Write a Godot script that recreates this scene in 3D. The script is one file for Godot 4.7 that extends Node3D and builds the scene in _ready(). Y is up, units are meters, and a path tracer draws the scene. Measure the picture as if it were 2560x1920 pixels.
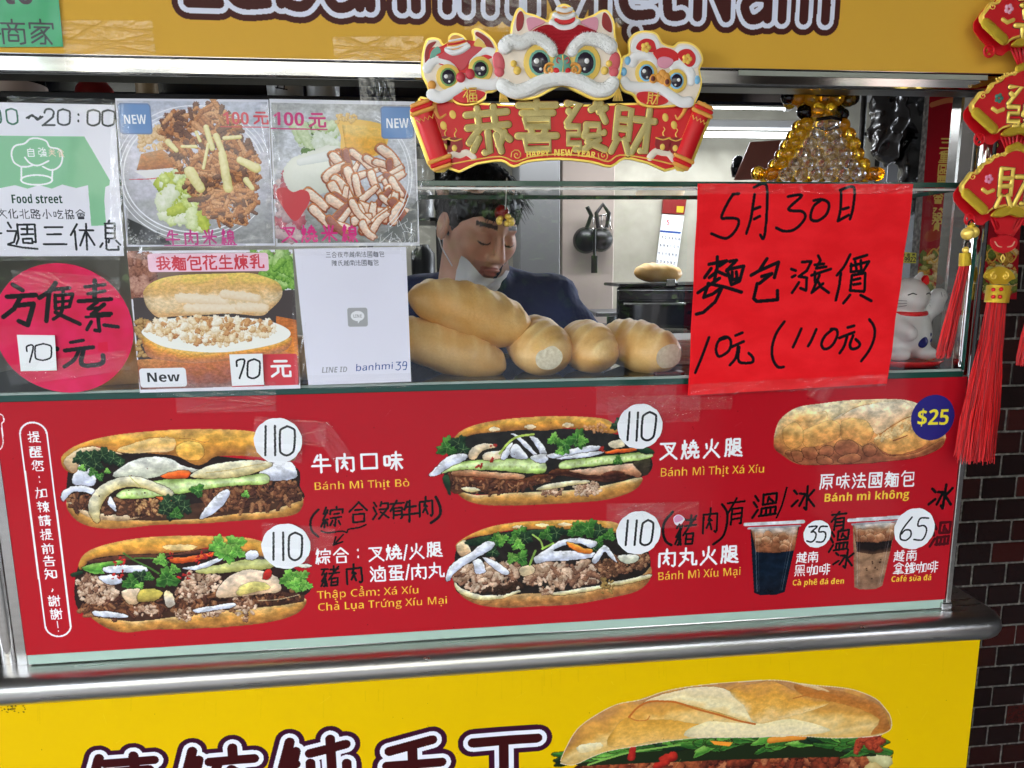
extends Node3D
# A banh mi stall under an arcade. Photograph pixels (2560 x 1920) are only used to measure where things stand on real planes.

const FOCAL := 1740.0
const EYE := Vector3(0.0, 1.45, 1.08)
const TURN := Vector3(-9.5, -5.9, -0.5)

static func lens_basis() -> Basis:
	return Basis.from_euler(Vector3(deg_to_rad(TURN.x), deg_to_rad(TURN.y), deg_to_rad(TURN.z)))

static func P(u: float, v: float, z := 0.0) -> Vector3:
	var d := lens_basis() * Vector3((u - 1280.0) / FOCAL, -(v - 960.0) / FOCAL, -1.0)
	return EYE + d * ((z - EYE.z) / d.z)

static func zoom(ox: float, oy: float, a: Array) -> Array:
	var r := []
	for i in range(0, a.size(), 2):
		r.append(ox + a[i] / 3.456)
		r.append(oy + a[i + 1] / 3.456)
	return r

static func lin(r: float, g: float, b: float) -> Color:   # base colour given as sRGB bytes
	return Color(r / 255.0, g / 255.0, b / 255.0)

class G:
	# Strokes of each written character on a 26 x 26 grid (a..z); X|abcd places another character in a box.
	const GLYPHS := {
		"一": "amzm", "三": "cdwd elul axzx", "口": "ccxcxwcwcc", "日": "fbubuyfyfb fmum", "月": "gbgqcy gbvbvwuysw givi gpvp",
		"木": "aizi mamz mibt mjyt", "火": "mamhkpbz mnyz egfm vfrm", "牛": "ibdk fhwh aqzq mamz", "肉": "bibz bgygyxwzuy mamhjm kkpn mnhu mppw",
		"元": "fdud bkyk jkjsby pkpwqyyyys", "米": "mamz amzm ebil tbql mmbx mmyx", "糸": "nafirh sdgqwp mqmz gscy ssxx", "白": "mbie dfwfwzdzdf dpwp",
		"水": "mamzjw bhjicu wfnm nmyw", "泉": "mbjd eeueunenee ejuj mnmz cqjqdz wosr qsyz", "線": "糸|aajz 泉|kazz", "又": "bdwdrobz gdoqzz", "叉": "bdwdrobz gdoqzz mhqk",
		"土": "mamy dkvk ayzy", "堯": "土|gati 土|aglq 土|ngzq arzr jrjuaz qrqxryzyzv", "燒": "火|aaiz 堯|jazz", "我": "lbce akzk hdhydx asnp obpnxyzv xnlx tdxg",
		"面": "abzb lbjf bgygyzbzbg igiz qgqz imqm isqs", "麥": "bdxd mamm hgdl hfkj sgol sfwj amzm jmau hqsqez fqzz", "麵": "麥|aanz 面|mezz", "包": "gaai edxdxpupso gjrjrqgq gjgxhzyzyv",
		"化": "hbal fhfz wfmn nanwoyyyys", "花": "aczc hagf rarf 化|ahzz", "生": "hbck fgwg mamy doxo ayzy", "柬": "adzd mamz ehvhvpepeh hjkn rjon mpax mpyx",
		"煉": "火|aaiz 柬|jazz", "子": "cdvdmj mjmxkzhy amzm", "乳": "macd behi idii nejh cjmjhn hnhyex aqnp qaqvrxzxzt", "未": "dfwf alzl mamz mlbx mlyx", "味": "口|afiu 未|jazz",
		"艮": "cbtbtlcl cgtg cbczkv klyz wnpr", "退": "badf aiiifr fsau aumxzy ibubuljl igug ibiumr kmyu wnpq", "腿": "月|aaiz 退|hazz",
		"宗": "mamd ajaezezj hjsj boxo momzkx grcx sswx", "綜": "糸|aajz 宗|kazz", "合": "maal mayl hkrk fpupuzfzfp", "：": "mgmi msmu", "/": "tafz",
		"氵": "ebuh aiqo azwr", "鹵": "mamh mdvd bhyhyzbzbh hlsu slhu", "滷": "氵|aagz 鹵|hazz", "蛋": "bbwbvf mbmk mfvf hecl fjzm enwnwueuen mlmy cyxy tvyz",
		"丸": "bhthtvuyzyzt jajjhsaz fmnr", "原": "bbzb cbcnaz mekg ggwgwqgqgg glwl oqozmy irfx trxx", "去": "efvf mamm amzm lmfyxx rrzz", "法": "氵|aagz 去|hazz",
		"國": "bbybyzbzbb fgvg hkmkmqhqhk ftot qdrovvwt uonv tevf", "走": "dede cfwf mamx akzk mrvr", "越": "bfnf hahk akok hkhv hono dnaz cuzz pfzf pfpsms taustvzs yjqt waxc",
		"南": "cdxd mami biyiyyvz bibz iklo rkpo gpsp ftut mpmz", "黑": "dbwbwldldb mbms igjj qgpj coxo asys dvbz ivjz pvqz vvyz", "力": "bhwhvxpx kajlbz", "加": "力|aaoz pfyfywpwpf",
		"咖": "口|afgt 加|hazz", "非": "jajsdz bdjd bkjk arjr papz pdyd pkyk pryr", "啡": "口|afht 非|iazz", "手": "tbee djwj arzr mdmyjx",
		"拿": "maah mayh hfsf gisisogogi trfs cuwu axzx mqmzjy", "金": "maaj mayj hjsj cpwp mjmy hrjv rrpv azzz", "戈": "akzk obpnxyzv xnlx tdxg",
		"鐵": "金|aakz ncrc pape nerf lhzh mjrjrnmnmj npnz rpry npsp ntst nxsx tatovyzu ymtx xcyf", "扌": "ahzh nanwnzfx arzm", "是": "fbubujfjfb ffuf bmxm mmmx mrur gpaz exzz", "提": "扌|aajz 是|jazz",
		"酉": "abzb bgygyzbzbg jbjkfo qbqkuk bszs", "星": "fbubujfjfb ffuf gjcp dnxn mkmz ftvt azzz", "醒": "酉|aalz 星|mazz", "心": "djar hehwjywywr lekj tfyo",
		"您": "gaaj edeo kajh jdydwg pepmnm lhhm shwl 心|aozz", "辛": "mamd cdwd hfji rfpi akzk erur mkmz", "束": "aeze dhvhvpdpdh mamz mpay mpyy", "辣": "辛|aalz 束|mazz",
		"言": "mamc aeze dhvh dlvl fpupuyfyfp", "青": "cdwd ehuh mamm amzm fpfxdz fpupuyrz ftut fwuw", "請": "言|aajz 青|kazz", "前": "gbjf scpf ahzh dldz dllllyjz dplp dtlt rlru xkxyuz",
		"告": "hbdg ffvf mamm amzm eqvqvzezeq", "知": "eaah dfmf andn anmn gfgnaz hosy pgygywpwpg", "，": "mtnvjz", "身": "mahd fdfr fdudusxzrz fiui fnun arvr unaz",
		"寸": "ahzh qaqyly ekin", "謝": "言|aahz 身|iarz 寸|razz", "！": "mamq mxmy", "商": "mamd aeze hfjj rfpj bkbz bkykyytz jlho plrn hqrqrwhwhq", "家": "mamd ajaezezj fivi mibp mlqrpzkz nnbt nrby uipn oowz",
		"自": "mbke dfwfwzdzdf dlwl dsws", "弓": "bcvcvkckctxtxzpz", "虫": "dgwgwrdrdg mamx axwx svzz", "強": "弓|aaiz qakhwg uewi 虫|jjzz", "美": "hake satd cfxf ekvk apzp mfmp mqaz mqzz",
		"食": "maak mayk mgmi hjsjssis hnsn hjhznw nsyz wrsu", "文": "mamf afzf hgzz sgbz", "北": "jajz bhjh asjp papxqzzzzu yfpl", "路": "bbkbkjbjbb gjgx gplp bobx axly qblk oexels ohzq orxrxzozor",
		"小": "mamzjx gjbt sjyt", "吃": "口|aghu pblj nfzf mlwlmwmyyyyu", "協": "akik eaez 力|iayl 力|inqz 力|rnzz", "會": "maaj mayj hjsj dmwmwrdrdm mmmr fuuuuzfzfu fxux",
		"市": "mamd adzd eieu eivivutv mdmz", "夜": "mamd aeze ifbp fmfz phkp nlxlkz nrzz", "東": "aeze mamz dhvhvqdqdh dlvl mqay mqyy", "陳": "cacz cbjbgkjkjqgr 東|lazz", "氏": "vbfe fefykv flxl nersyzzv",
		"傳": "gaao dkdz iczc lfxfxmlmlf ljxj sasp iryp jtzt vqvxuzry msov", "統": "糸|aajz sasd keze nelj rhxl pmpqnz umuxvyzyzv", "純": "糸|aajz xcle lhlrxrxi sasxtyzyzv", "工": "cdxd mdmx axzx",
		"恭": "adzd hahk rark akzk ikas qkzs mnmyjy gqcw rpty wosv", "喜": "bcyc mamg dgwg fjujunfnfj iojr rpqr asys fuuuuzfzfu", "發": "bbjbbl cfeh wbqe tbvdzk zdvf 弓|bmkz nmnpmr nmvmvqyq mswswtmz ovzz",
		"貝": "ebvbvseseb ehvh emvm hsbz rsxz", "才": "agzg rarylx qhay", "財": "貝|aamz 才|nazz", "福": "eahd adkdaq fiiiiz hngq mbzb nfyfyknknf mnznzzmzmn smsz mtzt",
		"重": "tbdd agzg ejwjwrerej enwn mcmz cvxv azzz", "區": "zbbbbzzz hetetlhlhe fomomufufo qoxoxuquqo", "農": "dbwbwkdkdb jbjk qbqk dfwf cnyn cnaz esus fuez hszz", "賀": "加|aazl 貝|fmuz", "春": "cdwd ehuh alzl maib icav nlzu gpspszgzgp gusu",
		"亻": "obbn jhjz", "周": "jbjsht jbybyuvu mfwf qcqm mvjv", "週": "badf aiiifr fsau aumxzy jcjphu jcycysvs mgwg rdrl mlwl npvpvtntnp", "休": "haal fhfz kgzg rarz rgkv rhzv", "息": "自|faup 心|apzz",
		"沒": "氵|aagz nblh nexexlvl kmwmjz mpzz", "有": "aeze mabo hkhz hkwkwzuz hpwp huwu", "豕": "adzd mdbk mjqqpzkz nmbs nqby uipn oowz", "者": "dewe mamj ajzj xbar hqwqwzhzhq hvwv", "豬": "豕|aajz 者|kazz",
		"溫": "氵|aagz kbybymkmkb qepj qgvk jqjy jqyqyy oqoy tqty hyzy", "冰": "bdfh atgo 水|hazz", "方": "kamc adyd keaz gkskrylw", "便": "gaak eeez jczc lglr lgxgxrlr lmxm ssiz mtzz", "素": "cdwd ehuh mamk akzk mlgofo sngsws mqmz gucy suxy",
		"漲": "氵|aaez fcjcjifigpjpjygy qaql mbxb mfxf mjxj lnzn onoyst pnzz", "價": "gaak eeez ibzb jeyeyjjjje nbnj rbrj 貝|jkyz", "二": "egug axzx", "吉": "bfxf mamk fkuk fpupuzfzfp",
		"0": "madcafatdxmzvxztzfvcma", "1": "mamz", "2": "cgfbmatbwfuktnazbzyz", "3": "bbwbjjpjwmxstxmzbx", "5": "xbgbejpjwmxstymzby", "6": "sahjbrcxjzqzwvwqroiods", "7": "bjbcwckz", "9": "vjpncndhgbrbvfvsrzhz", "～": "aphkmmtrzm",
		"(": "saihfphwsz", ")": "hargupruhz", ":": "mhmj mrmt",
	}

	static func lines(ch: String, box := Rect2(0, 0, 1, 1), out := []) -> Array:
		for token in String(GLYPHS.get(ch, "")).split(" ", false):
			if token.length() >= 3 and token[1] == "|":
				var q := []
				for k in 4:
					q.append(clampf((token.unicode_at(2 + k) - 97) / 25.0, 0.0, 1.0))
				if q[2] > q[0] and q[3] > q[1]:
					lines(token[0], Rect2(box.position + Vector2(q[0], q[1]) * box.size, Vector2(q[2] - q[0], q[3] - q[1]) * box.size), out)
				continue
			var l := PackedVector2Array()
			for i in range(0, token.length() - 1, 2):
				l.append(box.position + Vector2(token.unicode_at(i) - 97, token.unicode_at(i + 1) - 97) / 25.0 * box.size)
			out.append(l)
		return out

# A print (poster, board, sticker) in the metres of its own plane.
class Canvas:
	var im: Image
	var x0: float
	var y1: float
	var s: float
	var z: float
	var n1 := FastNoiseLite.new()
	var rng := RandomNumberGenerator.new()

	func _init(left: float, low: float, right: float, high: float, per_metre: float, plane: float, color: Color, seed_at := 1):
		x0 = left
		y1 = high
		s = per_metre
		z = plane
		im = Image.create(clampi(int(ceil((right - left) * s)), 4, 2048), clampi(int(ceil((high - low) * s)), 4, 2048), false, Image.FORMAT_RGB8)
		im.fill(color)
		n1.seed = seed_at
		n1.frequency = 0.05
		n1.fractal_octaves = 3
		rng.seed = seed_at

	func size_m() -> Vector2:
		return Vector2(im.get_width(), im.get_height()) / s

	func m(u: float, v: float) -> Vector2:
		var p = plane_point(u, v)
		return Vector2((p.x - x0) * s, (y1 - p.y) * s)

	func plane_point(u: float, v: float) -> Vector3:
		var d: Vector3 = Basis.from_euler(Vector3(deg_to_rad(TURN.x), deg_to_rad(TURN.y), deg_to_rad(TURN.z))) * Vector3((u - 1280.0) / FOCAL, -(v - 960.0) / FOCAL, -1.0)
		return EYE + d * ((z - EYE.z) / d.z)

	func k(u: float, v: float) -> float:   # canvas pixels in one photograph pixel there
		return (m(u + 5.0, v) - m(u - 5.0, v)).length() / 10.0

	func pts(a: Array) -> PackedVector2Array:
		var r := PackedVector2Array()
		for i in range(0, a.size(), 2):
			r.append(m(a[i], a[i + 1]))
		return r

	func curve(a: PackedVector2Array, closed := true, n := 6) -> PackedVector2Array:
		var r := PackedVector2Array()
		var c := a.size()
		for i in (c if closed else c - 1):
			var p0 := a[(i - 1 + c) % c] if closed or i > 0 else a[0]
			var p1 := a[i]
			var p2 := a[(i + 1) % c]
			var p3 := a[(i + 2) % c] if closed or i + 2 < c else a[c - 1]
			for j in n:
				r.append(p1.cubic_interpolate(p2, p0, p3, j / float(n)))
		if not closed:
			r.append(a[c - 1])
		return r

	func fill(contours: Array, col: Color):
		var top := INF
		var bot := -INF
		for c in contours:
			for p in c:
				top = minf(top, p.y)
				bot = maxf(bot, p.y)
		for y in range(maxi(0, int(ceil(top - 0.5))), mini(im.get_height() - 1, int(floor(bot - 0.5))) + 1):
			var yy := y + 0.5
			var xs := PackedFloat32Array()
			for c in contours:
				var n: int = c.size()
				var a: Vector2 = c[n - 1]
				for i in n:
					var b: Vector2 = c[i]
					if (a.y <= yy) != (b.y <= yy):
						xs.append(a.x + (yy - a.y) / (b.y - a.y) * (b.x - a.x))
					a = b
			xs.sort()
			for i in range(0, xs.size() - 1, 2):
				var l := maxi(0, roundi(xs[i]))
				var w := mini(im.get_width(), roundi(xs[i + 1])) - l
				if w > 0:
					if col.a >= 1.0:
						im.fill_rect(Rect2i(l, y, w, 1), col)
					else:
						for x in range(l, l + w):
							im.set_pixel(x, y, im.get_pixel(x, y).lerp(Color(col, 1.0), col.a))

	func poly(a: PackedVector2Array, col: Color):
		fill([a], col)

	func disc(c: Vector2, r: float, col: Color, ry := 0.0):
		var q := PackedVector2Array()
		var n := clampi(int(r * 1.5), 8, 90)
		for i in n:
			q.append(c + Vector2(cos(TAU * i / n) * r, sin(TAU * i / n) * (ry if ry > 0.0 else r)))
		fill([q], col)

	func line(a: PackedVector2Array, w: float, col: Color):
		for i in a.size():
			if w > 2.2:
				disc(a[i], w / 2.0, col)
			if i > 0:
				var d := (a[i] - a[i - 1]).normalized().orthogonal() * maxf(w, 1.0) / 2.0
				fill([PackedVector2Array([a[i - 1] + d, a[i] + d, a[i] - d, a[i - 1] - d])], col)

	func stroke(a: Array, w: float, col: Color, smooth := true):   # all in photograph pixels
		var q := pts(a)
		if smooth and q.size() > 2:
			q = curve(q, false, 5)
		line(q, w * k(a[0], a[1]), col)

	func rounded(c: Vector2, half: Vector2, r: float) -> PackedVector2Array:
		var q := PackedVector2Array()
		for t in 4:
			var e := Vector2([1, -1, -1, 1][t] * (half.x - r), [1, 1, -1, -1][t] * (half.y - r))
			for j in 7:
				var g := (t + j / 6.0) * PI / 2.0
				q.append(c + e + Vector2(cos(g), sin(g)) * r)
		return q

	# one written character centred on (u, v), w by h photograph pixels, drawn with the weights and colours of the pens given
	func glyph(ch: String, u: float, v: float, w: float, h: float, pens: Array, slant := 0.0, wobble := 0.0, tilt := 0.0):
		var f := k(u, v)
		var c := m(u, v)
		var lines := []
		for l in G.lines(ch):
			var q := PackedVector2Array()
			for p in l:
				var d := Vector2((p.x - 0.5) * w, (p.y - 0.5) * h) * f
				d.x -= d.y * slant
				if wobble > 0.0:
					d += Vector2(rng.randf_range(-1, 1), rng.randf_range(-1, 1)) * wobble * f
				q.append(c + d.rotated(tilt))
			if wobble > 0.0 and q.size() > 2:
				q = curve(q, q[0].is_equal_approx(q[q.size() - 1]), 4) if ch in "0235679～()" else q
			lines.append(q)
		for pen in pens:
			for q in lines:
				line(q, pen[0] * f, pen[1])

	func row(text: String, ua: float, va: float, ub: float, vb: float, w: float, h: float, pen: float, col: Color, slant := 0.0, wobble := 0.0, tilt := 0.0):
		var n := text.length()
		for i in n:
			var t := i / float(maxi(1, n - 1))
			glyph(text[i], lerpf(ua, ub, t), lerpf(va, vb, t), w, h, [[pen, col]], slant, wobble, tilt)

	# Latin lettering from (ua, va) to (ub, vb) along its base line, cap height h, all in photograph pixels
	func latin(text: String, ua: float, va: float, ub: float, vb: float, h: float, bold: bool, col: Color, slant := 0.0):
		var ts := TextServerManager.get_primary_interface()
		var font := SystemFont.new()
		font.font_names = PackedStringArray(["Droid Sans"])
		font.font_weight = 700 if bold else 400
		var rid: RID = font.get_rids()[0]
		var marks := {"ị": "i.", "ạ": "a.", "ụ": "u.", "ậ": "â.", "ẩ": "â?", "ả": "a?", "ứ": "ư'", "ữ": "ư~", "ệ": "ê."}
		var shapes := []
		var x := 0.0
		for ch in text:
			var base: String = marks[ch][0] if marks.has(ch) else ch
			var hook := base == "ư"
			if hook:
				base = "u"
			var gi: int = ts.font_get_glyph_index(rid, 64, base.unicode_at(0), 0)
			var adv: float = ts.font_get_glyph_advance(rid, 64, gi).x
			var data: Dictionary = ts.font_get_glyph_contours(rid, 64, gi)
			var start := 0
			var own := []
			for e in data.get("contours", []):
				var c := PackedVector2Array()
				var raw: Array = []
				for i in range(start, e + 1):
					raw.append(data.points[i])
				start = e + 1
				for i in raw.size():
					var p: Vector3 = raw[i]
					var nx: Vector3 = raw[(i + 1) % raw.size()]
					var pv: Vector3 = raw[(i - 1 + raw.size()) % raw.size()]
					if p.z == 1.0:
						c.append(Vector2(p.x, p.y))
					else:
						var a := Vector2(pv.x, pv.y) if pv.z == 1.0 else Vector2(p.x + pv.x, p.y + pv.y) / 2.0
						var b := Vector2(nx.x, nx.y) if nx.z == 1.0 else Vector2(p.x + nx.x, p.y + nx.y) / 2.0
						for t in [0.25, 0.5, 0.75, 1.0]:
							if t < 1.0 or nx.z != 1.0:
								c.append(a.lerp(Vector2(p.x, p.y), t).lerp(Vector2(p.x, p.y).lerp(b, t), t))
				for i in c.size():
					c[i].x += x
				own.append(c)
			shapes.append(own)
			var mid := x + adv / 2.0
			if hook:
				shapes.append([PackedVector2Array([Vector2(x + adv - 6, -34), Vector2(x + adv + 2, -34), Vector2(x + adv + 4, -42), Vector2(x + adv - 1, -42)])])
			if marks.has(ch):
				var kind: String = marks[ch][1]
				if kind == ".":
					var dot := PackedVector2Array()
					for i in 10:
						dot.append(Vector2(mid, 10) + Vector2.from_angle(TAU * i / 10) * 4.5)
					shapes.append([dot])
				elif kind == "?":
					var up := -56.0 if base == "â" else -48.0
					shapes.append([PackedVector2Array([Vector2(mid - 2, up + 8), Vector2(mid + 3, up + 2), Vector2(mid - 5, up - 4), Vector2(mid - 5, up - 9), Vector2(mid + 8, up - 4), Vector2(mid + 7, up + 3), Vector2(mid + 2, up + 8)])])
				elif kind == "'":
					shapes.append([PackedVector2Array([Vector2(mid - 4, -40), Vector2(mid, -40), Vector2(mid + 9, -51), Vector2(mid + 1, -51)])])
				else:
					shapes.append([PackedVector2Array([Vector2(mid - 11, -41), Vector2(mid - 5, -49), Vector2(mid + 4, -44), Vector2(mid + 11, -49), Vector2(mid + 8, -42), Vector2(mid + 3, -39), Vector2(mid - 5, -44), Vector2(mid - 8, -40)])])
			x += adv
		var o := m(ua, va)
		var e := m(ub, vb)
		var along := (e - o) / x
		var down := along.orthogonal().normalized() * -1.0 * (h * k(ua, va) / 45.7)
		if down.y < 0.0:
			down = -down
		for own in shapes:
			var put := []
			for c in own:
				var q := PackedVector2Array()
				for p in c:
					q.append(o + along * (p.x - p.y * slant) + down * p.y)
				put.append(q)
			fill(put, col)

	# a round or long piece of food in the print: a capsule with ragged edges, light from the upper left
	func pill(ua: float, va: float, ub: float, vb: float, ra: float, rb: float, light: Color, dark: Color, rag := 0.25, grain := 0.3, freq := 0.06):
		var a := m(ua, va)
		var b := m(ub, vb)
		var f := k(ua, va)
		_pill(a, b, ra * f, rb * f, light, dark, rag, grain, freq)

	func _pill(a: Vector2, b: Vector2, ra: float, rb: float, light: Color, dark: Color, rag: float, grain: float, freq: float):
		var r := maxf(ra, rb) * (1.0 + rag)
		var ab := b - a
		var l2 := maxf(ab.length_squared(), 1e-4)
		var sd := rng.randf() * 900.0
		for y in range(maxi(0, int(minf(a.y, b.y) - r)), mini(im.get_height() - 1, int(maxf(a.y, b.y) + r)) + 1):
			for x in range(maxi(0, int(minf(a.x, b.x) - r)), mini(im.get_width() - 1, int(maxf(a.x, b.x) + r)) + 1):
				var p := Vector2(x, y)
				var t := clampf((p - a).dot(ab) / l2, 0.0, 1.0)
				var q := p - a - ab * t
				var rr := lerpf(ra, rb, t)
				var nz := n1.get_noise_2d(x * freq * 20.0 + sd, y * freq * 20.0)
				var d := q.length() / rr + nz * rag
				if d < 1.0:
					var sh := 0.62 * sqrt(1.0 - d * d) - 0.34 * (q.x * 0.4 + q.y) / rr + nz * grain + 0.12
					im.set_pixel(x, y, dark.lerp(light, clampf(sh, 0.0, 1.0)))

	# a slab whose colour runs through stops from its upper edge to its lower one
	func slab(outline: PackedVector2Array, stops: Array, grain := 0.12, freq := 1.0, patch := 0.2):
		var lx := INF
		var hx := -INF
		for p in outline:
			lx = minf(lx, p.x)
			hx = maxf(hx, p.x)
		var sd := rng.randf() * 900.0
		for x in range(maxi(0, int(ceil(lx))), mini(im.get_width() - 1, int(hx)) + 1):
			var ys := PackedFloat32Array()
			var a: Vector2 = outline[outline.size() - 1]
			for b in outline:
				if (a.x <= x + 0.5) != (b.x <= x + 0.5):
					ys.append(a.y + (x + 0.5 - a.x) / (b.x - a.x) * (b.y - a.y))
				a = b
			ys.sort()
			var ends := minf(1.0, minf(x - lx, hx - x) / maxf(1.0, (hx - lx) * 0.09))
			for i in range(0, ys.size() - 1, 2):
				for y in range(maxi(0, roundi(ys[i])), mini(im.get_height(), roundi(ys[i + 1]))):
					var t := (y - ys[i]) / maxf(1.0, ys[i + 1] - ys[i])
					var big := n1.get_noise_2d(x * 0.35 * freq + sd, y * 0.5 * freq)
					var fine := n1.get_noise_2d(x * 4.0 * freq, y * 4.0 * freq + sd)
					t = clampf(t + big * patch, 0.0, 0.999) * (stops.size() - 1)
					var c: Color = stops[int(t)].lerp(stops[int(t) + 1], t - int(t))
					var mid := n1.get_noise_2d(x * 1.3 * freq, y * 2.2 * freq + sd)
					var g := 1.0 + fine * grain * 0.8 + mid * grain * 1.6 + big * grain - (1.0 - ends) * 0.16
					im.set_pixel(x, y, Color(c.r * g, c.g * g, c.b * g))

	# many small ragged pieces inside a region
	func crumbs(region: PackedVector2Array, count: int, small: float, large: float, palette: Array, long := 1.0, f := 1.0):
		var box := Rect2(region[0], Vector2.ZERO)
		for p in region:
			box = box.expand(p)
		var made := 0
		for tries in count * 8:
			if made >= count:
				break
			var p := Vector2(rng.randf_range(box.position.x, box.end.x), rng.randf_range(box.position.y, box.end.y))
			if not Geometry2D.is_point_in_polygon(p, region):
				continue
			made += 1
			var r := rng.randf_range(small, large) * f
			var d := Vector2.from_angle(rng.randf() * PI) * r * rng.randf_range(0.2, 1.0) * long
			var c: Array = palette[rng.randi() % palette.size()]
			_pill(p - d, p + d, r, r * rng.randf_range(0.5, 1.0), c[0], c[1], 0.5, 0.5, 0.16 / maxf(0.4, r / 8.0))

	# a sprig: lobed leaflets round a stalk
	func herb(u: float, v: float, r: float, light: Color, dark: Color, spread := 1.0):
		var f := k(u, v)
		var c := m(u, v)
		for i in 7:
			var g := rng.randf() * TAU
			var p := c + Vector2.from_angle(g) * r * f * rng.randf_range(0.2, 0.75) * spread
			for j in 4:
				var h := g + (j - 1.5) * 0.7
				var e := p + Vector2.from_angle(h) * r * f * 0.36
				_pill(p, e, r * f * 0.16, r * f * 0.2, light.lerp(dark, rng.randf() * 0.5), dark, 0.5, 0.4, 0.2)

	func texture() -> ImageTexture:
		im.generate_mipmaps()
		return ImageTexture.create_from_image(im)

const BLACK := Color(0.06, 0.055, 0.06)
const WHITE := Color(0.95, 0.95, 0.96)
const GOLDEN := Color(0.95, 0.80, 0.25)

func crust() -> Array:
	return [lin(222, 178, 92), lin(232, 176, 72), lin(214, 150, 52), lin(196, 128, 48), lin(150, 92, 40)]

func meat() -> Array:
	return [[lin(150, 96, 62), lin(58, 30, 22)], [lin(120, 74, 50), lin(44, 24, 20)], [lin(176, 124, 84), lin(84, 48, 30)], [lin(98, 58, 44), lin(36, 20, 18)]]

func pale_meat() -> Array:
	return [[lin(226, 196, 168), lin(140, 104, 84)], [lin(206, 170, 140), lin(110, 76, 58)], [lin(236, 214, 190), lin(166, 130, 104)], [lin(160, 116, 90), lin(70, 42, 34)]]

func greens() -> Array:
	return [lin(96, 150, 62), lin(22, 56, 30)]

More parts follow.
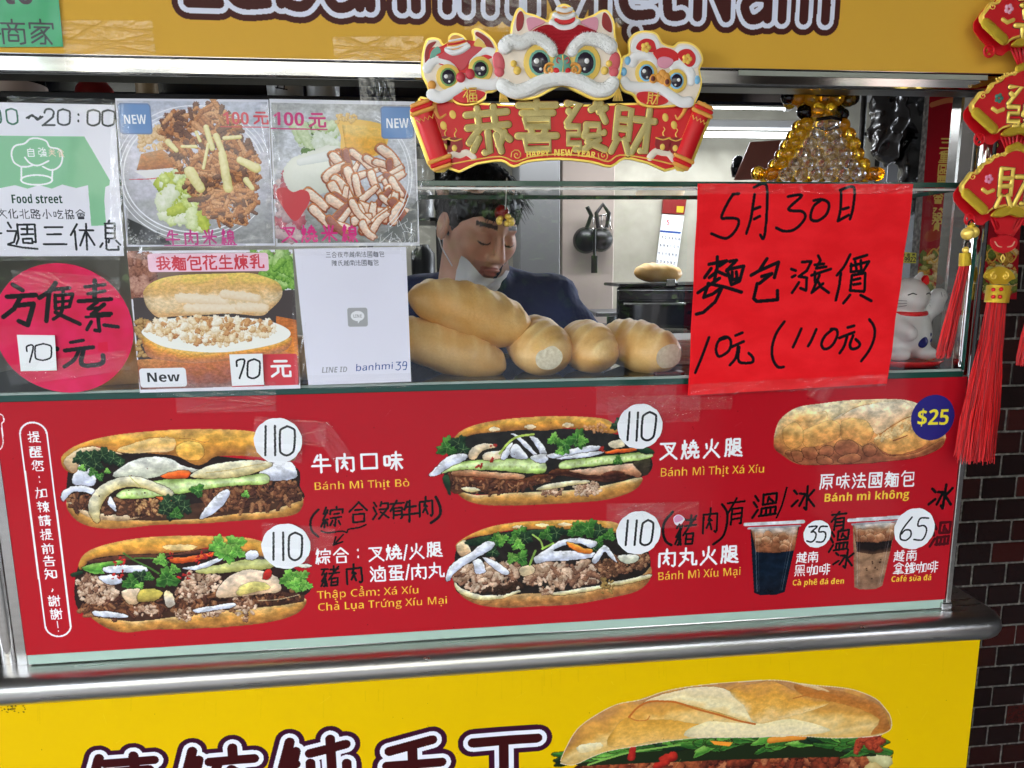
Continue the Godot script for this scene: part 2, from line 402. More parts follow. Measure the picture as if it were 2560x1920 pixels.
func paint_board() -> Canvas:
	var red := lin(180, 21, 34)
	var c := Canvas.new(-0.657, 0.857, 0.888, 1.2665, 1325.0, 0.0, red, 3)
	# the notice in the rounded frame at the left
	var a := c.m(84, 1087)
	var b := c.m(145, 1563)
	var r := 33.0 * c.k(110, 1300)
	var ring := PackedVector2Array()
	for i in 41:
		var g := PI + PI * (i % 41) / 20.0
		ring.append((a if i <= 20 else b) + Vector2(cos(g), sin(g)) * r)
	ring.append(ring[0])
	c.line(ring, 3.6, WHITE)
	var side := [["提", 85, 1092], ["醒", 90, 1129], ["您", 95, 1164], ["：", 99, 1198], ["加", 103, 1232], ["辣", 108, 1267], ["請", 112, 1301], ["提", 116, 1336], ["前", 119, 1371], ["告", 123, 1402], ["知", 127, 1434], ["，", 131, 1466], ["謝", 136, 1502], ["謝", 141, 1535], ["！", 145, 1566]]
	for q in side:
		c.glyph(q[0], q[1], q[2], 29.0 if q[0] != "，" else 20.0, 29.0, [[3.2, WHITE]])
	# food in the four sandwiches
	_beef_sandwich(c)
	_mixed_sandwich(c)
	_pork_sandwich(c)
	_meatball_sandwich(c)
	_plain_loaf(c)
	_iced_cups(c)
	# the prints are photographs: fine grain and uneven tone over all of the food
	for y in c.im.get_height():
		for x in range(150, c.im.get_width() - 20):
			var q := c.im.get_pixel(x, y)
			if absf(q.r - red.r) + absf(q.g - red.g) + absf(q.b - red.b) < 0.02 or q.r + q.g + q.b > 2.88:
				continue
			var g := 1.0 + c.n1.get_noise_2d(x * 9.0, y * 9.0) * 0.10 + c.n1.get_noise_2d(x * 0.55 + 70.0, y * 0.8) * 0.30
			c.im.set_pixel(x, y, Color(clampf(q.r * g, 0, 1), clampf(q.g * g, 0, 1), clampf(q.b * g, 0, 1)))
	c.stroke([-6, 1034, 6, 1038, 10, 1052, 4, 1062, 8, 1104, 2, 1122, -6, 1124], 3.0, WHITE)
	# scuffs and dust on the vinyl
	for i in 46:
		var p := Vector2(c.rng.randf() * c.im.get_width(), c.rng.randf() * c.im.get_height())
		c.line(PackedVector2Array([p, p + Vector2.from_angle(c.rng.randf() * TAU) * c.rng.randf_range(2, 22)]), 1.0, Color(0.9, 0.7, 0.7, c.rng.randf_range(0.08, 0.3)))
	for i in 70:
		c.disc(Vector2(c.rng.randf() * c.im.get_width(), c.rng.randf() * c.im.get_height()), c.rng.randf_range(0.8, 1.5), Color(0.25, 0.03, 0.05, 0.6))
	# names of the dishes
	c.row("牛肉口味", 803, 1159, 983, 1152, 45, 46, 6.2, WHITE)
	c.latin("Bánh Mì Thịt Bò", 784, 1225, 1025, 1216, 20, false, GOLDEN)
	for q in [["綜", 807, 1391], ["合", 853, 1388], ["：", 896, 1383], ["叉", 940, 1384], ["燒", 984, 1380], ["/", 1014, 1381], ["火", 1042, 1378], ["腿", 1086, 1374], ["滷", 945, 1434], ["蛋", 990, 1432], ["/", 1019, 1430], ["肉", 1047, 1429], ["丸", 1091, 1425]]:
		c.glyph(q[0], q[1], q[2], 37.0 if q[0] != "/" else 14.0, 39.0, [[4.6, WHITE]])
	c.latin("Thập Cẩm: Xá Xíu", 793, 1496.5, 1049, 1483, 20, false, GOLDEN)
	c.latin("Chả Lụa Trứng Xíu Mại", 794, 1527, 1120, 1509, 20, false, GOLDEN)
	c.row("叉燒火腿", 1671, 1126, 1834, 1119, 42, 44, 5.6, WHITE)
	c.latin("Bánh Mì Thịt Xá Xíu", 1649, 1191, 1912, 1181, 20, false, GOLDEN)
	c.row("肉丸火腿", 1668, 1395, 1824, 1386, 42, 44, 5.6, WHITE)
	c.latin("Bánh Mì Xíu Mại", 1643, 1451, 1853, 1437, 20, false, GOLDEN)
	c.row("原味法國麵包", 2067, 1204, 2270, 1196, 32, 36, 3.9, WHITE)
	c.latin("Bánh mì không", 2058, 1255, 2273, 1245, 20, true, GOLDEN)
	c.row("越南", 2004, 1394, 2033, 1392, 24, 26, 2.9, WHITE)
	c.row("黑咖啡", 2000, 1426, 2062, 1423, 26, 27, 2.6, WHITE)
	c.latin("Cà phê đá đen", 1980, 1464, 2111, 1459, 14, true, GOLDEN)
	c.row("越南", 2248, 1390, 2279, 1388, 24, 26, 2.9, WHITE)
	c.row("拿鐵咖啡", 2247, 1421, 2332, 1417, 25, 27, 2.6, WHITE)
	c.latin("Café sữa đá", 2227, 1455, 2329, 1450, 14, true, GOLDEN)
	# the blue price spot of the plain loaf is printed
	c.disc(c.m(2332, 1044), 54.0 * c.k(2332, 1044), lin(44, 40, 120))
	c.latin("$25", 2290, 1063, 2372, 1061, 36, true, lin(240, 224, 60))
	# what was added with a marker pen
	var pen := 6.2
	c.stroke(zoom(640, 960, [540, 1085, 490, 1140, 470, 1200, 485, 1270, 540, 1320]), pen, BLACK)
	c.glyph("綜", 830, 1292, 52, 52, [[5.4, BLACK]], 0.2, 0.8, -0.06)
	c.glyph("合", 897, 1280, 46, 52, [[5.6, BLACK]], 0.12, 0.8, -0.06)
	c.glyph("沒", 953, 1275, 40, 46, [[5.6, BLACK]], 0.12, 0.8, -0.06)
	c.glyph("有", 992, 1274, 34, 46, [[5.6, BLACK]], 0.12, 0.8, -0.06)
	c.glyph("牛", 1025, 1278, 38, 54, [[6.2, BLACK]], 0.12, 0.8, -0.06)
	c.glyph("肉", 1065, 1266, 34, 52, [[5.6, BLACK]], 0.06, 0.8, -0.06)
	c.stroke(zoom(640, 960, [1553, 975, 1590, 1060, 1585, 1140, 1512, 1200]), 7.5, BLACK)
	c.stroke(zoom(640, 960, [565, 1270, 620, 1285, 740, 1272, 785, 1282, 800, 1255, 890, 1240, 950, 1215]), 4.6, BLACK)
	c.stroke(zoom(640, 960, [755, 1300, 672, 1390]), 4.6, BLACK)
	c.stroke(zoom(640, 960, [690, 1320, 670, 1392, 750, 1362]), 4.6, BLACK, false)
	c.glyph("豬", 826, 1440, 44, 52, [[5.4, BLACK]], 0.14, 0.8, -0.06)
	c.glyph("肉", 886, 1434, 40, 52, [[6.0, BLACK]], 0.06, 0.8, -0.06)
	c.stroke(zoom(1280, 960, [1390, 1105, 1320, 1190, 1305, 1280, 1330, 1360, 1378, 1392]), 7.0, BLACK)
	c.glyph("豬", 1715, 1325, 48, 72, [[5.6, BLACK]], 0.16, 0.8, -0.06)
	c.glyph("肉", 1776, 1301, 38, 62, [[5.6, BLACK]], 0.06, 0.8, -0.06)
	c.stroke(zoom(1280, 960, [1815, 1040, 1858, 1110, 1855, 1220, 1820, 1320, 1740, 1385]), 6.6, BLACK)
	c.glyph("有", 1839, 1278, 42, 64, [[5.6, BLACK]], 0.16, 0.8, -0.1)
	c.glyph("溫", 1913, 1262, 58, 56, [[6.4, BLACK]], 0.14, 0.8, -0.1)
	c.stroke([1967, 1219, 1955, 1262, 1941, 1294], 5.0, BLACK)
	c.glyph("冰", 2010, 1246, 58, 58, [[6.4, BLACK]], 0.1, 0.8, -0.08)
	c.glyph("有", 2096, 1301, 36, 44, [[5.6, BLACK]], 0.12, 0.8, -0.06)
	c.glyph("溫", 2098, 1351, 46, 50, [[5.8, BLACK]], 0.14, 0.8, -0.08)
	c.glyph("冰", 2110, 1398, 50, 46, [[5.8, BLACK]], 0.1, 0.8, 0.0)
	c.glyph("冰", 2354, 1242, 58, 58, [[7.0, BLACK]], 0.14, 0.8, -0.06)
	c.glyph("溫", 2352, 1334, 44, 58, [[6.6, lin(74, 14, 22)]], 0.1, 1.2, -0.04)
	return c

func zs(ox: float, oy: float, k: float, a: Array) -> Array:
	var r := []
	for i in range(0, a.size(), 2):
		r.append(ox + a[i] / k)
		r.append(oy + a[i + 1] / k)
	return r

func _bun(c: Canvas, outline: Array, stops: Array, grain := 0.07, patch := 0.22) -> PackedVector2Array:
	var q := c.curve(c.pts(outline), true, 5)
	c.slab(q, stops, grain, 0.8, patch)
	return q

# one traced piece of food, with a soft dark rim that sets it off from what lies behind it
func piece(c: Canvas, outline: Array, stops: Array, grain := 0.05, patch := 0.16, rim := 0.4):
	var q := c.curve(c.pts(outline), true, 6)
	for i in q.size():
		q[i] += Vector2(c.rng.randf_range(-1, 1), c.rng.randf_range(-1, 1)) * 0.9
	var e := q.duplicate()
	e.append(q[0])
	c.line(e, 3.2, Color(0.14, 0.08, 0.05, rim * 0.6))
	c.line(e, 1.6, Color(0.12, 0.07, 0.04, rim))
	c.slab(q, stops, grain, 0.9, patch)

const ONION := [Color(0.94, 0.94, 0.90), Color(0.91, 0.90, 0.84), Color(0.82, 0.82, 0.74), Color(0.70, 0.71, 0.62)]
const CREAM := [Color(0.93, 0.90, 0.80), Color(0.91, 0.87, 0.72), Color(0.84, 0.78, 0.58), Color(0.74, 0.64, 0.40)]
const SNOW := [Color(0.96, 0.96, 0.97), Color(0.92, 0.92, 0.95), Color(0.82, 0.83, 0.89), Color(0.72, 0.73, 0.80)]
const CUCUMBER := [Color(0.58, 0.70, 0.36), Color(0.82, 0.89, 0.62), Color(0.86, 0.92, 0.70), Color(0.76, 0.85, 0.52), Color(0.50, 0.62, 0.26)]
const CARROT := [Color(0.95, 0.50, 0.24), Color(0.90, 0.38, 0.14), Color(0.70, 0.24, 0.10)]
const LEAF := [Color(0.34, 0.56, 0.22), Color(0.22, 0.44, 0.16), Color(0.14, 0.32, 0.13), Color(0.24, 0.44, 0.18)]
const LEAF_LIGHT := [Color(0.56, 0.76, 0.36), Color(0.40, 0.64, 0.24), Color(0.26, 0.50, 0.18), Color(0.44, 0.66, 0.28)]
const LEAF_DARK := [Color(0.17, 0.28, 0.17), Color(0.10, 0.20, 0.13), Color(0.07, 0.14, 0.10)]
const ROAST := [Color(0.46, 0.26, 0.16), Color(0.34, 0.17, 0.11), Color(0.20, 0.10, 0.08), Color(0.32, 0.17, 0.11)]
const RIND := [Color(0.87, 0.66, 0.35), Color(0.90, 0.68, 0.30), Color(0.85, 0.60, 0.24), Color(0.76, 0.51, 0.22), Color(0.60, 0.38, 0.18)]
const UNDER := [Color(0.92, 0.82, 0.62), Color(0.84, 0.66, 0.40), Color(0.78, 0.56, 0.28), Color(0.68, 0.46, 0.22), Color(0.56, 0.38, 0.20)]
const CRUMB := [Color(0.90, 0.82, 0.68), Color(0.82, 0.70, 0.54), Color(0.66, 0.52, 0.40)]

# a coriander leaf: lobed outline with veins
func coriander(c: Canvas, u: float, v: float, r: float, turn: float, tone: Array):
	var q := PackedVector2Array()
	var o := c.m(u, v)
	var f := c.k(u, v) * r
	for i in 48:
		var g := TAU * i / 48.0
		var rr := 0.72 + 0.20 * sin(g * 3.0 + 0.4) + 0.10 * sin(g * 11.0) + c.rng.randf_range(-0.05, 0.05)
		q.append(o + Vector2.from_angle(g + turn) * rr * f)
	var e := q.duplicate()
	e.append(q[0])
	c.line(e, 1.6, Color(0.06, 0.12, 0.05, 0.5))
	c.slab(q, tone, 0.10, 1.6, 0.35)
	for i in 5:
		c.line(PackedVector2Array([o, o + Vector2.from_angle(turn + i * TAU / 5.0 + 0.3) * f * 0.62]), 1.0, Color(0.70, 0.82, 0.48, 0.45))

func seeds(c: Canvas, ua: float, va: float, ub: float, vb: float, n: int):
	for i in n:
		var t := (i + 0.5) / n
		c.disc(c.m(lerpf(ua, ub, t), lerpf(va, vb, t)), 2.2, Color(0.66, 0.74, 0.40, 0.6), 3.2)

func _beef_sandwich(c: Canvas):
	var f := c.k(400, 1200)
	var z := func(a: Array) -> Array: return zs(140, 1050, 1.984, a)
	c.poly(c.curve(c.pts(z.call([60, 250, 120, 160, 300, 150, 600, 160, 900, 190, 1180, 230, 1210, 330, 1210, 400, 900, 450, 600, 480, 300, 470, 80, 440]))), lin(36, 26, 24))
	_bun(c, z.call([55, 400, 90, 430, 200, 470, 330, 485, 480, 490, 600, 490, 720, 480, 900, 455, 1050, 450, 1180, 405, 1222, 380, 1222, 430, 1180, 470, 1050, 490, 900, 500, 700, 515, 500, 520, 350, 536, 220, 537, 120, 510, 60, 450]), UNDER, 0.09)
	c.poly(c.pts(z.call([50, 400, 200, 380, 600, 420, 900, 400, 1215, 370, 1215, 400, 1050, 455, 900, 465, 720, 490, 480, 500, 330, 495, 200, 480, 90, 440])), lin(70, 44, 32))
	piece(c, z.call([60, 405, 100, 420, 180, 460, 330, 470, 420, 478, 330, 500, 200, 490, 100, 450]), CRUMB, 0.12, 0.3, 0.1)
	c.crumbs(c.pts(z.call([60, 360, 150, 370, 250, 390, 400, 380, 560, 400, 640, 470, 420, 480, 200, 455, 80, 440])), 170, 2.5, 6.5, meat(), 1.5, f)
	c.crumbs(c.pts(z.call([720, 350, 900, 320, 1150, 290, 1215, 360, 1210, 395, 1100, 440, 1000, 440, 840, 455, 730, 450])), 260, 2.5, 7.0, meat(), 2.2, f)
	c.crumbs(c.pts(z.call([395, 400, 500, 390, 525, 470, 400, 470])), 46, 2.0, 4.5, [[lin(226, 180, 120), lin(110, 64, 36)], [lin(206, 160, 110), lin(96, 56, 30)]], 1.0, f)
	piece(c, z.call([1000, 280, 1050, 225, 1150, 205, 1188, 240, 1185, 290, 1060, 300]), SNOW)
	piece(c, z.call([80, 300, 110, 225, 170, 240, 200, 300, 170, 330, 90, 318]), SNOW, 0.05, 0.3)
	_bun(c, z.call([25, 190, 60, 150, 120, 118, 220, 88, 340, 68, 480, 55, 640, 46, 800, 46, 960, 55, 1100, 90, 1170, 130, 1185, 200, 1100, 195, 960, 180, 800, 180, 740, 215, 690, 222, 600, 180, 520, 170, 400, 160, 300, 165, 220, 135, 150, 138, 95, 180, 110, 240, 85, 265, 40, 240]), RIND, 0.06)
	piece(c, z.call([40, 200, 100, 150, 170, 132, 230, 140, 330, 170, 250, 165, 130, 175, 110, 235, 85, 262, 50, 235]), CRUMB, 0.1, 0.35, 0.1)
	piece(c, z.call([300, 150, 400, 110, 520, 85, 590, 95, 580, 150, 480, 160, 380, 165]), [lin(240, 206, 140), lin(238, 190, 110), lin(226, 184, 130)], 0.06, 0.3, 0.05)
	piece(c, z.call([600, 130, 660, 105, 720, 120, 735, 170, 700, 200, 640, 195, 600, 170]), [lin(240, 196, 100), lin(234, 176, 76), lin(220, 156, 70)], 0.06, 0.3, 0.15)
	c.stroke(z.call([390, 105, 480, 85, 570, 90, 660, 92, 730, 110, 760, 104]), 1.4, lin(170, 104, 50))
	for q in [[200, 1146, 22, 0.2], [228, 1140, 24, 1.1], [256, 1138, 26, 0.6], [284, 1146, 24, 2.0], [240, 1160, 24, 0.4], [214, 1162, 20, 1.4], [300, 1158, 18, 0.9]]:
		coriander(c, q[0], q[1], q[2], q[3], LEAF_DARK)
	for q in [[205, 1170, 12, 0.5], [232, 1180, 15, 2.0], [250, 1192, 14, 1.0], [268, 1178, 10, 0.2]]:
		coriander(c, q[0], q[1], q[2], q[3], LEAF if q[2] > 12 else LEAF_LIGHT)
	piece(c, z.call([280, 275, 330, 230, 400, 195, 480, 182, 560, 190, 620, 220, 680, 240, 730, 252, 660, 260, 560, 270, 450, 290, 340, 290]), ONION)
	piece(c, z.call([520, 278, 580, 255, 650, 250, 668, 268, 640, 290, 560, 292]), CARROT)
	piece(c, z.call([665, 275, 760, 225, 860, 208, 980, 200, 1060, 208, 1065, 230, 960, 270, 840, 292, 740, 292]), CREAM)
	c.stroke(z.call([740, 262, 850, 250, 960, 228, 1040, 215]), 1.4, lin(196, 166, 90))
	piece(c, z.call([470, 305, 600, 292, 760, 292, 900, 285, 1035, 268, 1047, 315, 900, 325, 760, 340, 660, 360, 570, 365, 520, 330]), CUCUMBER)
	seeds(c, 480, 1216, 650, 1206, 12)
	piece(c, z.call([298, 372, 340, 345, 440, 340, 530, 352, 560, 370, 440, 388, 320, 388]), CUCUMBER)
	seeds(c, 310, 1236, 400, 1232, 7)
	piece(c, z.call([25, 385, 45, 345, 110, 325, 180, 340, 215, 385, 150, 360, 80, 360, 40, 402]), SNOW)
	piece(c, z.call([160, 440, 175, 380, 230, 320, 320, 285, 420, 285, 500, 315, 570, 345, 582, 388, 500, 360, 420, 335, 330, 335, 260, 375, 220, 440, 215, 505, 185, 500]), CREAM)
	c.stroke(z.call([362, 275, 385, 300, 420, 330]), 2.2, lin(190, 180, 100))
	for q in [[195, 1287], [185, 1274], [248, 1240], [322, 1226], [362, 1232]]:
		c.disc(c.m(q[0], q[1]), 1.6, lin(60, 44, 24))
	piece(c, z.call([500, 380, 560, 385, 602, 400, 560, 408, 510, 395]), CARROT)
	piece(c, z.call([255, 410, 275, 380, 300, 450, 280, 440]), SNOW)
	for q in [[418, 1258, 26, 0.2], [446, 1250, 24, 1.1], [462, 1268, 24, 0.6], [436, 1284, 26, 2.0], [412, 1276, 20, 0.4]]:
		coriander(c, q[0], q[1], q[2], q[3], LEAF_DARK)
	coriander(c, 440, 1284, 20, 0.3, LEAF)
	coriander(c, 425, 1268, 16, 1.3, LEAF_DARK)
	coriander(c, 494, 1226, 22, 0.9, LEAF)
	piece(c, z.call([712, 490, 740, 440, 800, 370, 850, 345, 862, 365, 830, 420, 770, 470]), SNOW)
	coriander(c, 614, 1236, 13, 0.4, LEAF_LIGHT)

func _mixed_sandwich(c: Canvas):
	var f := c.k(450, 1440)
	var z := func(a: Array) -> Array: return zs(170, 1320, 1.984, a)
	c.poly(c.curve(c.pts(z.call([40, 230, 110, 150, 400, 110, 800, 110, 1060, 170, 1180, 250, 1180, 330, 900, 400, 500, 440, 200, 430, 50, 400]))), lin(42, 26, 24))
	_bun(c, z.call([100, 425, 200, 440, 320, 455, 420, 445, 560, 425, 760, 400, 900, 390, 1050, 370, 1175, 350, 1165, 400, 1100, 440, 980, 470, 800, 490, 600, 500, 420, 505, 280, 518, 180, 490]), UNDER, 0.1)
	c.poly(c.pts(z.call([60, 390, 300, 380, 700, 370, 1175, 330, 1170, 365, 1050, 385, 900, 400, 760, 412, 560, 436, 420, 456, 320, 465, 200, 450, 100, 435])), lin(64, 40, 30))
	c.crumbs(c.pts(z.call([50, 390, 200, 330, 500, 340, 760, 320, 1180, 300, 1150, 350, 800, 400, 500, 430, 200, 440, 80, 430])), 220, 3.0, 8.0, meat(), 2.4, f)
	c.crumbs(c.pts(z.call([35, 270, 80, 220, 180, 240, 220, 300, 260, 330, 180, 380, 70, 360])), 110, 2.5, 7.0, pale_meat(), 1.2, f)
	c.crumbs(c.pts(z.call([530, 330, 600, 220, 720, 230, 770, 260, 720, 320, 600, 370])), 110, 2.5, 7.0, pale_meat(), 1.2, f)
	for q in [[300, 400, 440, 375, 430, 430, 320, 430], [525, 410, 600, 395, 620, 450, 550, 465], [660, 400, 780, 400, 740, 440, 660, 440], [820, 350, 900, 340, 950, 420, 880, 460, 830, 430]]:
		c.crumbs(c.pts(z.call(q)), 46, 2.0, 5.0, pale_meat(), 1.2, f)
	_bun(c, z.call([50, 190, 80, 130, 160, 90, 300, 58, 450, 42, 620, 38, 760, 42, 900, 50, 1020, 90, 1060, 150, 900, 130, 730, 95, 600, 115, 480, 125, 340, 130, 200, 140, 110, 160, 70, 205]), RIND, 0.07)
	piece(c, z.call([470, 90, 560, 82, 640, 90, 600, 110, 500, 108]), [lin(240, 210, 150), lin(230, 186, 120)], 0.05, 0.3, 0.05)
	piece(c, z.call([110, 160, 300, 135, 500, 130, 720, 100, 700, 118, 480, 140, 300, 160, 130, 175]), [lin(110, 62, 46), lin(70, 40, 34)], 0.12, 0.3, 0.1)
	piece(c, z.call([70, 200, 130, 175, 270, 160, 260, 178, 170, 200, 180, 225, 120, 225]), LEAF_LIGHT, 0.1, 0.4)
	piece(c, z.call([180, 195, 270, 185, 380, 190, 385, 222, 280, 220, 190, 220]), SNOW)
	piece(c, z.call([150, 240, 240, 235, 270, 270, 200, 280]), SNOW)
	piece(c, z.call([510, 150, 600, 142, 720, 120, 715, 140, 600, 170, 520, 172]), CARROT)
	piece(c, z.call([640, 205, 760, 180, 900, 155, 1040, 165, 1000, 200, 860, 215, 740, 225, 650, 225]), [lin(196, 200, 120), lin(206, 206, 140), lin(190, 186, 110), lin(150, 150, 80)])
	piece(c, z.call([560, 200, 640, 185, 760, 145, 750, 165, 650, 205]), SNOW)
	piece(c, z.call([885, 120, 930, 110, 945, 140, 910, 158, 880, 150]), SNOW)
	piece(c, z.call([1120, 185, 1180, 178, 1210, 188, 1170, 198]), ONION)
	for q in [[420, 1386], [505, 1398], [460, 1440], [300, 1404], [294, 1438], [515, 1390]]:
		c.crumbs(c.pts([q[0] - 14, q[1] - 9, q[0] + 14, q[1] - 11, q[0] + 14, q[1] + 9, q[0] - 14, q[1] + 10]), 8, 1.5, 4.0, [[lin(206, 50, 44), lin(120, 20, 24)]], 1.4, f)
	c.stroke(z.call([275, 125, 330, 160, 400, 195, 450, 225]), 5.0, lin(70, 112, 44))
	c.stroke(z.call([330, 150, 420, 150, 500, 170]), 4.0, lin(80, 124, 50))
	for q in [[330, 1455, 30, 0.3, LEAF], [352, 1440, 22, 1.1, LEAF_DARK], [402, 1400, 22, 0.5, LEAF_LIGHT], [418, 1446, 36, 0.1, LEAF], [436, 1424, 18, 2.0, LEAF_LIGHT], [350, 1466, 15, 0.8, LEAF_LIGHT], [372, 1442, 16, 0.2, LEAF]]:
		coriander(c, q[0], q[1], q[2], q[3], q[4])
	piece(c, z.call([265, 320, 290, 305, 360, 305, 350, 370, 310, 380, 280, 355]), [lin(238, 214, 186), lin(228, 196, 160), lin(206, 166, 126)])
	piece(c, z.call([345, 360, 360, 310, 420, 300, 470, 320, 450, 350, 400, 365]), [lin(206, 190, 90), lin(196, 176, 84), lin(150, 126, 60)])
	piece(c, z.call([735, 320, 770, 265, 840, 220, 920, 205, 1000, 225, 1050, 260, 1050, 315, 980, 325, 850, 340, 750, 345]), [lin(240, 216, 190), lin(236, 208, 180), lin(226, 194, 160), lin(206, 166, 130)])
	piece(c, z.call([835, 320, 860, 285, 920, 265, 980, 275, 1000, 300, 920, 320, 850, 335]), [lin(222, 210, 130), lin(214, 198, 116), lin(196, 172, 96)], 0.08, 0.3, 0.15)
	piece(c, z.call([965, 250, 985, 205, 1010, 212, 1000, 250]), [lin(206, 50, 40), lin(160, 30, 30)])
	piece(c, z.call([475, 330, 490, 310, 520, 330, 530, 380, 490, 390]), [lin(230, 206, 150), lin(220, 206, 190), lin(200, 180, 160)])
	piece(c, z.call([120, 415, 170, 412, 250, 420, 300, 440, 220, 445, 140, 435]), SNOW)
	piece(c, z.call([620, 405, 700, 390, 820, 372, 820, 392, 720, 410, 640, 420]), SNOW)
	piece(c, z.call([15, 230, 60, 212, 75, 225, 30, 242]), LEAF_DARK)
	for q in [[546, 1362, 30, 0.2], [590, 1358, 30, 1.4], [566, 1384, 32, 0.7], [592, 1380, 26, 2.2]]:
		coriander(c, q[0], q[1], q[2], q[3], LEAF_LIGHT)
	for q in [[722, 1446, 28, 0.2], [752, 1442, 26, 1.2], [736, 1462, 26, 0.7], [764, 1464, 20, 1.9]]:
		coriander(c, q[0], q[1], q[2], q[3], LEAF_LIGHT)
	c.stroke(z.call([940, 360, 1040, 355, 1150, 330]), 2.0, lin(196, 176, 140))

func _pork_sandwich(c: Canvas):
	var f := c.k(1380, 1150)
	var z := func(a: Array) -> Array: return zs(1060, 1030, 2.117, a)
	c.poly(c.curve(c.pts(z.call([170, 140, 400, 100, 800, 90, 1060, 130, 1190, 220, 1180, 330, 900, 400, 500, 430, 200, 430, 110, 360, 130, 220]))), lin(34, 32, 30))
	_bun(c, z.call([180, 420, 280, 440, 420, 430, 560, 425, 760, 415, 920, 395, 1040, 370, 1150, 345, 1140, 390, 1080, 430, 960, 465, 800, 480, 600, 490, 440, 495, 300, 490, 210, 460]), UNDER, 0.08)
	piece(c, z.call([130, 320, 220, 330, 340, 350, 500, 360, 600, 330, 700, 340, 640, 370, 500, 410, 380, 430, 240, 420, 160, 430, 130, 390]), ROAST, 0.22, 0.4)
	c.crumbs(c.pts(z.call([140, 350, 300, 360, 500, 380, 680, 340, 660, 370, 460, 430, 300, 425, 170, 420])), 120, 2.0, 5.0, meat(), 2.0, f)
	piece(c, z.call([170, 300, 260, 310, 400, 320, 520, 330, 520, 355, 400, 355, 260, 340, 150, 335]), [lin(222, 178, 140), lin(196, 136, 96), lin(130, 76, 50)], 0.12, 0.3)
	piece(c, z.call([100, 350, 130, 335, 140, 440, 115, 400]), LEAF_DARK)
	piece(c, z.call([660, 330, 700, 300, 820, 310, 960, 330, 1060, 310, 1100, 340, 1000, 370, 880, 360, 760, 340]), ROAST, 0.2, 0.4)
	piece(c, z.call([770, 310, 860, 300, 980, 285, 1110, 272, 1148, 310, 1140, 345, 1060, 330, 960, 335, 850, 330]), [lin(232, 196, 166), lin(222, 180, 148), lin(196, 140, 104), lin(140, 86, 60)], 0.08, 0.3)
	piece(c, z.call([940, 330, 1000, 312, 1060, 320, 1040, 345, 960, 350]), ROAST, 0.2, 0.4, 0.1)
	piece(c, z.call([1110, 270, 1190, 240, 1195, 310, 1170, 335, 1150, 320]), [lin(80, 74, 50), lin(60, 52, 38), lin(44, 36, 28)], 0.15)
	c.crumbs(c.pts(z.call([780, 390, 920, 370, 930, 430, 800, 450])), 70, 2.0, 5.5, pale_meat(), 1.2, f)
	c.crumbs(c.pts(z.call([600, 410, 740, 400, 720, 440, 640, 440])), 40, 2.0, 5.0, pale_meat(), 1.2, f)
	piece(c, z.call([595, 410, 640, 385, 760, 365, 860, 362, 870, 375, 760, 392, 650, 412]), CREAM)
	piece(c, z.call([195, 402, 260, 398, 300, 415, 240, 425]), CREAM)
	piece(c, z.call([90, 325, 160, 275, 240, 258, 400, 250, 540, 245, 632, 250, 635, 320, 500, 320, 400, 310, 260, 305, 160, 310]), CUCUMBER)
	seeds(c, 1200, 1167, 1350, 1168, 11)
	piece(c, z.call([718, 270, 760, 255, 860, 245, 1000, 228, 1190, 212, 1195, 245, 1060, 265, 900, 285, 730, 300]), CUCUMBER)
	seeds(c, 1430, 1160, 1600, 1142, 12)
	_bun(c, z.call([160, 140, 190, 105, 250, 75, 340, 52, 460, 35, 600, 25, 720, 22, 860, 26, 960, 38, 1010, 70, 1020, 110, 960, 110, 880, 95, 760, 85, 640, 98, 520, 95, 400, 105, 280, 115, 200, 138]), RIND, 0.07)
	for q in [[370, 92], [560, 80], [760, 70]]:
		piece(c, z.call([q[0] - 30, q[1], q[0], q[1] - 14, q[0] + 34, q[1], q[0], q[1] + 12]), [lin(246, 230, 200), lin(230, 200, 150)], 0.05, 0.3, 0.05)
	c.crumbs(c.pts(z.call([840, 75, 960, 60, 970, 105, 860, 100])), 26, 1.5, 4.0, [[lin(222, 170, 120), lin(140, 84, 50)]], 1.0, f)
	for q in [[1118, 1118, 32, 0.2], [1146, 1108, 26, 0.9], [1158, 1124, 22, 2.0]]:
		coriander(c, q[0], q[1], q[2], q[3], LEAF_DARK if q[2] < 30 else LEAF)
	piece(c, z.call([25, 335, 60, 295, 120, 240, 200, 218, 235, 235, 200, 262, 120, 300, 70, 335]), SNOW)
	piece(c, z.call([235, 240, 250, 195, 300, 170, 360, 168, 380, 185, 310, 205, 270, 250]), [lin(240, 222, 196), lin(232, 206, 170), lin(206, 172, 130)])
	piece(c, z.call([310, 230, 340, 210, 420, 205, 420, 240, 350, 255, 315, 250]), [lin(242, 230, 210), lin(230, 210, 180), lin(200, 170, 136)])
	piece(c, z.call([405, 245, 430, 195, 470, 160, 460, 210, 430, 250]), SNOW)
	piece(c, z.call([460, 115, 490, 140, 560, 210, 620, 250, 650, 235, 640, 190, 600, 140, 560, 130, 580, 160, 610, 210, 605, 228, 560, 180, 500, 125]), SNOW)
	piece(c, z.call([460, 190, 490, 170, 550, 240, 500, 248, 462, 235]), SNOW)
	piece(c, z.call([560, 240, 610, 225, 655, 225, 650, 260, 610, 270]), SNOW)
	c.stroke(z.call([400, 220, 450, 160, 500, 130, 580, 118]), 5.6, lin(176, 196, 90))
	piece(c, z.call([650, 230, 760, 200, 860, 180, 930, 180, 920, 200, 800, 225, 700, 245]), SNOW)
	piece(c, z.call([700, 245, 800, 225, 910, 208, 950, 215, 850, 240, 740, 250]), SNOW)
	piece(c, z.call([960, 210, 1040, 195, 1120, 192, 1120, 205, 1040, 215, 970, 220]), CARROT)
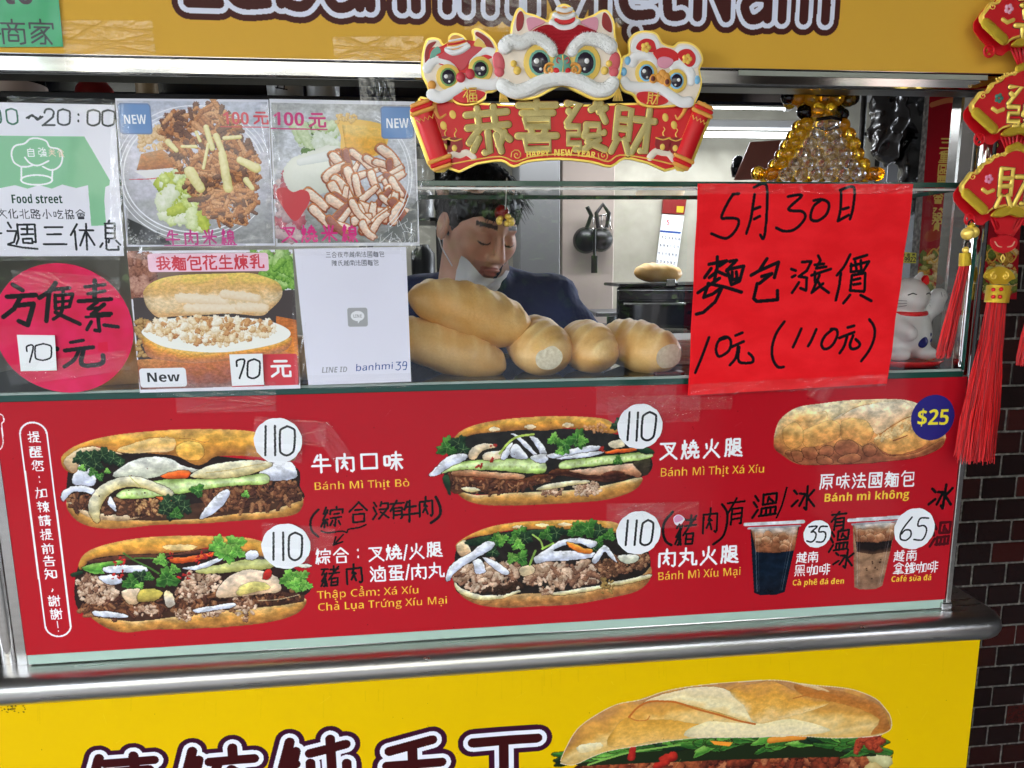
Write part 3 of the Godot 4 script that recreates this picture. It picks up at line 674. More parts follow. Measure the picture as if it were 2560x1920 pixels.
	piece(c, z.call([975, 165, 1040, 145, 1060, 180, 1000, 192]), [lin(226, 214, 186), lin(206, 190, 156)])
	for q in [[1385, 1098, 20, 0.2, LEAF_LIGHT], [1412, 1112, 26, 1.0, LEAF], [1442, 1098, 30, 0.5, LEAF], [1456, 1102, 18, 1.8, LEAF_LIGHT], [1400, 1128, 14, 0.4, LEAF_LIGHT], [1546, 1062, 22, 0.3, LEAF_DARK], [1545, 1152, 15, 0.2, LEAF]]:
		coriander(c, q[0], q[1], q[2], q[3], q[4])
	piece(c, z.call([1130, 200, 1180, 188, 1220, 215, 1170, 222]), LEAF_DARK)
	for q in [[1234, 1116], [1197, 1166], [1224, 1148], [1503, 1124]]:
		c.crumbs(c.pts([q[0] - 8, q[1] - 6, q[0] + 8, q[1] - 6, q[0] + 8, q[1] + 6, q[0] - 8, q[1] + 6]), 5, 1.5, 3.6, [[lin(196, 54, 44), lin(110, 24, 22)]], 1.0, f)

func _meatball_sandwich(c: Canvas):
	var f := c.k(1400, 1400)
	var z := func(a: Array) -> Array: return zs(1100, 1280, 2.117, a)
	c.poly(c.curve(c.pts(z.call([90, 190, 200, 130, 500, 90, 900, 100, 1080, 180, 1115, 290, 1080, 380, 800, 450, 400, 480, 120, 440, 80, 360]))), lin(36, 30, 28))
	_bun(c, z.call([75, 370, 110, 420, 220, 455, 360, 440, 500, 430, 700, 430, 900, 390, 1060, 340, 1115, 290, 1110, 360, 1040, 420, 900, 455, 700, 490, 500, 500, 340, 507, 200, 490, 110, 440]), [lin(206, 166, 112), lin(190, 136, 80), lin(170, 112, 62), lin(146, 98, 62)], 0.1)
	piece(c, z.call([75, 365, 110, 400, 220, 440, 330, 435, 420, 415, 410, 430, 300, 462, 180, 460, 95, 420]), CREAM, 0.08, 0.2, 0.2)
	c.crumbs(c.pts(z.call([90, 290, 240, 270, 420, 300, 420, 400, 300, 410, 160, 410, 90, 370])), 150, 3.5, 8.5, pale_meat(), 1.8, f)
	c.crumbs(c.pts(z.call([450, 300, 600, 260, 780, 270, 860, 350, 760, 390, 600, 380, 460, 380])), 150, 3.5, 8.5, pale_meat(), 2.0, f)
	c.crumbs(c.pts(z.call([820, 270, 960, 230, 1100, 220, 1110, 280, 1000, 320, 860, 340])), 170, 2.5, 6.5, [[lin(190, 146, 106), lin(96, 60, 44)], [lin(150, 104, 74), lin(70, 42, 34)], [lin(120, 80, 56), lin(50, 32, 26)]], 1.2, f)
	c.crumbs(c.pts(z.call([230, 410, 420, 370, 440, 400, 300, 440])), 40, 2.5, 6.0, [[lin(70, 46, 34), lin(34, 24, 20)]], 1.6, f)
	piece(c, z.call([590, 430, 700, 412, 850, 388, 850, 405, 720, 430, 620, 442]), CREAM)
	piece(c, z.call([890, 375, 1000, 355, 1110, 330, 1105, 350, 1000, 378, 900, 390]), CREAM)
	c.crumbs(c.pts(z.call([520, 400, 600, 395, 600, 430, 540, 440])), 30, 2.0, 4.5, pale_meat(), 1.0, f)
	c.crumbs(c.pts(z.call([850, 350, 920, 350, 910, 430, 860, 430])), 36, 2.0, 4.5, [[lin(170, 140, 80), lin(90, 66, 36)]], 1.0, f)
	_bun(c, z.call([82, 185, 110, 150, 180, 110, 280, 75, 400, 55, 540, 45, 700, 42, 840, 45, 940, 60, 960, 110, 860, 100, 760, 90, 640, 92, 500, 90, 380, 95, 260, 120, 150, 140, 130, 180, 160, 225, 110, 235]), RIND, 0.08)
	piece(c, z.call([85, 185, 130, 150, 160, 200, 165, 230, 115, 235]), CRUMB, 0.1, 0.3, 0.1)
	for q in [[540, 70], [660, 66], [420, 80]]:
		piece(c, z.call([q[0] - 40, q[1], q[0], q[1] - 10, q[0] + 40, q[1], q[0], q[1] + 10]), [lin(246, 230, 200), lin(234, 196, 130)], 0.05, 0.3, 0.03)
	piece(c, z.call([130, 160, 200, 135, 300, 120, 500, 95, 700, 95, 880, 105, 860, 130, 700, 120, 500, 130, 320, 160, 180, 180]), LEAF_DARK, 0.2, 0.5, 0.1)
	for q in [[1240, 1352, 24, 0.3, LEAF], [1255, 1348, 20, 1.3, LEAF_LIGHT], [1300, 1334, 24, 0.8, LEAF], [1312, 1348, 22, 1.9, LEAF_DARK], [1284, 1350, 18, 0.3, LEAF], [1296, 1362, 20, 2.2, LEAF_LIGHT], [1370, 1336, 26, 0.5, LEAF], [1392, 1332, 24, 1.4, LEAF_DARK], [1440, 1326, 26, 0.2, LEAF], [1470, 1320, 30, 0.9, LEAF], [1500, 1328, 24, 1.8, LEAF_DARK], [1524, 1338, 20, 0.4, LEAF], [1232, 1380, 20, 0.2, LEAF_DARK], [1302, 1394, 26, 0.7, LEAF], [1280, 1396, 18, 1.8, LEAF_LIGHT], [1496, 1356, 20, 0.6, LEAF], [1484, 1372, 16, 1.6, LEAF_DARK]]:
		coriander(c, q[0], q[1], q[2], q[3], q[4])
	piece(c, z.call([30, 360, 45, 300, 90, 255, 160, 215, 240, 160, 290, 165, 270, 200, 200, 240, 120, 290, 70, 330, 50, 362]), SNOW)
	piece(c, z.call([175, 260, 215, 250, 240, 300, 235, 322, 190, 325, 182, 290]), SNOW)
	piece(c, z.call([225, 240, 290, 260, 350, 300, 368, 325, 330, 330, 270, 285]), SNOW)
	piece(c, z.call([500, 240, 560, 200, 640, 150, 740, 138, 830, 160, 800, 190, 740, 165, 660, 175, 600, 205, 700, 205, 820, 215, 800, 240, 680, 255, 560, 262, 510, 272]), SNOW)
	piece(c, z.call([670, 160, 720, 170, 760, 190, 808, 200, 790, 220, 740, 215, 690, 190]), [lin(250, 180, 80), lin(240, 140, 50), lin(206, 100, 34)])
	piece(c, z.call([805, 255, 830, 210, 870, 175, 900, 200, 940, 268, 900, 240, 870, 210, 840, 260, 815, 272]), SNOW)
	piece(c, z.call([940, 235, 1000, 225, 1050, 232, 1040, 262, 980, 272]), ONION)
	piece(c, z.call([420, 300, 480, 280, 502, 315, 440, 340]), [lin(226, 206, 170), lin(206, 180, 140)])
	c.stroke(z.call([490, 120, 530, 150, 545, 190]), 4.4, lin(160, 190, 90))
	c.stroke(z.call([505, 205, 490, 240, 475, 280]), 5.6, lin(120, 150, 70))
	c.stroke(z.call([540, 195, 570, 180, 600, 165]), 5.0, lin(160, 200, 80))

func _plain_loaf(c: Canvas):
	var f := c.k(2100, 1080)
	var q := c.curve(c.pts(zoom(1920, 960, [50, 540, 70, 380, 130, 280, 260, 200, 450, 170, 700, 140, 1000, 130, 1200, 140, 1350, 200, 1480, 320, 1530, 430, 1530, 490, 1480, 560, 1300, 630, 900, 680, 600, 690, 400, 700, 250, 690, 130, 620])))
	c.slab(q, [lin(244, 226, 186), lin(240, 206, 150), lin(230, 170, 104), lin(216, 150, 84), lin(180, 112, 66), lin(150, 84, 56)], 0.08, 0.7, 0.22)
	var z := func(a: Array) -> Array: return zoom(1920, 960, a)
	piece(c, z.call([150, 600, 230, 570, 300, 585, 330, 560, 400, 575, 470, 560, 500, 530, 560, 545, 620, 500, 700, 480, 780, 520, 820, 545, 880, 510, 950, 560, 1010, 610, 1100, 620, 1300, 590, 1500, 480, 1490, 540, 1300, 630, 900, 680, 500, 695, 280, 690]), [lin(190, 126, 80), lin(158, 92, 60), lin(140, 78, 54), lin(150, 92, 62)], 0.07, 0.3, 0.3)
	for w in [[300, 560, 390, 545, 430, 610, 380, 650, 300, 620], [480, 540, 560, 545, 560, 600, 500, 640, 440, 600], [600, 500, 700, 485, 780, 530, 760, 600, 650, 620, 580, 570], [650, 620, 760, 600, 800, 650, 700, 685, 600, 670], [820, 550, 880, 520, 940, 570, 900, 620, 840, 610], [430, 620, 520, 630, 560, 680, 440, 690], [200, 590, 290, 590, 300, 650, 240, 670]]:
		piece(c, z.call(w), [lin(186, 118, 76), lin(160, 94, 62), lin(136, 76, 52)], 0.06, 0.3, 0.35)
	for w in [[290, 430, 400, 360, 560, 315, 640, 390, 610, 460, 480, 520, 330, 540], [640, 330, 760, 290, 860, 330, 910, 430, 820, 530, 720, 480, 640, 470], [130, 400, 230, 330, 300, 400, 290, 520, 200, 560, 140, 500], [920, 480, 1100, 430, 1260, 400, 1400, 470, 1300, 560, 1100, 610, 980, 570]]:
		piece(c, z.call(w), [lin(236, 190, 120), lin(226, 164, 92), lin(210, 142, 76)], 0.06, 0.3, 0.12)
	piece(c, z.call([560, 310, 700, 230, 900, 170, 1150, 150, 1260, 230, 1100, 330, 940, 430, 860, 320, 700, 290]), [lin(246, 230, 200), lin(240, 206, 166), lin(232, 190, 144)], 0.05, 0.3, 0.08)
	c.crumbs(c.pts(z.call([900, 490, 1020, 400, 1230, 290, 1260, 380, 1080, 450, 950, 500])), 60, 2.0, 5.0, [[lin(240, 214, 160), lin(196, 146, 90)]], 1.4, f)
	c.stroke(z.call([430, 250, 500, 240, 520, 300]), 1.6, lin(216, 176, 120))
	c.stroke(z.call([1080, 490, 1140, 470, 1200, 445]), 3.0, lin(150, 84, 50))
	c.stroke(zoom(1920, 960, [960, 440, 1060, 370, 1180, 300, 1240, 280]), 2.0, lin(170, 96, 50))
	c.stroke(zoom(1920, 960, [640, 270, 760, 200, 900, 170]), 1.6, lin(206, 160, 110))

func _iced_cups(c: Canvas):
	for k in 2:
		var lid: Array = [[1863, 1311, 2008, 1304], [2122, 1301, 2252, 1293]][k]
		var body: PackedVector2Array = c.pts([[1876, 1322, 1998, 1316, 1962, 1480, 1940, 1487, 1900, 1488, 1885, 1482], [2132, 1312, 2242, 1306, 2206, 1464, 2190, 1472, 2150, 1474, 2136, 1468]][k])
		var dark := [lin(28, 22, 28), lin(20, 22, 32), lin(16, 26, 40), lin(14, 28, 44), lin(16, 26, 40), lin(14, 20, 32)]
		var milk := [lin(150, 108, 78), lin(158, 118, 88), lin(160, 122, 94), lin(150, 112, 86), lin(134, 100, 80)]
		c.slab(body, dark if k == 0 else milk, 0.05, 1.0, 0.05)
		var f := c.k(lid[0], lid[1])
		var ice: Array = [[1877, 1322, 1996, 1316, 1986, 1376, 1940, 1382, 1890, 1380], [2133, 1312, 2240, 1306, 2234, 1350, 2190, 1356, 2140, 1354]][k]
		if k == 1:
			c.slab(c.pts([2138, 1346, 2232, 1340, 2226, 1378, 2180, 1386, 2142, 1380]), [lin(40, 26, 24), lin(24, 16, 18), lin(30, 20, 20), lin(84, 56, 42)], 0.08, 1.0, 0.2)
		c.slab(c.pts(ice), [lin(200, 192, 186), lin(176, 130, 98), lin(156, 98, 66), lin(120, 70, 46)], 0.08, 1.0, 0.2)
		for i in 12:
			var u := lerpf(ice[0] + 14, ice[2] - 16, c.rng.randf())
			var v := lerpf(ice[1] + 14, ice[1] + (48 if k == 0 else 36), c.rng.randf())
			var q := []
			for j in 5:
				var g := TAU * j / 5.0 + i
				q.append_array([u + cos(g) * (9.0 + 5.0 * (j % 2)), v + sin(g) * (11.0 - 3.0 * (j % 2))])
			piece(c, q, [lin(200, 158, 124), lin(166, 112, 78), lin(134, 80, 54)], 0.08, 0.6, 0.12)
		for i in 4:
			var x0 := lerpf(body[0].x, body[1].x, [0.10, 0.16, 0.84, 0.90][i])
			var x1 := lerpf(body[body.size() - 1].x, body[2].x, [0.10, 0.16, 0.84, 0.90][i])
			c.line(PackedVector2Array([Vector2(x0, body[0].y + 6), Vector2(x1, body[2].y - 4)]), 2.0 * f, Color(0.85, 0.86, 0.9, [0.30, 0.12, 0.10, 0.22][i]))
		if k == 1:
			for i in 9:
				c.disc(c.m(c.rng.randf_range(2144, 2206), c.rng.randf_range(1396, 1452)), c.rng.randf_range(1.4, 3.0), Color(0.2, 0.12, 0.09, 0.7))
		c.line(c.pts(lid), 9.0 * f, lin(206, 208, 212))
		c.line(c.pts([lid[0] + 8, lid[1] + 10, lid[2] - 8, lid[3] + 10]), 5.0 * f, lin(160, 160, 166))

func paint_sign() -> Canvas:
	var c := Canvas.new(-0.75, 1.7456, 0.918, 1.96, 1220.0, 0.002, lin(222, 170, 62), 5)
	var base := (c.y1 - P(1300, 29, 0.002).y) * c.s
	var brown := lin(74, 36, 34)
	var k := c.k(1300, 20)
	# skeletons of the rounded letters: x in photograph pixels, y in letter heights above the base line (0.62 is the height of a small letter)
	var hgt := 150.0 * k
	var sets := [
		[472, "L", 70], [578, "e", 88], [704, "b", 78], [822, "a", 74], [926, "n", 76], [1040, "h", 76], [1166, "m", 118], [1330, "i", 4],
		[1382, "v", 86], [1508, "i", 4], [1560, "e", 74], [1660, "t", 46], [1744, "N", 76], [1862, "a", 62], [1956, "m", 118],
	]
	var forms := {
		"L": [[0, 1, 0, 0, 1, 0]], "e": [[0, .33, 1, .33, 1, .45, .75, .6, .3, .6, 0, .42, 0, .15, .3, 0, .95, .02]], "b": [[0, 1, 0, 0.02], [0, .4, .3, .6, .7, .6, 1, .38, 1, .2, .7, 0, .3, 0, 0, .1]],
		"a": [[.1, .55, .5, .6, .95, .5, 1, .0], [1, .33, .4, .34, 0, .2, .2, 0, .6, 0, 1, .15]], "n": [[0, .6, 0, 0], [0, .4, .3, .6, .7, .6, 1, .42, 1, 0]], "h": [[0, 1, 0, 0], [0, .4, .3, .6, .7, .6, 1, .42, 1, 0]],
		"m": [[0, .6, 0, 0], [0, .45, .2, .6, .4, .56, .5, .4, .5, 0], [.5, .45, .7, .6, .9, .56, 1, .4, 1, 0]], "i": [[0, .6, 0, 0], [0, .85, .1, .85]], "v": [[0, .6, .5, 0, 1, .6]], "t": [[.2, .85, .2, .12, .5, 0, 1, .02], [-.1, .6, .8, .6]], "N": [[0, 0, 0, 1, 1, 0, 1, 1]],
	}
	var lines := []
	for q in sets:
		for f in forms[q[1]]:
			var l := PackedVector2Array()
			for i in range(0, f.size(), 2):
				var x: float = c.m(q[0], 20).x + f[i] * q[2] * k
				l.append(Vector2(x, base - f[i + 1] * hgt))
			lines.append(c.curve(l, false, 5) if q[1] in "ebanhmt" and l.size() > 3 else l)
	var dot := PackedVector2Array()
	for i in 15:
		dot.append(c.m(1588, 78) + Vector2.from_angle(TAU * i / 14) * 5.0 * k)
	for pen in [[76.0, brown], [48.0, lin(226, 228, 244)], [24.0, brown]]:
		for l in lines:
			c.line(l, pen[0] * k, pen[1])
		if pen[0] != 24.0:
			c.line(dot, (pen[0] - 14.0) * k, pen[1])
	c.disc(c.m(1588, 78), 12.0 * k, brown)
	return c

func paint_front() -> Canvas:
	var yellow := lin(226, 184, 0)
	var c := Canvas.new(-0.85, 0.36, 0.9657, 0.80, 1125.0, 0.0, yellow, 7)
	var brown := lin(62, 18, 22)
	for pen in [[74.0, lin(56, 16, 40)], [48.0, lin(232, 232, 246)], [25.0, lin(58, 14, 16)]]:
		for q in [["傳", 305, 1985, 178, 220], ["統", 548, 1968, 186, 220], ["純", 790, 1950, 188, 226], ["手", 1037, 1935, 178, 200], ["工", 1264, 1922, 190, 206]]:
			c.glyph(q[0], q[1], q[2], q[3], q[4], [pen])
	# the big sandwich
	var f := c.k(1800, 1850)
	var low := c.curve(c.pts([1440, 1915, 1600, 1900, 1900, 1895, 2190, 1890, 2216, 1930, 2200, 1990, 2060, 2060, 1800, 2080, 1560, 2060, 1450, 1990]))
	c.poly(low, lin(52, 24, 18))
	c.crumbs(c.pts([1450, 1900, 1700, 1880, 2000, 1870, 2200, 1860, 2210, 1960, 2060, 2040, 1800, 2060, 1560, 2040, 1470, 1980]), 420, 8.0, 22.0, [[lin(190, 104, 60), lin(70, 24, 18)], [lin(160, 70, 44), lin(50, 18, 16)], [lin(206, 136, 90), lin(96, 40, 26)], [lin(120, 54, 38), lin(40, 16, 14)]], 1.5, f)
	c.pill(2185, 1885, 2215, 1905, 20, 16, lin(226, 222, 170), lin(150, 140, 90), 0.2, 0.3)
	c.pill(2180, 1925, 2210, 1960, 22, 18, lin(220, 200, 140), lin(160, 120, 60), 0.2, 0.3)
	c.pill(1925, 1880, 1965, 1876, 11, 8, lin(230, 84, 40), lin(160, 40, 20), 0.2, 0.3)
	c.poly(c.pts([1420, 1905, 1470, 1870, 1700, 1845, 2000, 1838, 2190, 1850, 2190, 1890, 1800, 1900, 1450, 1915]), lin(30, 40, 22))
	for i in 60:
		var t := i / 59.0
		var u := lerpf(1420, 2190, t)
		var v := 1876.0 - sin(t * PI) * 22.0 + c.rng.randf_range(-12, 16) - t * 14.0 + (14.0 if t < 0.1 else 0.0)
		var tone: Array = [LEAF, LEAF_DARK, LEAF, LEAF_LIGHT][c.rng.randi() % 4]
		var l := c.rng.randf_range(34, 62)
		var a := c.rng.randf_range(-0.5, 0.3)
		var q := []
		for j in 10:
			var g := TAU * j / 10.0
			var rr := 1.0 + c.rng.randf_range(-0.25, 0.25)
			var e := Vector2(cos(g) * l * rr, sin(g) * 11.0 * rr).rotated(a)
			q.append_array([u + e.x, v + e.y])
		piece(c, q, tone, 0.12, 0.4, 0.5)
		c.line(c.pts([u - cos(a) * l * 0.7, v - sin(a) * l * 0.7, u + cos(a) * l * 0.7, v + sin(a) * l * 0.7]), 0.9, Color(0.55, 0.7, 0.35, 0.4))
	c.stroke([1470, 1912, 1560, 1885, 1660, 1868, 1700, 1862], 5.0, lin(126, 170, 78))
	for q in [[1582, 1872, 1578, 1895, 9, lin(200, 50, 40)], [1660, 1900, 1680, 1890, 13, lin(206, 56, 40)], [1640, 1915, 1665, 1905, 9, lin(196, 50, 36)]]:
		c.pill(q[0], q[1], q[2], q[3], q[4], q[4], q[5], lin(110, 20, 20), 0.3, 0.4)
	c.poly(c.pts([1775, 1852, 1832, 1856, 1824, 1866, 1786, 1862]), lin(240, 150, 50))
	c.pill(1925, 1850, 2010, 1842, 8, 7, lin(240, 160, 60), lin(190, 100, 30), 0.1, 0.2)
	c.crumbs(c.pts([2140, 1846, 2196, 1842, 2196, 1876, 2130, 1870]), 16, 6.0, 14.0, [[lin(196, 80, 50), lin(90, 26, 20)]], 1.0, f)
	var bun := zoom(1280, 1440, [420, 1600, 470, 1480, 560, 1330, 700, 1220, 900, 1110, 1110, 1070, 1300, 1000, 1500, 960, 1750, 930, 2000, 912, 2212, 900, 2362, 908, 2512, 933, 2862, 965, 3012, 1000, 3142, 1060, 3212, 1130, 3267, 1210, 3277, 1310, 3212, 1360, 3112, 1385, 2812, 1400, 2512, 1385, 2312, 1372, 2180, 1390, 1900, 1396, 1600, 1400, 1400, 1420, 1100, 1470, 850, 1510, 700, 1560, 540, 1630, 440, 1625])
	var q := c.curve(c.pts(bun), true, 4)
	c.slab(q, [lin(190, 136, 84), lin(206, 146, 70), lin(214, 156, 70), lin(224, 180, 104), lin(226, 194, 130), lin(214, 170, 96)], 0.07, 0.6, 0.3)
	var z := func(a: Array) -> Array: return zs(1380, 1680, 1.443, a)
	piece(c, z.call([330, 110, 400, 80, 520, 55, 620, 60, 690, 110, 740, 180, 680, 170, 560, 135, 460, 110, 390, 105]), [lin(236, 216, 176), lin(232, 210, 160), lin(238, 222, 176), lin(226, 196, 134)], 0.05, 0.3, 0.12)
	piece(c, z.call([200, 265, 230, 200, 270, 165, 310, 175, 400, 170, 480, 180, 560, 200, 500, 235, 380, 245, 300, 262]), [lin(214, 156, 60), lin(226, 172, 80), lin(224, 176, 96)], 0.06, 0.3, 0.05)
	piece(c, z.call([480, 215, 560, 180, 680, 185, 760, 185, 860, 170, 960, 190, 1000, 215, 860, 232, 640, 236, 500, 236]), [lin(240, 222, 170), lin(238, 220, 176), lin(226, 206, 160)], 0.05, 0.3, 0.0)
	piece(c, z.call([730, 180, 690, 120, 640, 65, 720, 45, 800, 35, 900, 80, 1000, 110, 900, 150, 800, 175]), [lin(206, 146, 76), lin(222, 160, 64), lin(222, 166, 76), lin(230, 196, 136)], 0.07, 0.3, 0.05)
	piece(c, z.call([900, 80, 880, 45, 1000, 60, 1100, 85, 1180, 120, 1215, 180, 1215, 210, 1150, 225, 1180, 170, 1100, 130, 1000, 105]), [lin(186, 122, 64), lin(176, 108, 48), lin(190, 120, 50)], 0.09, 0.4, 0.05)
	piece(c, z.call([885, 42, 950, 48, 1000, 70, 950, 62]), [lin(226, 196, 150), lin(206, 166, 110)], 0.05, 0.3, 0.0)
	piece(c, z.call([90, 285, 100, 265, 170, 255, 180, 275, 120, 292]), [lin(236, 226, 190), lin(220, 196, 140)], 0.05, 0.3, 0.0)
	c.stroke(zoom(1280, 1440, [1010, 1220, 1080, 1140, 1180, 1085, 1300, 1080, 1420, 1090, 1600, 1150, 1800, 1205, 1950, 1250, 2100, 1280]), 5.0, lin(188, 100, 36))
	c.stroke(zoom(1280, 1440, [1010, 1220, 1080, 1250, 1160, 1245, 1190, 1210]), 3.0, lin(196, 116, 48))
	c.stroke(zoom(1280, 1440, [1140, 1075, 1110, 1070, 1180, 1045]), 3.0, lin(170, 120, 80))
	c.stroke(zoom(1920, 1440, [220, 1060, 330, 1030, 420, 1010, 560, 1030, 620, 1060]), 3.0, lin(186, 110, 44))
	# a thin pale edge left by the cutting-out, and the dirt along the upper left
	c.line(q, 1.4, lin(222, 200, 180))
	for i in 26:
		c.disc(c.m(c.rng.randf_range(-10, 66), c.rng.randf_range(1762, 1782)), c.rng.randf_range(0.6, 2.6), lin(150, 116, 20).lerp(lin(70, 56, 24), c.rng.randf()))
	for i in 60:
		var u := c.rng.randf_range(20, 2430)
		var v := 1752.0 - u * 0.068 + c.rng.randf_range(0, 40)
		c.line(c.pts([u, v, u + c.rng.randf_range(-3, 3), v + c.rng.randf_range(6, 60)]), c.rng.randf_range(1.0, 2.4), Color(0.42, 0.34, 0.10, c.rng.randf_range(0.01, 0.06)))
	for i in 40:
		var p := Vector2(c.rng.randf() * c.im.get_width(), c.rng.randf_range(0, 260))
		c.line(PackedVector2Array([p, p + Vector2.from_angle(c.rng.randf() * TAU) * c.rng.randf_range(3, 26)]), 1.0, Color(0.98, 0.9, 0.5, c.rng.randf_range(0.1, 0.4)))
	for i in 22:
		c.disc(c.m(c.rng.randf_range(100, 2400), c.rng.randf_range(1690, 1900)), c.rng.randf_range(0.4, 0.9), lin(120, 92, 16))
	return c

func quad_canvas(q: Array, z: float, color: Color, seed_at: int, res := 2300.0) -> Canvas:
	var a := Vector2(INF, INF)
	var b := -a
	for i in range(0, q.size(), 2):
		var p := P(q[i], q[i + 1], z)
		a = a.min(Vector2(p.x, p.y))
		b = b.max(Vector2(p.x, p.y))
	return Canvas.new(a.x, a.y, b.x, b.y, res, z, color, seed_at)

func new_badge(c: Canvas, u: float, v: float):
	var f := c.k(u, v)
	c.poly(c.rounded(c.m(u, v), Vector2(41, 39) * f, 9 * f), lin(112, 132, 172))
	c.poly(c.rounded(c.m(u, v), Vector2(38, 36) * f, 8 * f), lin(110, 146, 196))
	c.latin("NEW", u - 29, v + 13, u + 29, v + 13, 23, true, lin(244, 246, 250))

const HOURS := [-70, 254, 286, 262, 310, 640, -70, 641]
func paint_hours() -> Canvas:
	var c := quad_canvas(HOURS, 0.005, lin(228, 226, 236), 11)
	var green := lin(132, 190, 148)
	c.poly(c.pts(zoom(0, 0, [-250, 1170, 730, 1180, 950, 1560, 945, 1600, 910, 1615, 890, 1900, 800, 1900, 760, 1600, 660, 1625, 540, 1595, 450, 1630, 340, 1600, 240, 1630, 130, 1600, 0, 1625, -250, 1620])), green)
	c.poly(c.pts(zoom(0, 480, [760, -80, 890, -80, 918, 290, 790, 292])), green)
	var pen := 4.4
	for l in [[180, 1440, 120, 1400, 100, 1320, 130, 1260, 210, 1240, 260, 1200, 330, 1195, 400, 1220, 430, 1270, 510, 1290, 540, 1350, 520, 1430, 450, 1470, 370, 1440], [185, 1440, 185, 1560], [455, 1465, 450, 1560], [215, 1360, 260, 1410, 330, 1430, 420, 1390], [180, 1440, 240, 1440, 290, 1425]]:
		c.stroke(zoom(0, 0, l), pen, WHITE)
	var brim := []
	for i in 25:
		brim.append_array([318 + cos(TAU * i / 24.0) * 136, 1555 + sin(TAU * i / 24.0) * 42])
	c.stroke(zoom(0, 0, brim), pen, WHITE)
	c.row("自強", 77, 380, 106, 380, 20, 22, 2.2, WHITE)
	c.row("美食", 130, 381, 152, 383, 18, 20, 1.8, lin(240, 214, 190))
	c.latin("Food street", 29, 508, 158, 508, 22, true, lin(26, 60, 50))
	c.row("文化北路小吃協會", 5, 534, 202, 536, 23, 24, 2.1, lin(50, 50, 60))
	var hand := lin(30, 32, 38)
	c.row("00", -12, 290, 30, 291, 26, 40, 4.6, lin(22, 90, 66), 0.0, 0.6)
	c.row("～20:00", 86, 292, 271, 295, 30, 40, 4.8, hand, 0.1, 0.6)
	c.glyph("～", 86, 292, 40, 30, [[4.8, hand]])
	for q in [["週", 56, 590, 72, 72], ["三", 137, 588, 56, 54], ["休", 206, 592, 58, 66], ["息", 276, 588, 52, 80]]:
		c.glyph(q[0], q[1], q[2], q[3], q[4], [[5.2, hand]], 0.06, 1.0)
	c.stroke([-20, 586, 4, 583], 5.0, hand)
	return c

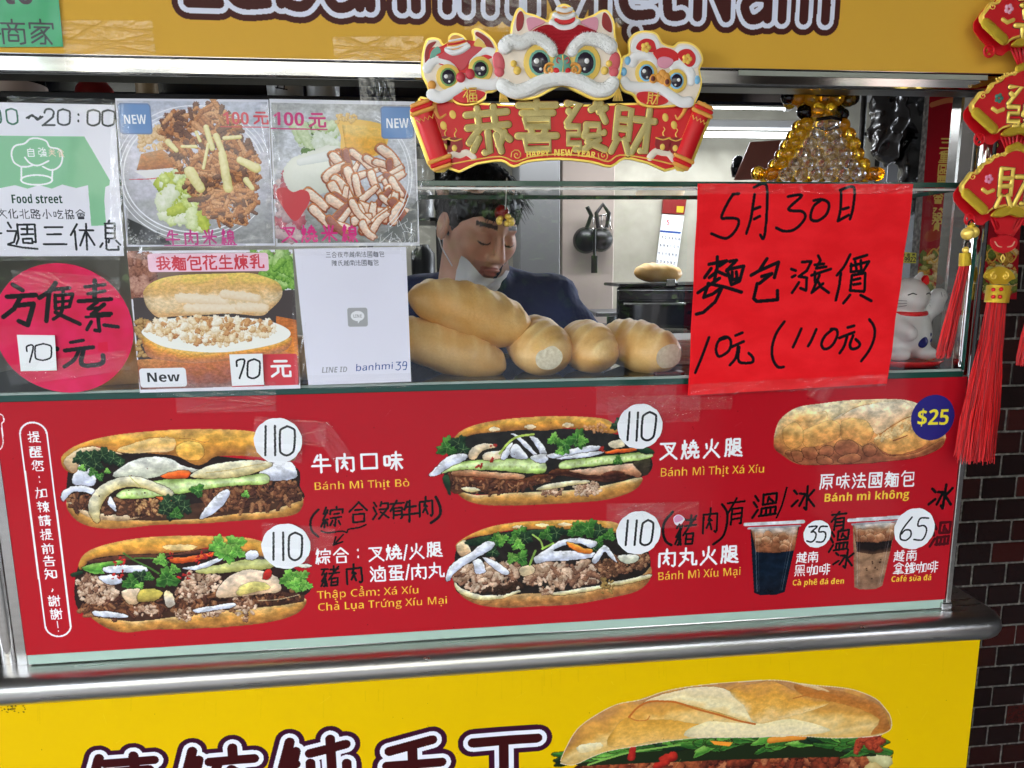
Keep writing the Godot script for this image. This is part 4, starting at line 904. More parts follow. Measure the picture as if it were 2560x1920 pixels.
const BEEF := [288, 246, 671, 249, 688, 614, 317, 617]
func paint_beef() -> Canvas:
	var c := quad_canvas(BEEF, 0.007, lin(206, 206, 218), 12)
	var f := c.k(480, 430)
	c.slab(c.pts([292, 252, 668, 255, 684, 608, 320, 612]), [lin(184, 188, 204), lin(206, 206, 220), lin(214, 210, 222), lin(196, 194, 204), lin(170, 170, 172), lin(150, 150, 150)], 0.06, 0.5, 0.25)
	# patterned dark cloth at the lower left, and the rim of the bowl
	c.poly(c.pts([318, 545, 350, 560, 420, 600, 430, 612, 320, 612]), lin(58, 58, 60))
	for i in 60:
		c.disc(c.m(c.rng.randf_range(322, 400), c.rng.randf_range(575, 610)), c.rng.randf_range(1.5, 3.5) * f, lin(150, 150, 150).lerp(lin(58, 58, 60), c.rng.randf()))
	for r in [0, 9, 20]:
		var rim := []
		for i in 40:
			var g := -2.8 + i * 0.135
			rim.append_array([485 + cos(g) * (176 + r) * -1.0, 432 + sin(g) * (148 + r)])
		c.stroke(rim, 2.2 if r else 3.4, lin(236, 236, 242))
	c.crumbs(c.pts(zoom(0, 0, [1190, 1150, 1400, 1110, 1450, 1200, 1380, 1300, 1200, 1300])), 36, 4.0, 9.0, [[lin(236, 210, 170), lin(196, 150, 96)]], 1.0, f)
	c.slab(c.pts(zoom(0, 0, [1180, 1470, 1220, 1330, 1400, 1290, 1540, 1400, 1530, 1460])), [lin(196, 150, 110), lin(186, 120, 70), lin(160, 96, 54)], 0.1, 0.8, 0.3)
	c.poly(c.pts(zoom(0, 0, [1160, 1480, 1540, 1445, 1560, 1640, 1380, 1660, 1300, 1560])), lin(226, 224, 224))
	c.stroke(zoom(0, 0, [1120, 1550, 1300, 1545, 1500, 1515]), 2.0, lin(206, 70, 80))
	c.crumbs(c.pts([395, 440, 470, 430, 500, 500, 512, 560, 480, 568, 430, 560, 400, 520]), 54, 9.0, 20.0, [[lin(226, 234, 160), lin(160, 180, 70)], [lin(236, 240, 206), lin(180, 196, 120)], [lin(206, 214, 100), lin(140, 160, 50)], [lin(240, 240, 226), lin(196, 206, 160)]], 1.2, f)
	c.crumbs(c.pts(zoom(0, 0, [1430, 1050, 1480, 970, 1600, 980, 1700, 920, 1900, 920, 2030, 1060, 2100, 1200, 2212, 1300, 2220, 1700, 2150, 1900, 1950, 1950, 1750, 1850, 1680, 1700, 1500, 1420, 1420, 1250])), 620, 2.6, 8.0, [[lin(222, 160, 106), lin(130, 76, 48)], [lin(206, 138, 88), lin(112, 64, 42)], [lin(232, 180, 130), lin(150, 92, 60)], [lin(140, 98, 80), lin(76, 52, 46)]], 3.0, f)
	for q in [[515, 318, 530, 370, 7, 7], [540, 340, 560, 390, 8, 7], [555, 385, 570, 470, 10, 12], [520, 360, 508, 420, 4, 4], [560, 345, 600, 342, 5, 5], [490, 330, 500, 352, 4, 4], [455, 366, 490, 366, 4, 4], [475, 430, 500, 470, 15, 12], [600, 400, 640, 420, 9, 12], [615, 450, 630, 470, 8, 6], [420, 355, 440, 375, 8, 6]]:
		c.pill(q[0], q[1], q[2], q[3], q[4], q[5], lin(246, 236, 196), lin(200, 186, 100), 0.15, 0.25)
	new_badge(c, 338, 297)
	c.latin("100", 556, 310, 624, 312, 30, true, lin(206, 70, 84))
	c.glyph("元", 652, 294, 36, 32, [[5.0, lin(206, 70, 84)]])
	c.stroke([552, 317, 672, 318], 2.6, lin(206, 70, 84))
	c.row("牛肉米線", 432, 594, 570, 592, 33, 36, 4.6, lin(196, 60, 134))
	c.stroke([412, 614, 592, 612], 3.0, lin(190, 70, 140))
	return c

const PORK := [673, 247, 1037, 254, 1049, 614, 690, 616]
func paint_pork() -> Canvas:
	var c := quad_canvas(PORK, 0.009, lin(214, 214, 222), 13)
	var f := c.k(860, 430)
	c.slab(c.pts([678, 257, 1034, 263, 1044, 606, 694, 608]), [lin(176, 176, 176), lin(190, 192, 196), lin(206, 208, 216), lin(196, 196, 206), lin(160, 160, 160), lin(120, 120, 116)], 0.08, 0.6, 0.25)
	c.crumbs(c.pts([690, 560, 700, 430, 720, 430, 760, 600, 700, 606]), 30, 9.0, 20.0, [[lin(206, 120, 130), lin(150, 70, 84)], [lin(214, 190, 190), lin(160, 130, 136)]], 1.0, f)
	c.crumbs(c.pts([740, 330, 830, 300, 840, 370, 760, 390]), 30, 9.0, 18.0, [[lin(226, 232, 206), lin(160, 184, 120)], [lin(232, 236, 226), lin(190, 200, 170)], [lin(120, 150, 90), lin(70, 100, 50)]], 1.4, f)
	c.pill(760, 440, 830, 420, 52, 56, lin(240, 240, 230), lin(206, 208, 196), 0.06, 0.08)
	c.pill(750, 405, 840, 385, 9, 14, lin(240, 240, 236), lin(206, 210, 206), 0.1, 0.1)
	c.poly(c.curve(c.pts([850, 298, 958, 312, 968, 360, 940, 390, 860, 388, 852, 340])), lin(236, 190, 96))
	c.slab(c.pts([855, 312, 955, 316, 966, 360, 934, 388, 866, 386]), [lin(240, 200, 110), lin(236, 178, 70), lin(226, 160, 50)], 0.06, 0.6, 0.4)
	c.crumbs(c.pts([838, 286, 890, 288, 895, 306, 842, 306]), 16, 3.0, 6.0, [[lin(236, 206, 140), lin(190, 140, 70)]], 1.0, f)
	var strips := []
	for i in 44:
		var t := i / 43.0
		strips.append([835 + c.rng.randf() * 165, 395 + t * 165, c.rng.randf_range(0.2, 1.5) * (1 if c.rng.randf() < 0.75 else -1)])
	strips.append_array([[790, 500, 0.7], [800, 540, 0.8], [850, 570, 0.7], [900, 530, 0.9], [920, 575, 0.9]])
	for q in strips:
		var d := Vector2.from_angle(q[2]) * c.rng.randf_range(26, 46)
		var n := d.orthogonal().normalized() * c.rng.randf_range(8, 13)
		var bend := n * c.rng.randf_range(-0.7, 0.7)
		var o := Vector2(q[0], q[1])
		for k in 2:
			var g := 1.0 - 0.26 * k
			var e := 1.0 - 0.10 * k
			var poly := []
			for v in [-d * e - n * g, bend - n * g * 1.1, d * e - n * g * 0.8, d * e * 1.04, d * e + n * g * 0.8, bend + n * g, -d * e + n * g]:
				poly.append_array([o.x + v.x, o.y + v.y])
			if k == 0:
				piece(c, poly, [lin(206, 132, 84), lin(176, 96, 60), lin(140, 70, 46)], 0.14, 0.4, 0.15)
			else:
				piece(c, poly, [lin(246, 230, 216), lin(238, 212, 192), lin(216, 172, 146)] if c.rng.randf() < 0.8 else [lin(176, 116, 104), lin(150, 90, 80)], 0.07, 0.35, 0.05)
	for r in [0, 8]:
		var rim := []
		for i in 24:
			var g := -1.1 + i * 0.085
			rim.append_array([870 + cos(g) * (152 + r), 440 + sin(g) * (160 + r)])
		c.stroke(rim, 2.0, lin(236, 238, 242))
	c.poly(c.pts([930, 606, 1000, 555, 1044, 500, 1044, 606]), lin(112, 114, 112))
	for i in 26:
		var p := Vector2(c.rng.randf_range(950, 1040), c.rng.randf_range(545, 602))
		c.stroke([p.x, p.y, p.x + c.rng.randf_range(-26, 26), p.y + c.rng.randf_range(4, 26)], 1.2, lin(206, 208, 210))
	var heart := c.curve(c.pts(zoom(640, 480, [325, 250, 190, 60, 180, -20, 250, -40, 320, 0, 390, -20, 450, 0, 465, 70, 420, 160])), true, 5)
	c.poly(heart, lin(206, 78, 84))
	new_badge(c, 993, 307)
	c.latin("100", 682, 313, 762, 315, 32, true, lin(206, 62, 124))
	c.glyph("元", 793, 299, 42, 36, [[5.4, lin(206, 62, 124)]])
	c.stroke([678, 321, 818, 324], 3.0, lin(206, 62, 124))
	c.row("叉燒米線", 722, 585, 874, 583, 38, 40, 5.0, lin(214, 50, 128))
	return c

const PEANUT := [317, 627, 731, 624, 751, 971, 350, 982]
func paint_peanut() -> Canvas:
	var c := quad_canvas(PEANUT, 0.007, lin(228, 226, 236), 14)
	var f := c.k(540, 800)
	c.poly(c.pts([322, 634, 727, 630, 733, 700, 330, 720]), lin(120, 96, 80))
	c.crumbs(c.pts([322, 636, 372, 634, 376, 735, 330, 738]), 60, 7.0, 13.0, [[lin(176, 120, 96), lin(84, 48, 40)], [lin(206, 160, 140), lin(120, 70, 60)]], 1.4, f)
	c.crumbs(c.pts([640, 634, 728, 632, 734, 714, 690, 706]), 60, 6.0, 14.0, [[lin(150, 196, 90), lin(70, 120, 40)], [lin(196, 220, 150), lin(110, 160, 70)]], 2.0, f)
	c.poly(c.pts([332, 745, 738, 724, 748, 962, 352, 974]), lin(74, 66, 66))
	c.slab(c.pts([338, 900, 748, 870, 749, 962, 352, 974]), [lin(206, 140, 84), lin(190, 112, 70), lin(160, 96, 80), lin(140, 100, 96)], 0.12, 0.8, 0.3)
	c.crumbs(c.pts([335, 800, 372, 780, 380, 880, 345, 900]), 40, 3.0, 8.0, [[lin(206, 170, 110), lin(120, 84, 50)]], 1.0, f)
	c.slab(c.pts([690, 790, 742, 800, 746, 890, 690, 870]), [lin(190, 110, 60), lin(206, 120, 56), lin(226, 140, 60)], 0.1, 0.8, 0.3)
	_bun(c, zoom(0, 480, [1240, 860, 1300, 790, 1420, 740, 1600, 715, 1900, 705, 2150, 700, 2300, 735, 2400, 780, 2440, 850, 2420, 930, 2330, 1020, 2250, 1070, 2000, 1050, 1800, 1060, 1500, 1075, 1370, 1085, 1280, 1010, 1245, 930]), [lin(236, 206, 110), lin(226, 180, 110), lin(220, 178, 120), lin(232, 206, 166), lin(226, 196, 150), lin(206, 160, 110)], 0.08)
	for q in [[450, 745, 560, 752, 14], [470, 770, 600, 772, 12], [560, 735, 640, 745, 12], [600, 768, 660, 770, 12]]:
		c.pill(q[0], q[1], q[2], q[3], q[4], q[4], lin(240, 226, 206), lin(222, 190, 146), 0.4, 0.3)
	_bun(c, zoom(0, 480, [1230, 1240, 1240, 1330, 1280, 1420, 1400, 1450, 1700, 1480, 2000, 1450, 2300, 1410, 2480, 1360, 2520, 1260, 2440, 1280, 2200, 1340, 1900, 1370, 1600, 1370, 1380, 1320]), [lin(240, 196, 110), lin(232, 164, 74), lin(206, 130, 80), lin(180, 120, 90)], 0.12)
	c.poly(c.curve(c.pts(zoom(0, 480, [1225, 1220, 1300, 1150, 1420, 1100, 1700, 1080, 2000, 1080, 2300, 1110, 2480, 1180, 2500, 1250, 2350, 1320, 2000, 1380, 1700, 1380, 1400, 1330]))), lin(240, 238, 230))
	c.crumbs(c.curve(c.pts(zoom(0, 480, [1270, 1180, 1400, 1110, 1700, 1090, 2000, 1090, 2280, 1120, 2400, 1180, 2280, 1240, 2000, 1300, 1700, 1310, 1450, 1250]))), 260, 4.0, 9.0, [[lin(248, 238, 216), lin(206, 170, 120)], [lin(240, 220, 180), lin(190, 140, 84)], [lin(250, 246, 236), lin(220, 200, 166)], [lin(226, 176, 120), lin(160, 100, 60)]], 1.0, f)
	c.poly(c.rounded(c.m(522, 656), Vector2(149, 23) * f, 8 * f), lin(238, 196, 214))
	c.row("我麵包花生煉乳", 408, 658, 642, 654, 33, 35, 4.4, lin(206, 62, 76))
	c.poly(c.rounded(c.m(408, 944), Vector2(58, 25) * f, 7 * f), lin(228, 228, 234))
	c.latin("New", 366, 955, 451, 953, 24, true, lin(50, 50, 54))
	c.poly(c.pts([573, 886, 657, 884, 660, 966, 580, 968]), lin(196, 66, 72))
	c.poly(c.rounded(c.m(702, 924), Vector2(44, 42) * f, 6 * f), lin(206, 62, 72))
	c.glyph("元", 702, 920, 50, 46, [[6.6, WHITE]])
	return c

const CODE := [735, 622, 1015, 617, 1028, 954, 771, 963]
func paint_code() -> Canvas:
	var c := quad_canvas(CODE, 0.011, lin(224, 222, 236), 15)
	var grey := lin(120, 120, 130)
	c.row("三合夜市越南法國麵包", 821, 637, 954, 635, 12.5, 14, 1.5, grey)
	c.row("陳氏越南法國麵包", 836, 658, 940, 656, 12.5, 14, 1.5, grey)
	var f := c.k(890, 790)
	c.poly(c.rounded(c.m(894, 793), Vector2(25, 24) * f, 6 * f), lin(166, 166, 168))
	c.disc(c.m(894, 790), 17 * f, lin(232, 232, 236), 13 * f)
	c.poly(c.pts([894, 800, 902, 799, 895, 809]), lin(232, 232, 236))
	c.latin("LINE", 883, 794.5, 905, 794, 8, true, lin(166, 166, 168))
	c.latin("LINE ID", 803, 932, 868, 930, 14, true, lin(150, 150, 158), 0.2)
	var ink := lin(52, 76, 140)
	c.latin("banhmi", 888, 928, 984, 922, 17, false, ink, 0.1)
	c.row("39", 996, 915, 1012, 914, 13, 21, 2.2, ink, 0.1)
	return c

func paint_round() -> Canvas:
	var c := quad_canvas([-14, 646, 336, 646, 336, 998, -14, 998], 0.008, lin(222, 38, 92), 16, 1500.0)
	var f := c.k(160, 820)
	for y in c.im.get_height():
		for x in c.im.get_width():
			var n := c.n1.get_noise_2d(x * 0.25, y * 0.25)
			c.im.set_pixel(x, y, lin(220, 34, 88).lerp(lin(206, 30, 70), clampf(0.5 + n, 0, 1)))
	var ink := lin(16, 18, 20)
	for l in [[110, 800, 195, 850, 12], [60, 905, 310, 890, 13], [180, 900, 120, 1010, 30, 1080, 12], [150, 980, 290, 965, 240, 1150, 165, 1115, 13]]:
		var w: float = l.pop_back()
		c.stroke(zoom(0, 480, l), w, ink, false)
	for l in [[480, 785, 430, 860, 340, 915, 12], [425, 870, 400, 1115, 12], [430, 845, 600, 830, 10], [480, 895, 630, 880, 600, 990, 480, 1010, 475, 890, 9], [490, 950, 610, 940, 8], [545, 835, 540, 1010, 520, 1060, 460, 1100, 9], [480, 1040, 560, 1080, 690, 1140, 11]]:
		var w: float = l.pop_back()
		c.stroke(zoom(0, 480, l), w, ink, false)
	for l in [[820, 765, 815, 930, 12], [735, 820, 905, 800, 9], [760, 880, 905, 855, 9], [680, 945, 960, 925, 11], [840, 950, 760, 1010, 870, 1000, 9], [900, 970, 790, 1060, 960, 1050, 11], [740, 1080, 950, 1070, 7], [850, 1090, 860, 1200, 820, 1195, 10], [790, 1120, 750, 1190, 9], [900, 1150, 1020, 1165, 10]]:
		var w: float = l.pop_back()
		c.stroke(zoom(0, 480, l), w, ink, false)
	for l in [[610, 1300, 720, 1280, 9], [560, 1370, 805, 1340, 11], [680, 1370, 640, 1450, 555, 1510, 10], [720, 1370, 700, 1470, 740, 1500, 880, 1480, 890, 1410, 12]]:
		var w: float = l.pop_back()
		c.stroke(zoom(0, 480, l), w, ink)
	c.disc(c.m(142, 872), 7 * f, ink)
	c.poly(c.pts(zoom(0, 480, [850, 1300, 930, 1295, 935, 1375, 850, 1380])), lin(214, 20, 62))
	return c

const PRICE := [1744, 459, 2283, 460, 2217, 959, 1719, 989]
func paint_price() -> Canvas:
	var c := quad_canvas(PRICE, 0.013, lin(240, 30, 40), 17, 1500.0)
	for y in c.im.get_height():
		for x in c.im.get_width():
			var n := c.n1.get_noise_2d(x * 0.16, y * 0.3) + c.n1.get_noise_2d(x * 3.0, y * 3.0) * 0.2
			c.im.set_pixel(x, y, lin(250, 36, 44).lerp(lin(238, 26, 34), clampf(0.5 + n, 0, 1)))
	var ink := lin(10, 14, 20)
	var p := 7.0
	for l in [[1910, 20, 1860, 95, 1805, 220, 1870, 225, 1950, 240, 1935, 320, 1850, 400, 1720, 360], [1905, 20, 1960, 15], [2095, 20, 2060, 220, 2020, 360], [2090, -40, 2200, -55, 2190, 250, 2170, 400, 2140, 370], [2085, 150, 2140, 130], [2085, 235, 2135, 210]]:
		c.stroke(zoom(1280, 480, l), p, ink)
	for l in [[170, 40, 290, 30, 170, 150, 290, 170, 310, 230, 230, 320, 140, 340, 65, 310], [450, 75, 385, 130, 360, 230, 420, 250, 500, 190, 520, 100, 460, 65, 390, 75], [630, -20, 620, 150, 595, 250], [620, -15, 740, -40, 730, 130, 700, 235], [640, 150, 690, 135], [600, 250, 690, 200]]:
		c.stroke(zoom(1920, 480, l), p, ink)
	for l in [[1775, 560, 1770, 660, 1745, 760], [1700, 625, 1855, 595], [1720, 660, 1660, 740], [1790, 640, 1850, 600], [1765, 690, 1700, 740], [1760, 680, 1850, 720], [1790, 745, 1600, 870], [1690, 800, 1650, 910, 1730, 880, 1810, 820, 1750, 950, 1650, 1040, 1590, 1055], [1690, 790, 1830, 820, 1975, 865], [1880, 600, 1940, 590], [1930, 600, 1850, 680], [1860, 670, 2000, 640, 1960, 770, 1890, 800, 1860, 680], [1900, 690, 1895, 760, 1940, 750, 1935, 690], [2200, 575, 2130, 680, 2060, 720], [2110, 690, 2300, 605, 2260, 740], [2150, 730, 2240, 705, 2130, 790], [2110, 790, 2080, 920, 2110, 945, 2290, 930, 2285, 850]]:
		c.stroke(zoom(1280, 480, l), p + 1.5, ink, false)
	for l in [[195, 665, 235, 680], [200, 735, 230, 720], [200, 870, 260, 780], [290, 605, 370, 600, 330, 680, 260, 730, 330, 740, 320, 850, 270, 830], [430, 550, 450, 590, 420, 640], [400, 630, 480, 620], [410, 660, 500, 645], [370, 720, 540, 665], [400, 690, 400, 780], [440, 720, 370, 870, 470, 790], [420, 760, 450, 820, 520, 870], [710, 540, 650, 650, 590, 720], [625, 700, 610, 800, 580, 935], [740, 580, 855, 545], [710, 640, 870, 600, 820, 680, 710, 690, 715, 620], [750, 600, 760, 670], [800, 590, 800, 670], [720, 720, 700, 850, 820, 860], [720, 720, 835, 700, 825, 850], [730, 760, 790, 745], [730, 800, 790, 790], [700, 890, 645, 960], [790, 890, 885, 940]]:
		c.stroke(zoom(1920, 480, l), p, ink, false)
	for l in [[1700, 1255, 1640, 1410, 1580, 1560], [1850, 1260, 1780, 1290, 1760, 1370, 1790, 1420, 1870, 1370, 1890, 1290, 1850, 1250, 1790, 1270], [1930, 1240, 1990, 1215], [1890, 1340, 2000, 1290], [1950, 1330, 1930, 1430, 1880, 1495], [1960, 1340, 1950, 1440, 1980, 1475, 2070, 1470, 2075, 1430, 2040, 1390]]:
		c.stroke(zoom(1280, 480, l), p, ink)
	for l in [[140, 1120, 70, 1220, 30, 1340, 35, 1440, 80, 1510, 130, 1510], [285, 1180, 245, 1270, 210, 1340], [415, 1185, 370, 1280, 340, 1330], [560, 1185, 490, 1240, 455, 1310, 480, 1355, 540, 1330, 590, 1250, 590, 1190, 540, 1185], [685, 1170, 740, 1155], [610, 1260, 740, 1210], [680, 1240, 650, 1330, 610, 1390], [730, 1240, 700, 1320, 720, 1355, 770, 1340, 785, 1310, 750, 1270], [870, 1100, 910, 1160, 915, 1240, 880, 1340, 800, 1460]]:
		c.stroke(zoom(1920, 480, l), p, ink)
	return c

const THANKS := [-60, -60, 141, -60, 158, 117, -60, 118]
func paint_green() -> Canvas:
	var c := quad_canvas(THANKS, 0.004, lin(66, 170, 112), 18)
	var ink := lin(40, 40, 44)
	c.row("商家", 33, 79, 104, 79, 58, 60, 5.2, ink)
	c.stroke([-8, 86, 0, 84], 5.0, ink)
	c.latin("to", 8, 9, 88, 10, 60, true, lin(56, 30, 40))
	return c

var mats := {}
var rng := RandomNumberGenerator.new()
var used := {}

func numbered(called: String) -> String:
	var n: int = used.get(called, 0)
	used[called] = n + 1
	return called if n == 0 else "%s_%03d" % [called, n]

func thing(called: String, label: String, category: String, at := Vector3.ZERO, group := "") -> Node3D:
	var o := Node3D.new()
	o.name = numbered(called)
	add_child(o, true)
	o.position = at
	o.set_meta("label", label)
	o.set_meta("category", category)
	if group:
		o.set_meta("group", group)
	return o

func part(called: String, mesh: Mesh, m: Material, parent: Node3D, at := Vector3.ZERO) -> MeshInstance3D:
	var o := MeshInstance3D.new()
	o.name = called
	o.mesh = mesh
	o.material_override = m
	o.position = at
	parent.add_child(o, true)
	return o

func structure(called: String, mesh: Mesh, m: Material, at := Vector3.ZERO, parent: Node3D = null) -> MeshInstance3D:
	var o := part(numbered(called) if parent == null else called, mesh, m, self if parent == null else parent, at)
	if parent == null:
		o.set_meta("kind", "structure")
	return o

func mat(key: String, color: Color, rough := 0.5, metal := 0.0, extra := {}) -> StandardMaterial3D:
	if not mats.has(key):
		var m := StandardMaterial3D.new()
		m.resource_name = key
		m.albedo_color = color
		m.roughness = rough
		m.metallic = metal
		for k in extra:
			m.set(k, extra[k])
		mats[key] = m
	return mats[key]

func noise_texture(size: int, freq: float, seed_at: int, low: Color, high: Color, octaves := 4, bump := 0.0, stretch := Vector2.ONE) -> ImageTexture:
	var n := FastNoiseLite.new()
	n.seed = seed_at
	n.frequency = freq
	n.fractal_octaves = octaves
	var im := Image.create(size, size, false, Image.FORMAT_RGB8)
	for y in size:
		for x in size:
			# wrapped by blending the four corners, so that the tile repeats without a seam
			var fx := float(x) / size
			var fy := float(y) / size
			var px := x * stretch.x
			var py := y * stretch.y
			var sx := size * stretch.x
			var sy := size * stretch.y
			var v := lerpf(lerpf(n.get_noise_2d(px, py), n.get_noise_2d(px - sx, py), fx), lerpf(n.get_noise_2d(px, py - sy), n.get_noise_2d(px - sx, py - sy), fx), fy)
			im.set_pixel(x, y, low.lerp(high, clampf(0.5 + v * 0.9, 0.0, 1.0)))
	if bump > 0.0:
		im.bump_map_to_normal_map(bump)
	return ImageTexture.create_from_image(im)

func tri(st: SurfaceTool, a: Vector3, b: Vector3, c: Vector3, uv := []):
	var q := [a, b, c]
	for i in 3:
		if uv:
			st.set_uv(uv[i])
		st.add_vertex(q[i])

func quad(st: SurfaceTool, a: Vector3, b: Vector3, c: Vector3, d: Vector3):
	tri(st, a, b, c)
	tri(st, a, c, d)

func begin() -> SurfaceTool:
	var st := SurfaceTool.new()
	st.begin(Mesh.PRIMITIVE_TRIANGLES)
	return st

func done(st: SurfaceTool) -> ArrayMesh:
	st.generate_normals()
	return st.commit()

# a box with its edges chamfered
func add_box(st: SurfaceTool, c: Vector3, size: Vector3, bevel := 0.0015, b := Basis.IDENTITY):
	st.set_smooth_group(-1)
	var h := size / 2.0
	bevel = minf(bevel, minf(h.x, minf(h.y, h.z)) * 0.9)
	var v := func(s: Vector3, axis: int) -> Vector3:
		var p := Vector3(s.x * h.x, s.y * h.y, s.z * h.z)
		for i in 3:
			if i != axis:
				p[i] -= s[i] * bevel
		return c + b * p
	for axis in 3:
		var u := (axis + 1) % 3
		var w := (axis + 2) % 3
		for sg in [-1.0, 1.0]:
			var k := []
			for q in [[-1, -1], [1, -1], [1, 1], [-1, 1]]:
				var s := Vector3.ZERO
				s[axis] = sg
				s[u] = q[0]
				s[w] = q[1]
				k.append(v.call(s, axis))
			if sg > 0:
				quad(st, k[3], k[2], k[1], k[0])
			else:
				quad(st, k[0], k[1], k[2], k[3])
		for su in [-1.0, 1.0]:
			for sw in [-1.0, 1.0]:
				var s0 := Vector3.ZERO
				s0[axis] = -1
				s0[u] = su
				s0[w] = sw
				var s1 := s0
				s1[axis] = 1
				var a: Vector3 = v.call(s0, u)
				var b1: Vector3 = v.call(s0, w)
				var c1: Vector3 = v.call(s1, w)
				var d1: Vector3 = v.call(s1, u)
				if su * sw > 0:
					quad(st, a, d1, c1, b1)
				else:
					quad(st, a, b1, c1, d1)
	for sx in [-1.0, 1.0]:
		for sy in [-1.0, 1.0]:
			for sz in [-1.0, 1.0]:
				var s := Vector3(sx, sy, sz)
				var a: Vector3 = v.call(s, 0)
				var b2: Vector3 = v.call(s, 1)
				var c2: Vector3 = v.call(s, 2)
				if sx * sy * sz > 0:
					tri(st, a, c2, b2)
				else:
					tri(st, a, b2, c2)

func box(size: Vector3, bevel := 0.0015) -> ArrayMesh:
	var st := begin()
	add_box(st, Vector3.ZERO, size, bevel)
	return done(st)

func box_between(lo: Vector3, hi: Vector3, bevel := 0.0015) -> ArrayMesh:
	var st := begin()
	add_box(st, (lo + hi) / 2.0, hi - lo, bevel)
	return done(st)

# a round tube along a line of points
func add_tube(st: SurfaceTool, pts: Array, r0: float, r1 := -1.0, sides := 8, cap := true):
	if r1 < 0.0:
		r1 = r0
	st.set_smooth_group(0)
	var rings := []
	var n := pts.size()
	var side := Vector3.ZERO
	for i in n:
		var d: Vector3 = ((pts[mini(i + 1, n - 1)] - pts[maxi(i - 1, 0)]) as Vector3).normalized()
		if side == Vector3.ZERO:
			side = d.cross(Vector3.UP if absf(d.y) < 0.9 else Vector3.RIGHT).normalized()
		side = (side - d * side.dot(d)).normalized()
		var up := side.cross(d)
		var ring := []
		var r := lerpf(r0, r1, i / float(maxi(1, n - 1)))
		for k in sides:
			var g := TAU * k / sides
			ring.append(pts[i] + (side * cos(g) + up * sin(g)) * r)
		rings.append(ring)
	for i in n - 1:
		for k in sides:
			var l := (k + 1) % sides
			quad(st, rings[i][k], rings[i][l], rings[i + 1][l], rings[i + 1][k])
	if cap:
		st.set_smooth_group(-1)
		for k in sides:
			var l := (k + 1) % sides
			tri(st, pts[0], rings[0][l], rings[0][k])
			tri(st, pts[n - 1], rings[n - 1][k], rings[n - 1][l])

func tube(pts: Array, r0: float, r1 := -1.0, sides := 10) -> ArrayMesh:
	var st := begin()
	add_tube(st, pts, r0, r1, sides)
	return done(st)

# a turned shape: profile of (radius, height), round the y axis
func lathe(profile: Array, sides := 24, squash := 1.0) -> ArrayMesh:
	var st := begin()
	st.set_smooth_group(0)
	for i in profile.size() - 1:
		for k in sides:
			var g := TAU * k / sides
			var h := TAU * (k + 1) / sides
			var a: Vector2 = profile[i]
			var b: Vector2 = profile[i + 1]
			var p := [Vector3(cos(g) * a.x, a.y, sin(g) * a.x * squash), Vector3(cos(h) * a.x, a.y, sin(h) * a.x * squash), Vector3(cos(h) * b.x, b.y, sin(h) * b.x * squash), Vector3(cos(g) * b.x, b.y, sin(g) * b.x * squash)]
			if a.x > 0.00001:
				tri(st, p[0], p[1], p[2])
			if b.x > 0.00001:
				tri(st, p[0], p[2], p[3])
	return done(st)

func smooth_line(a: PackedVector2Array, closed := true, n := 5) -> PackedVector2Array:
	var r := PackedVector2Array()
	var c := a.size()
	for i in (c if closed else c - 1):
		var p0 := a[(i - 1 + c) % c] if closed or i > 0 else a[0]
		var p3 := a[(i + 2) % c] if closed or i + 2 < c else a[c - 1]
		for j in n:
			r.append(a[i].cubic_interpolate(a[(i + 1) % c], p0, p3, j / float(n)))
	if not closed:
		r.append(a[c - 1])
	return r

func on_plane(px: Array, z: float) -> PackedVector2Array:
	var r := PackedVector2Array()
	for i in range(0, px.size(), 2):
		var p := P(px[i], px[i + 1], z)
		r.append(Vector2(p.x, p.y))
	return r

# a flat piece cut to an outline (metres in x and y), from depth z0 to z1, front edge softened
func add_plate(st: SurfaceTool, outline: PackedVector2Array, z0: float, z1: float, soft := 0.0):
	var q := outline
	var turned := 0.0
	for i in q.size():
		turned += q[i].cross(q[(i + 1) % q.size()])
	if turned < 0.0:
		q = q.duplicate()
		q.reverse()
	var front := q
	if soft > 0.0:
		front = PackedVector2Array()
		var n := q.size()
		for i in n:
			var d := (q[(i + 1) % n] - q[(i - 1 + n) % n]).normalized()
			front.append(q[i] + Vector2(-d.y, d.x) * soft)
	var t := Geometry2D.triangulate_polygon(front)
	if t.is_empty():
		front = q
		t = Geometry2D.triangulate_polygon(q)
	st.set_smooth_group(-1)
	for i in range(0, t.size(), 3):
		var a := front[t[i]]
		var b := front[t[i + 1]]
		var c := front[t[i + 2]]
		if (b - a).cross(c - a) > 0.0:
			var w := b
			b = c
			c = w
		tri(st, Vector3(a.x, a.y, z1), Vector3(b.x, b.y, z1), Vector3(c.x, c.y, z1))
		tri(st, Vector3(a.x, a.y, z0), Vector3(c.x, c.y, z0), Vector3(b.x, b.y, z0))
	st.set_smooth_group(1)
	var n := q.size()
	for i in n:
		var j := (i + 1) % n
		quad(st, Vector3(q[i].x, q[i].y, z0), Vector3(front[i].x, front[i].y, z1), Vector3(front[j].x, front[j].y, z1), Vector3(q[j].x, q[j].y, z0))

func plate(outline: PackedVector2Array, z0: float, z1: float, soft := 0.0) -> ArrayMesh:
	var st := begin()
	add_plate(st, outline, z0, z1, soft)
	return done(st)

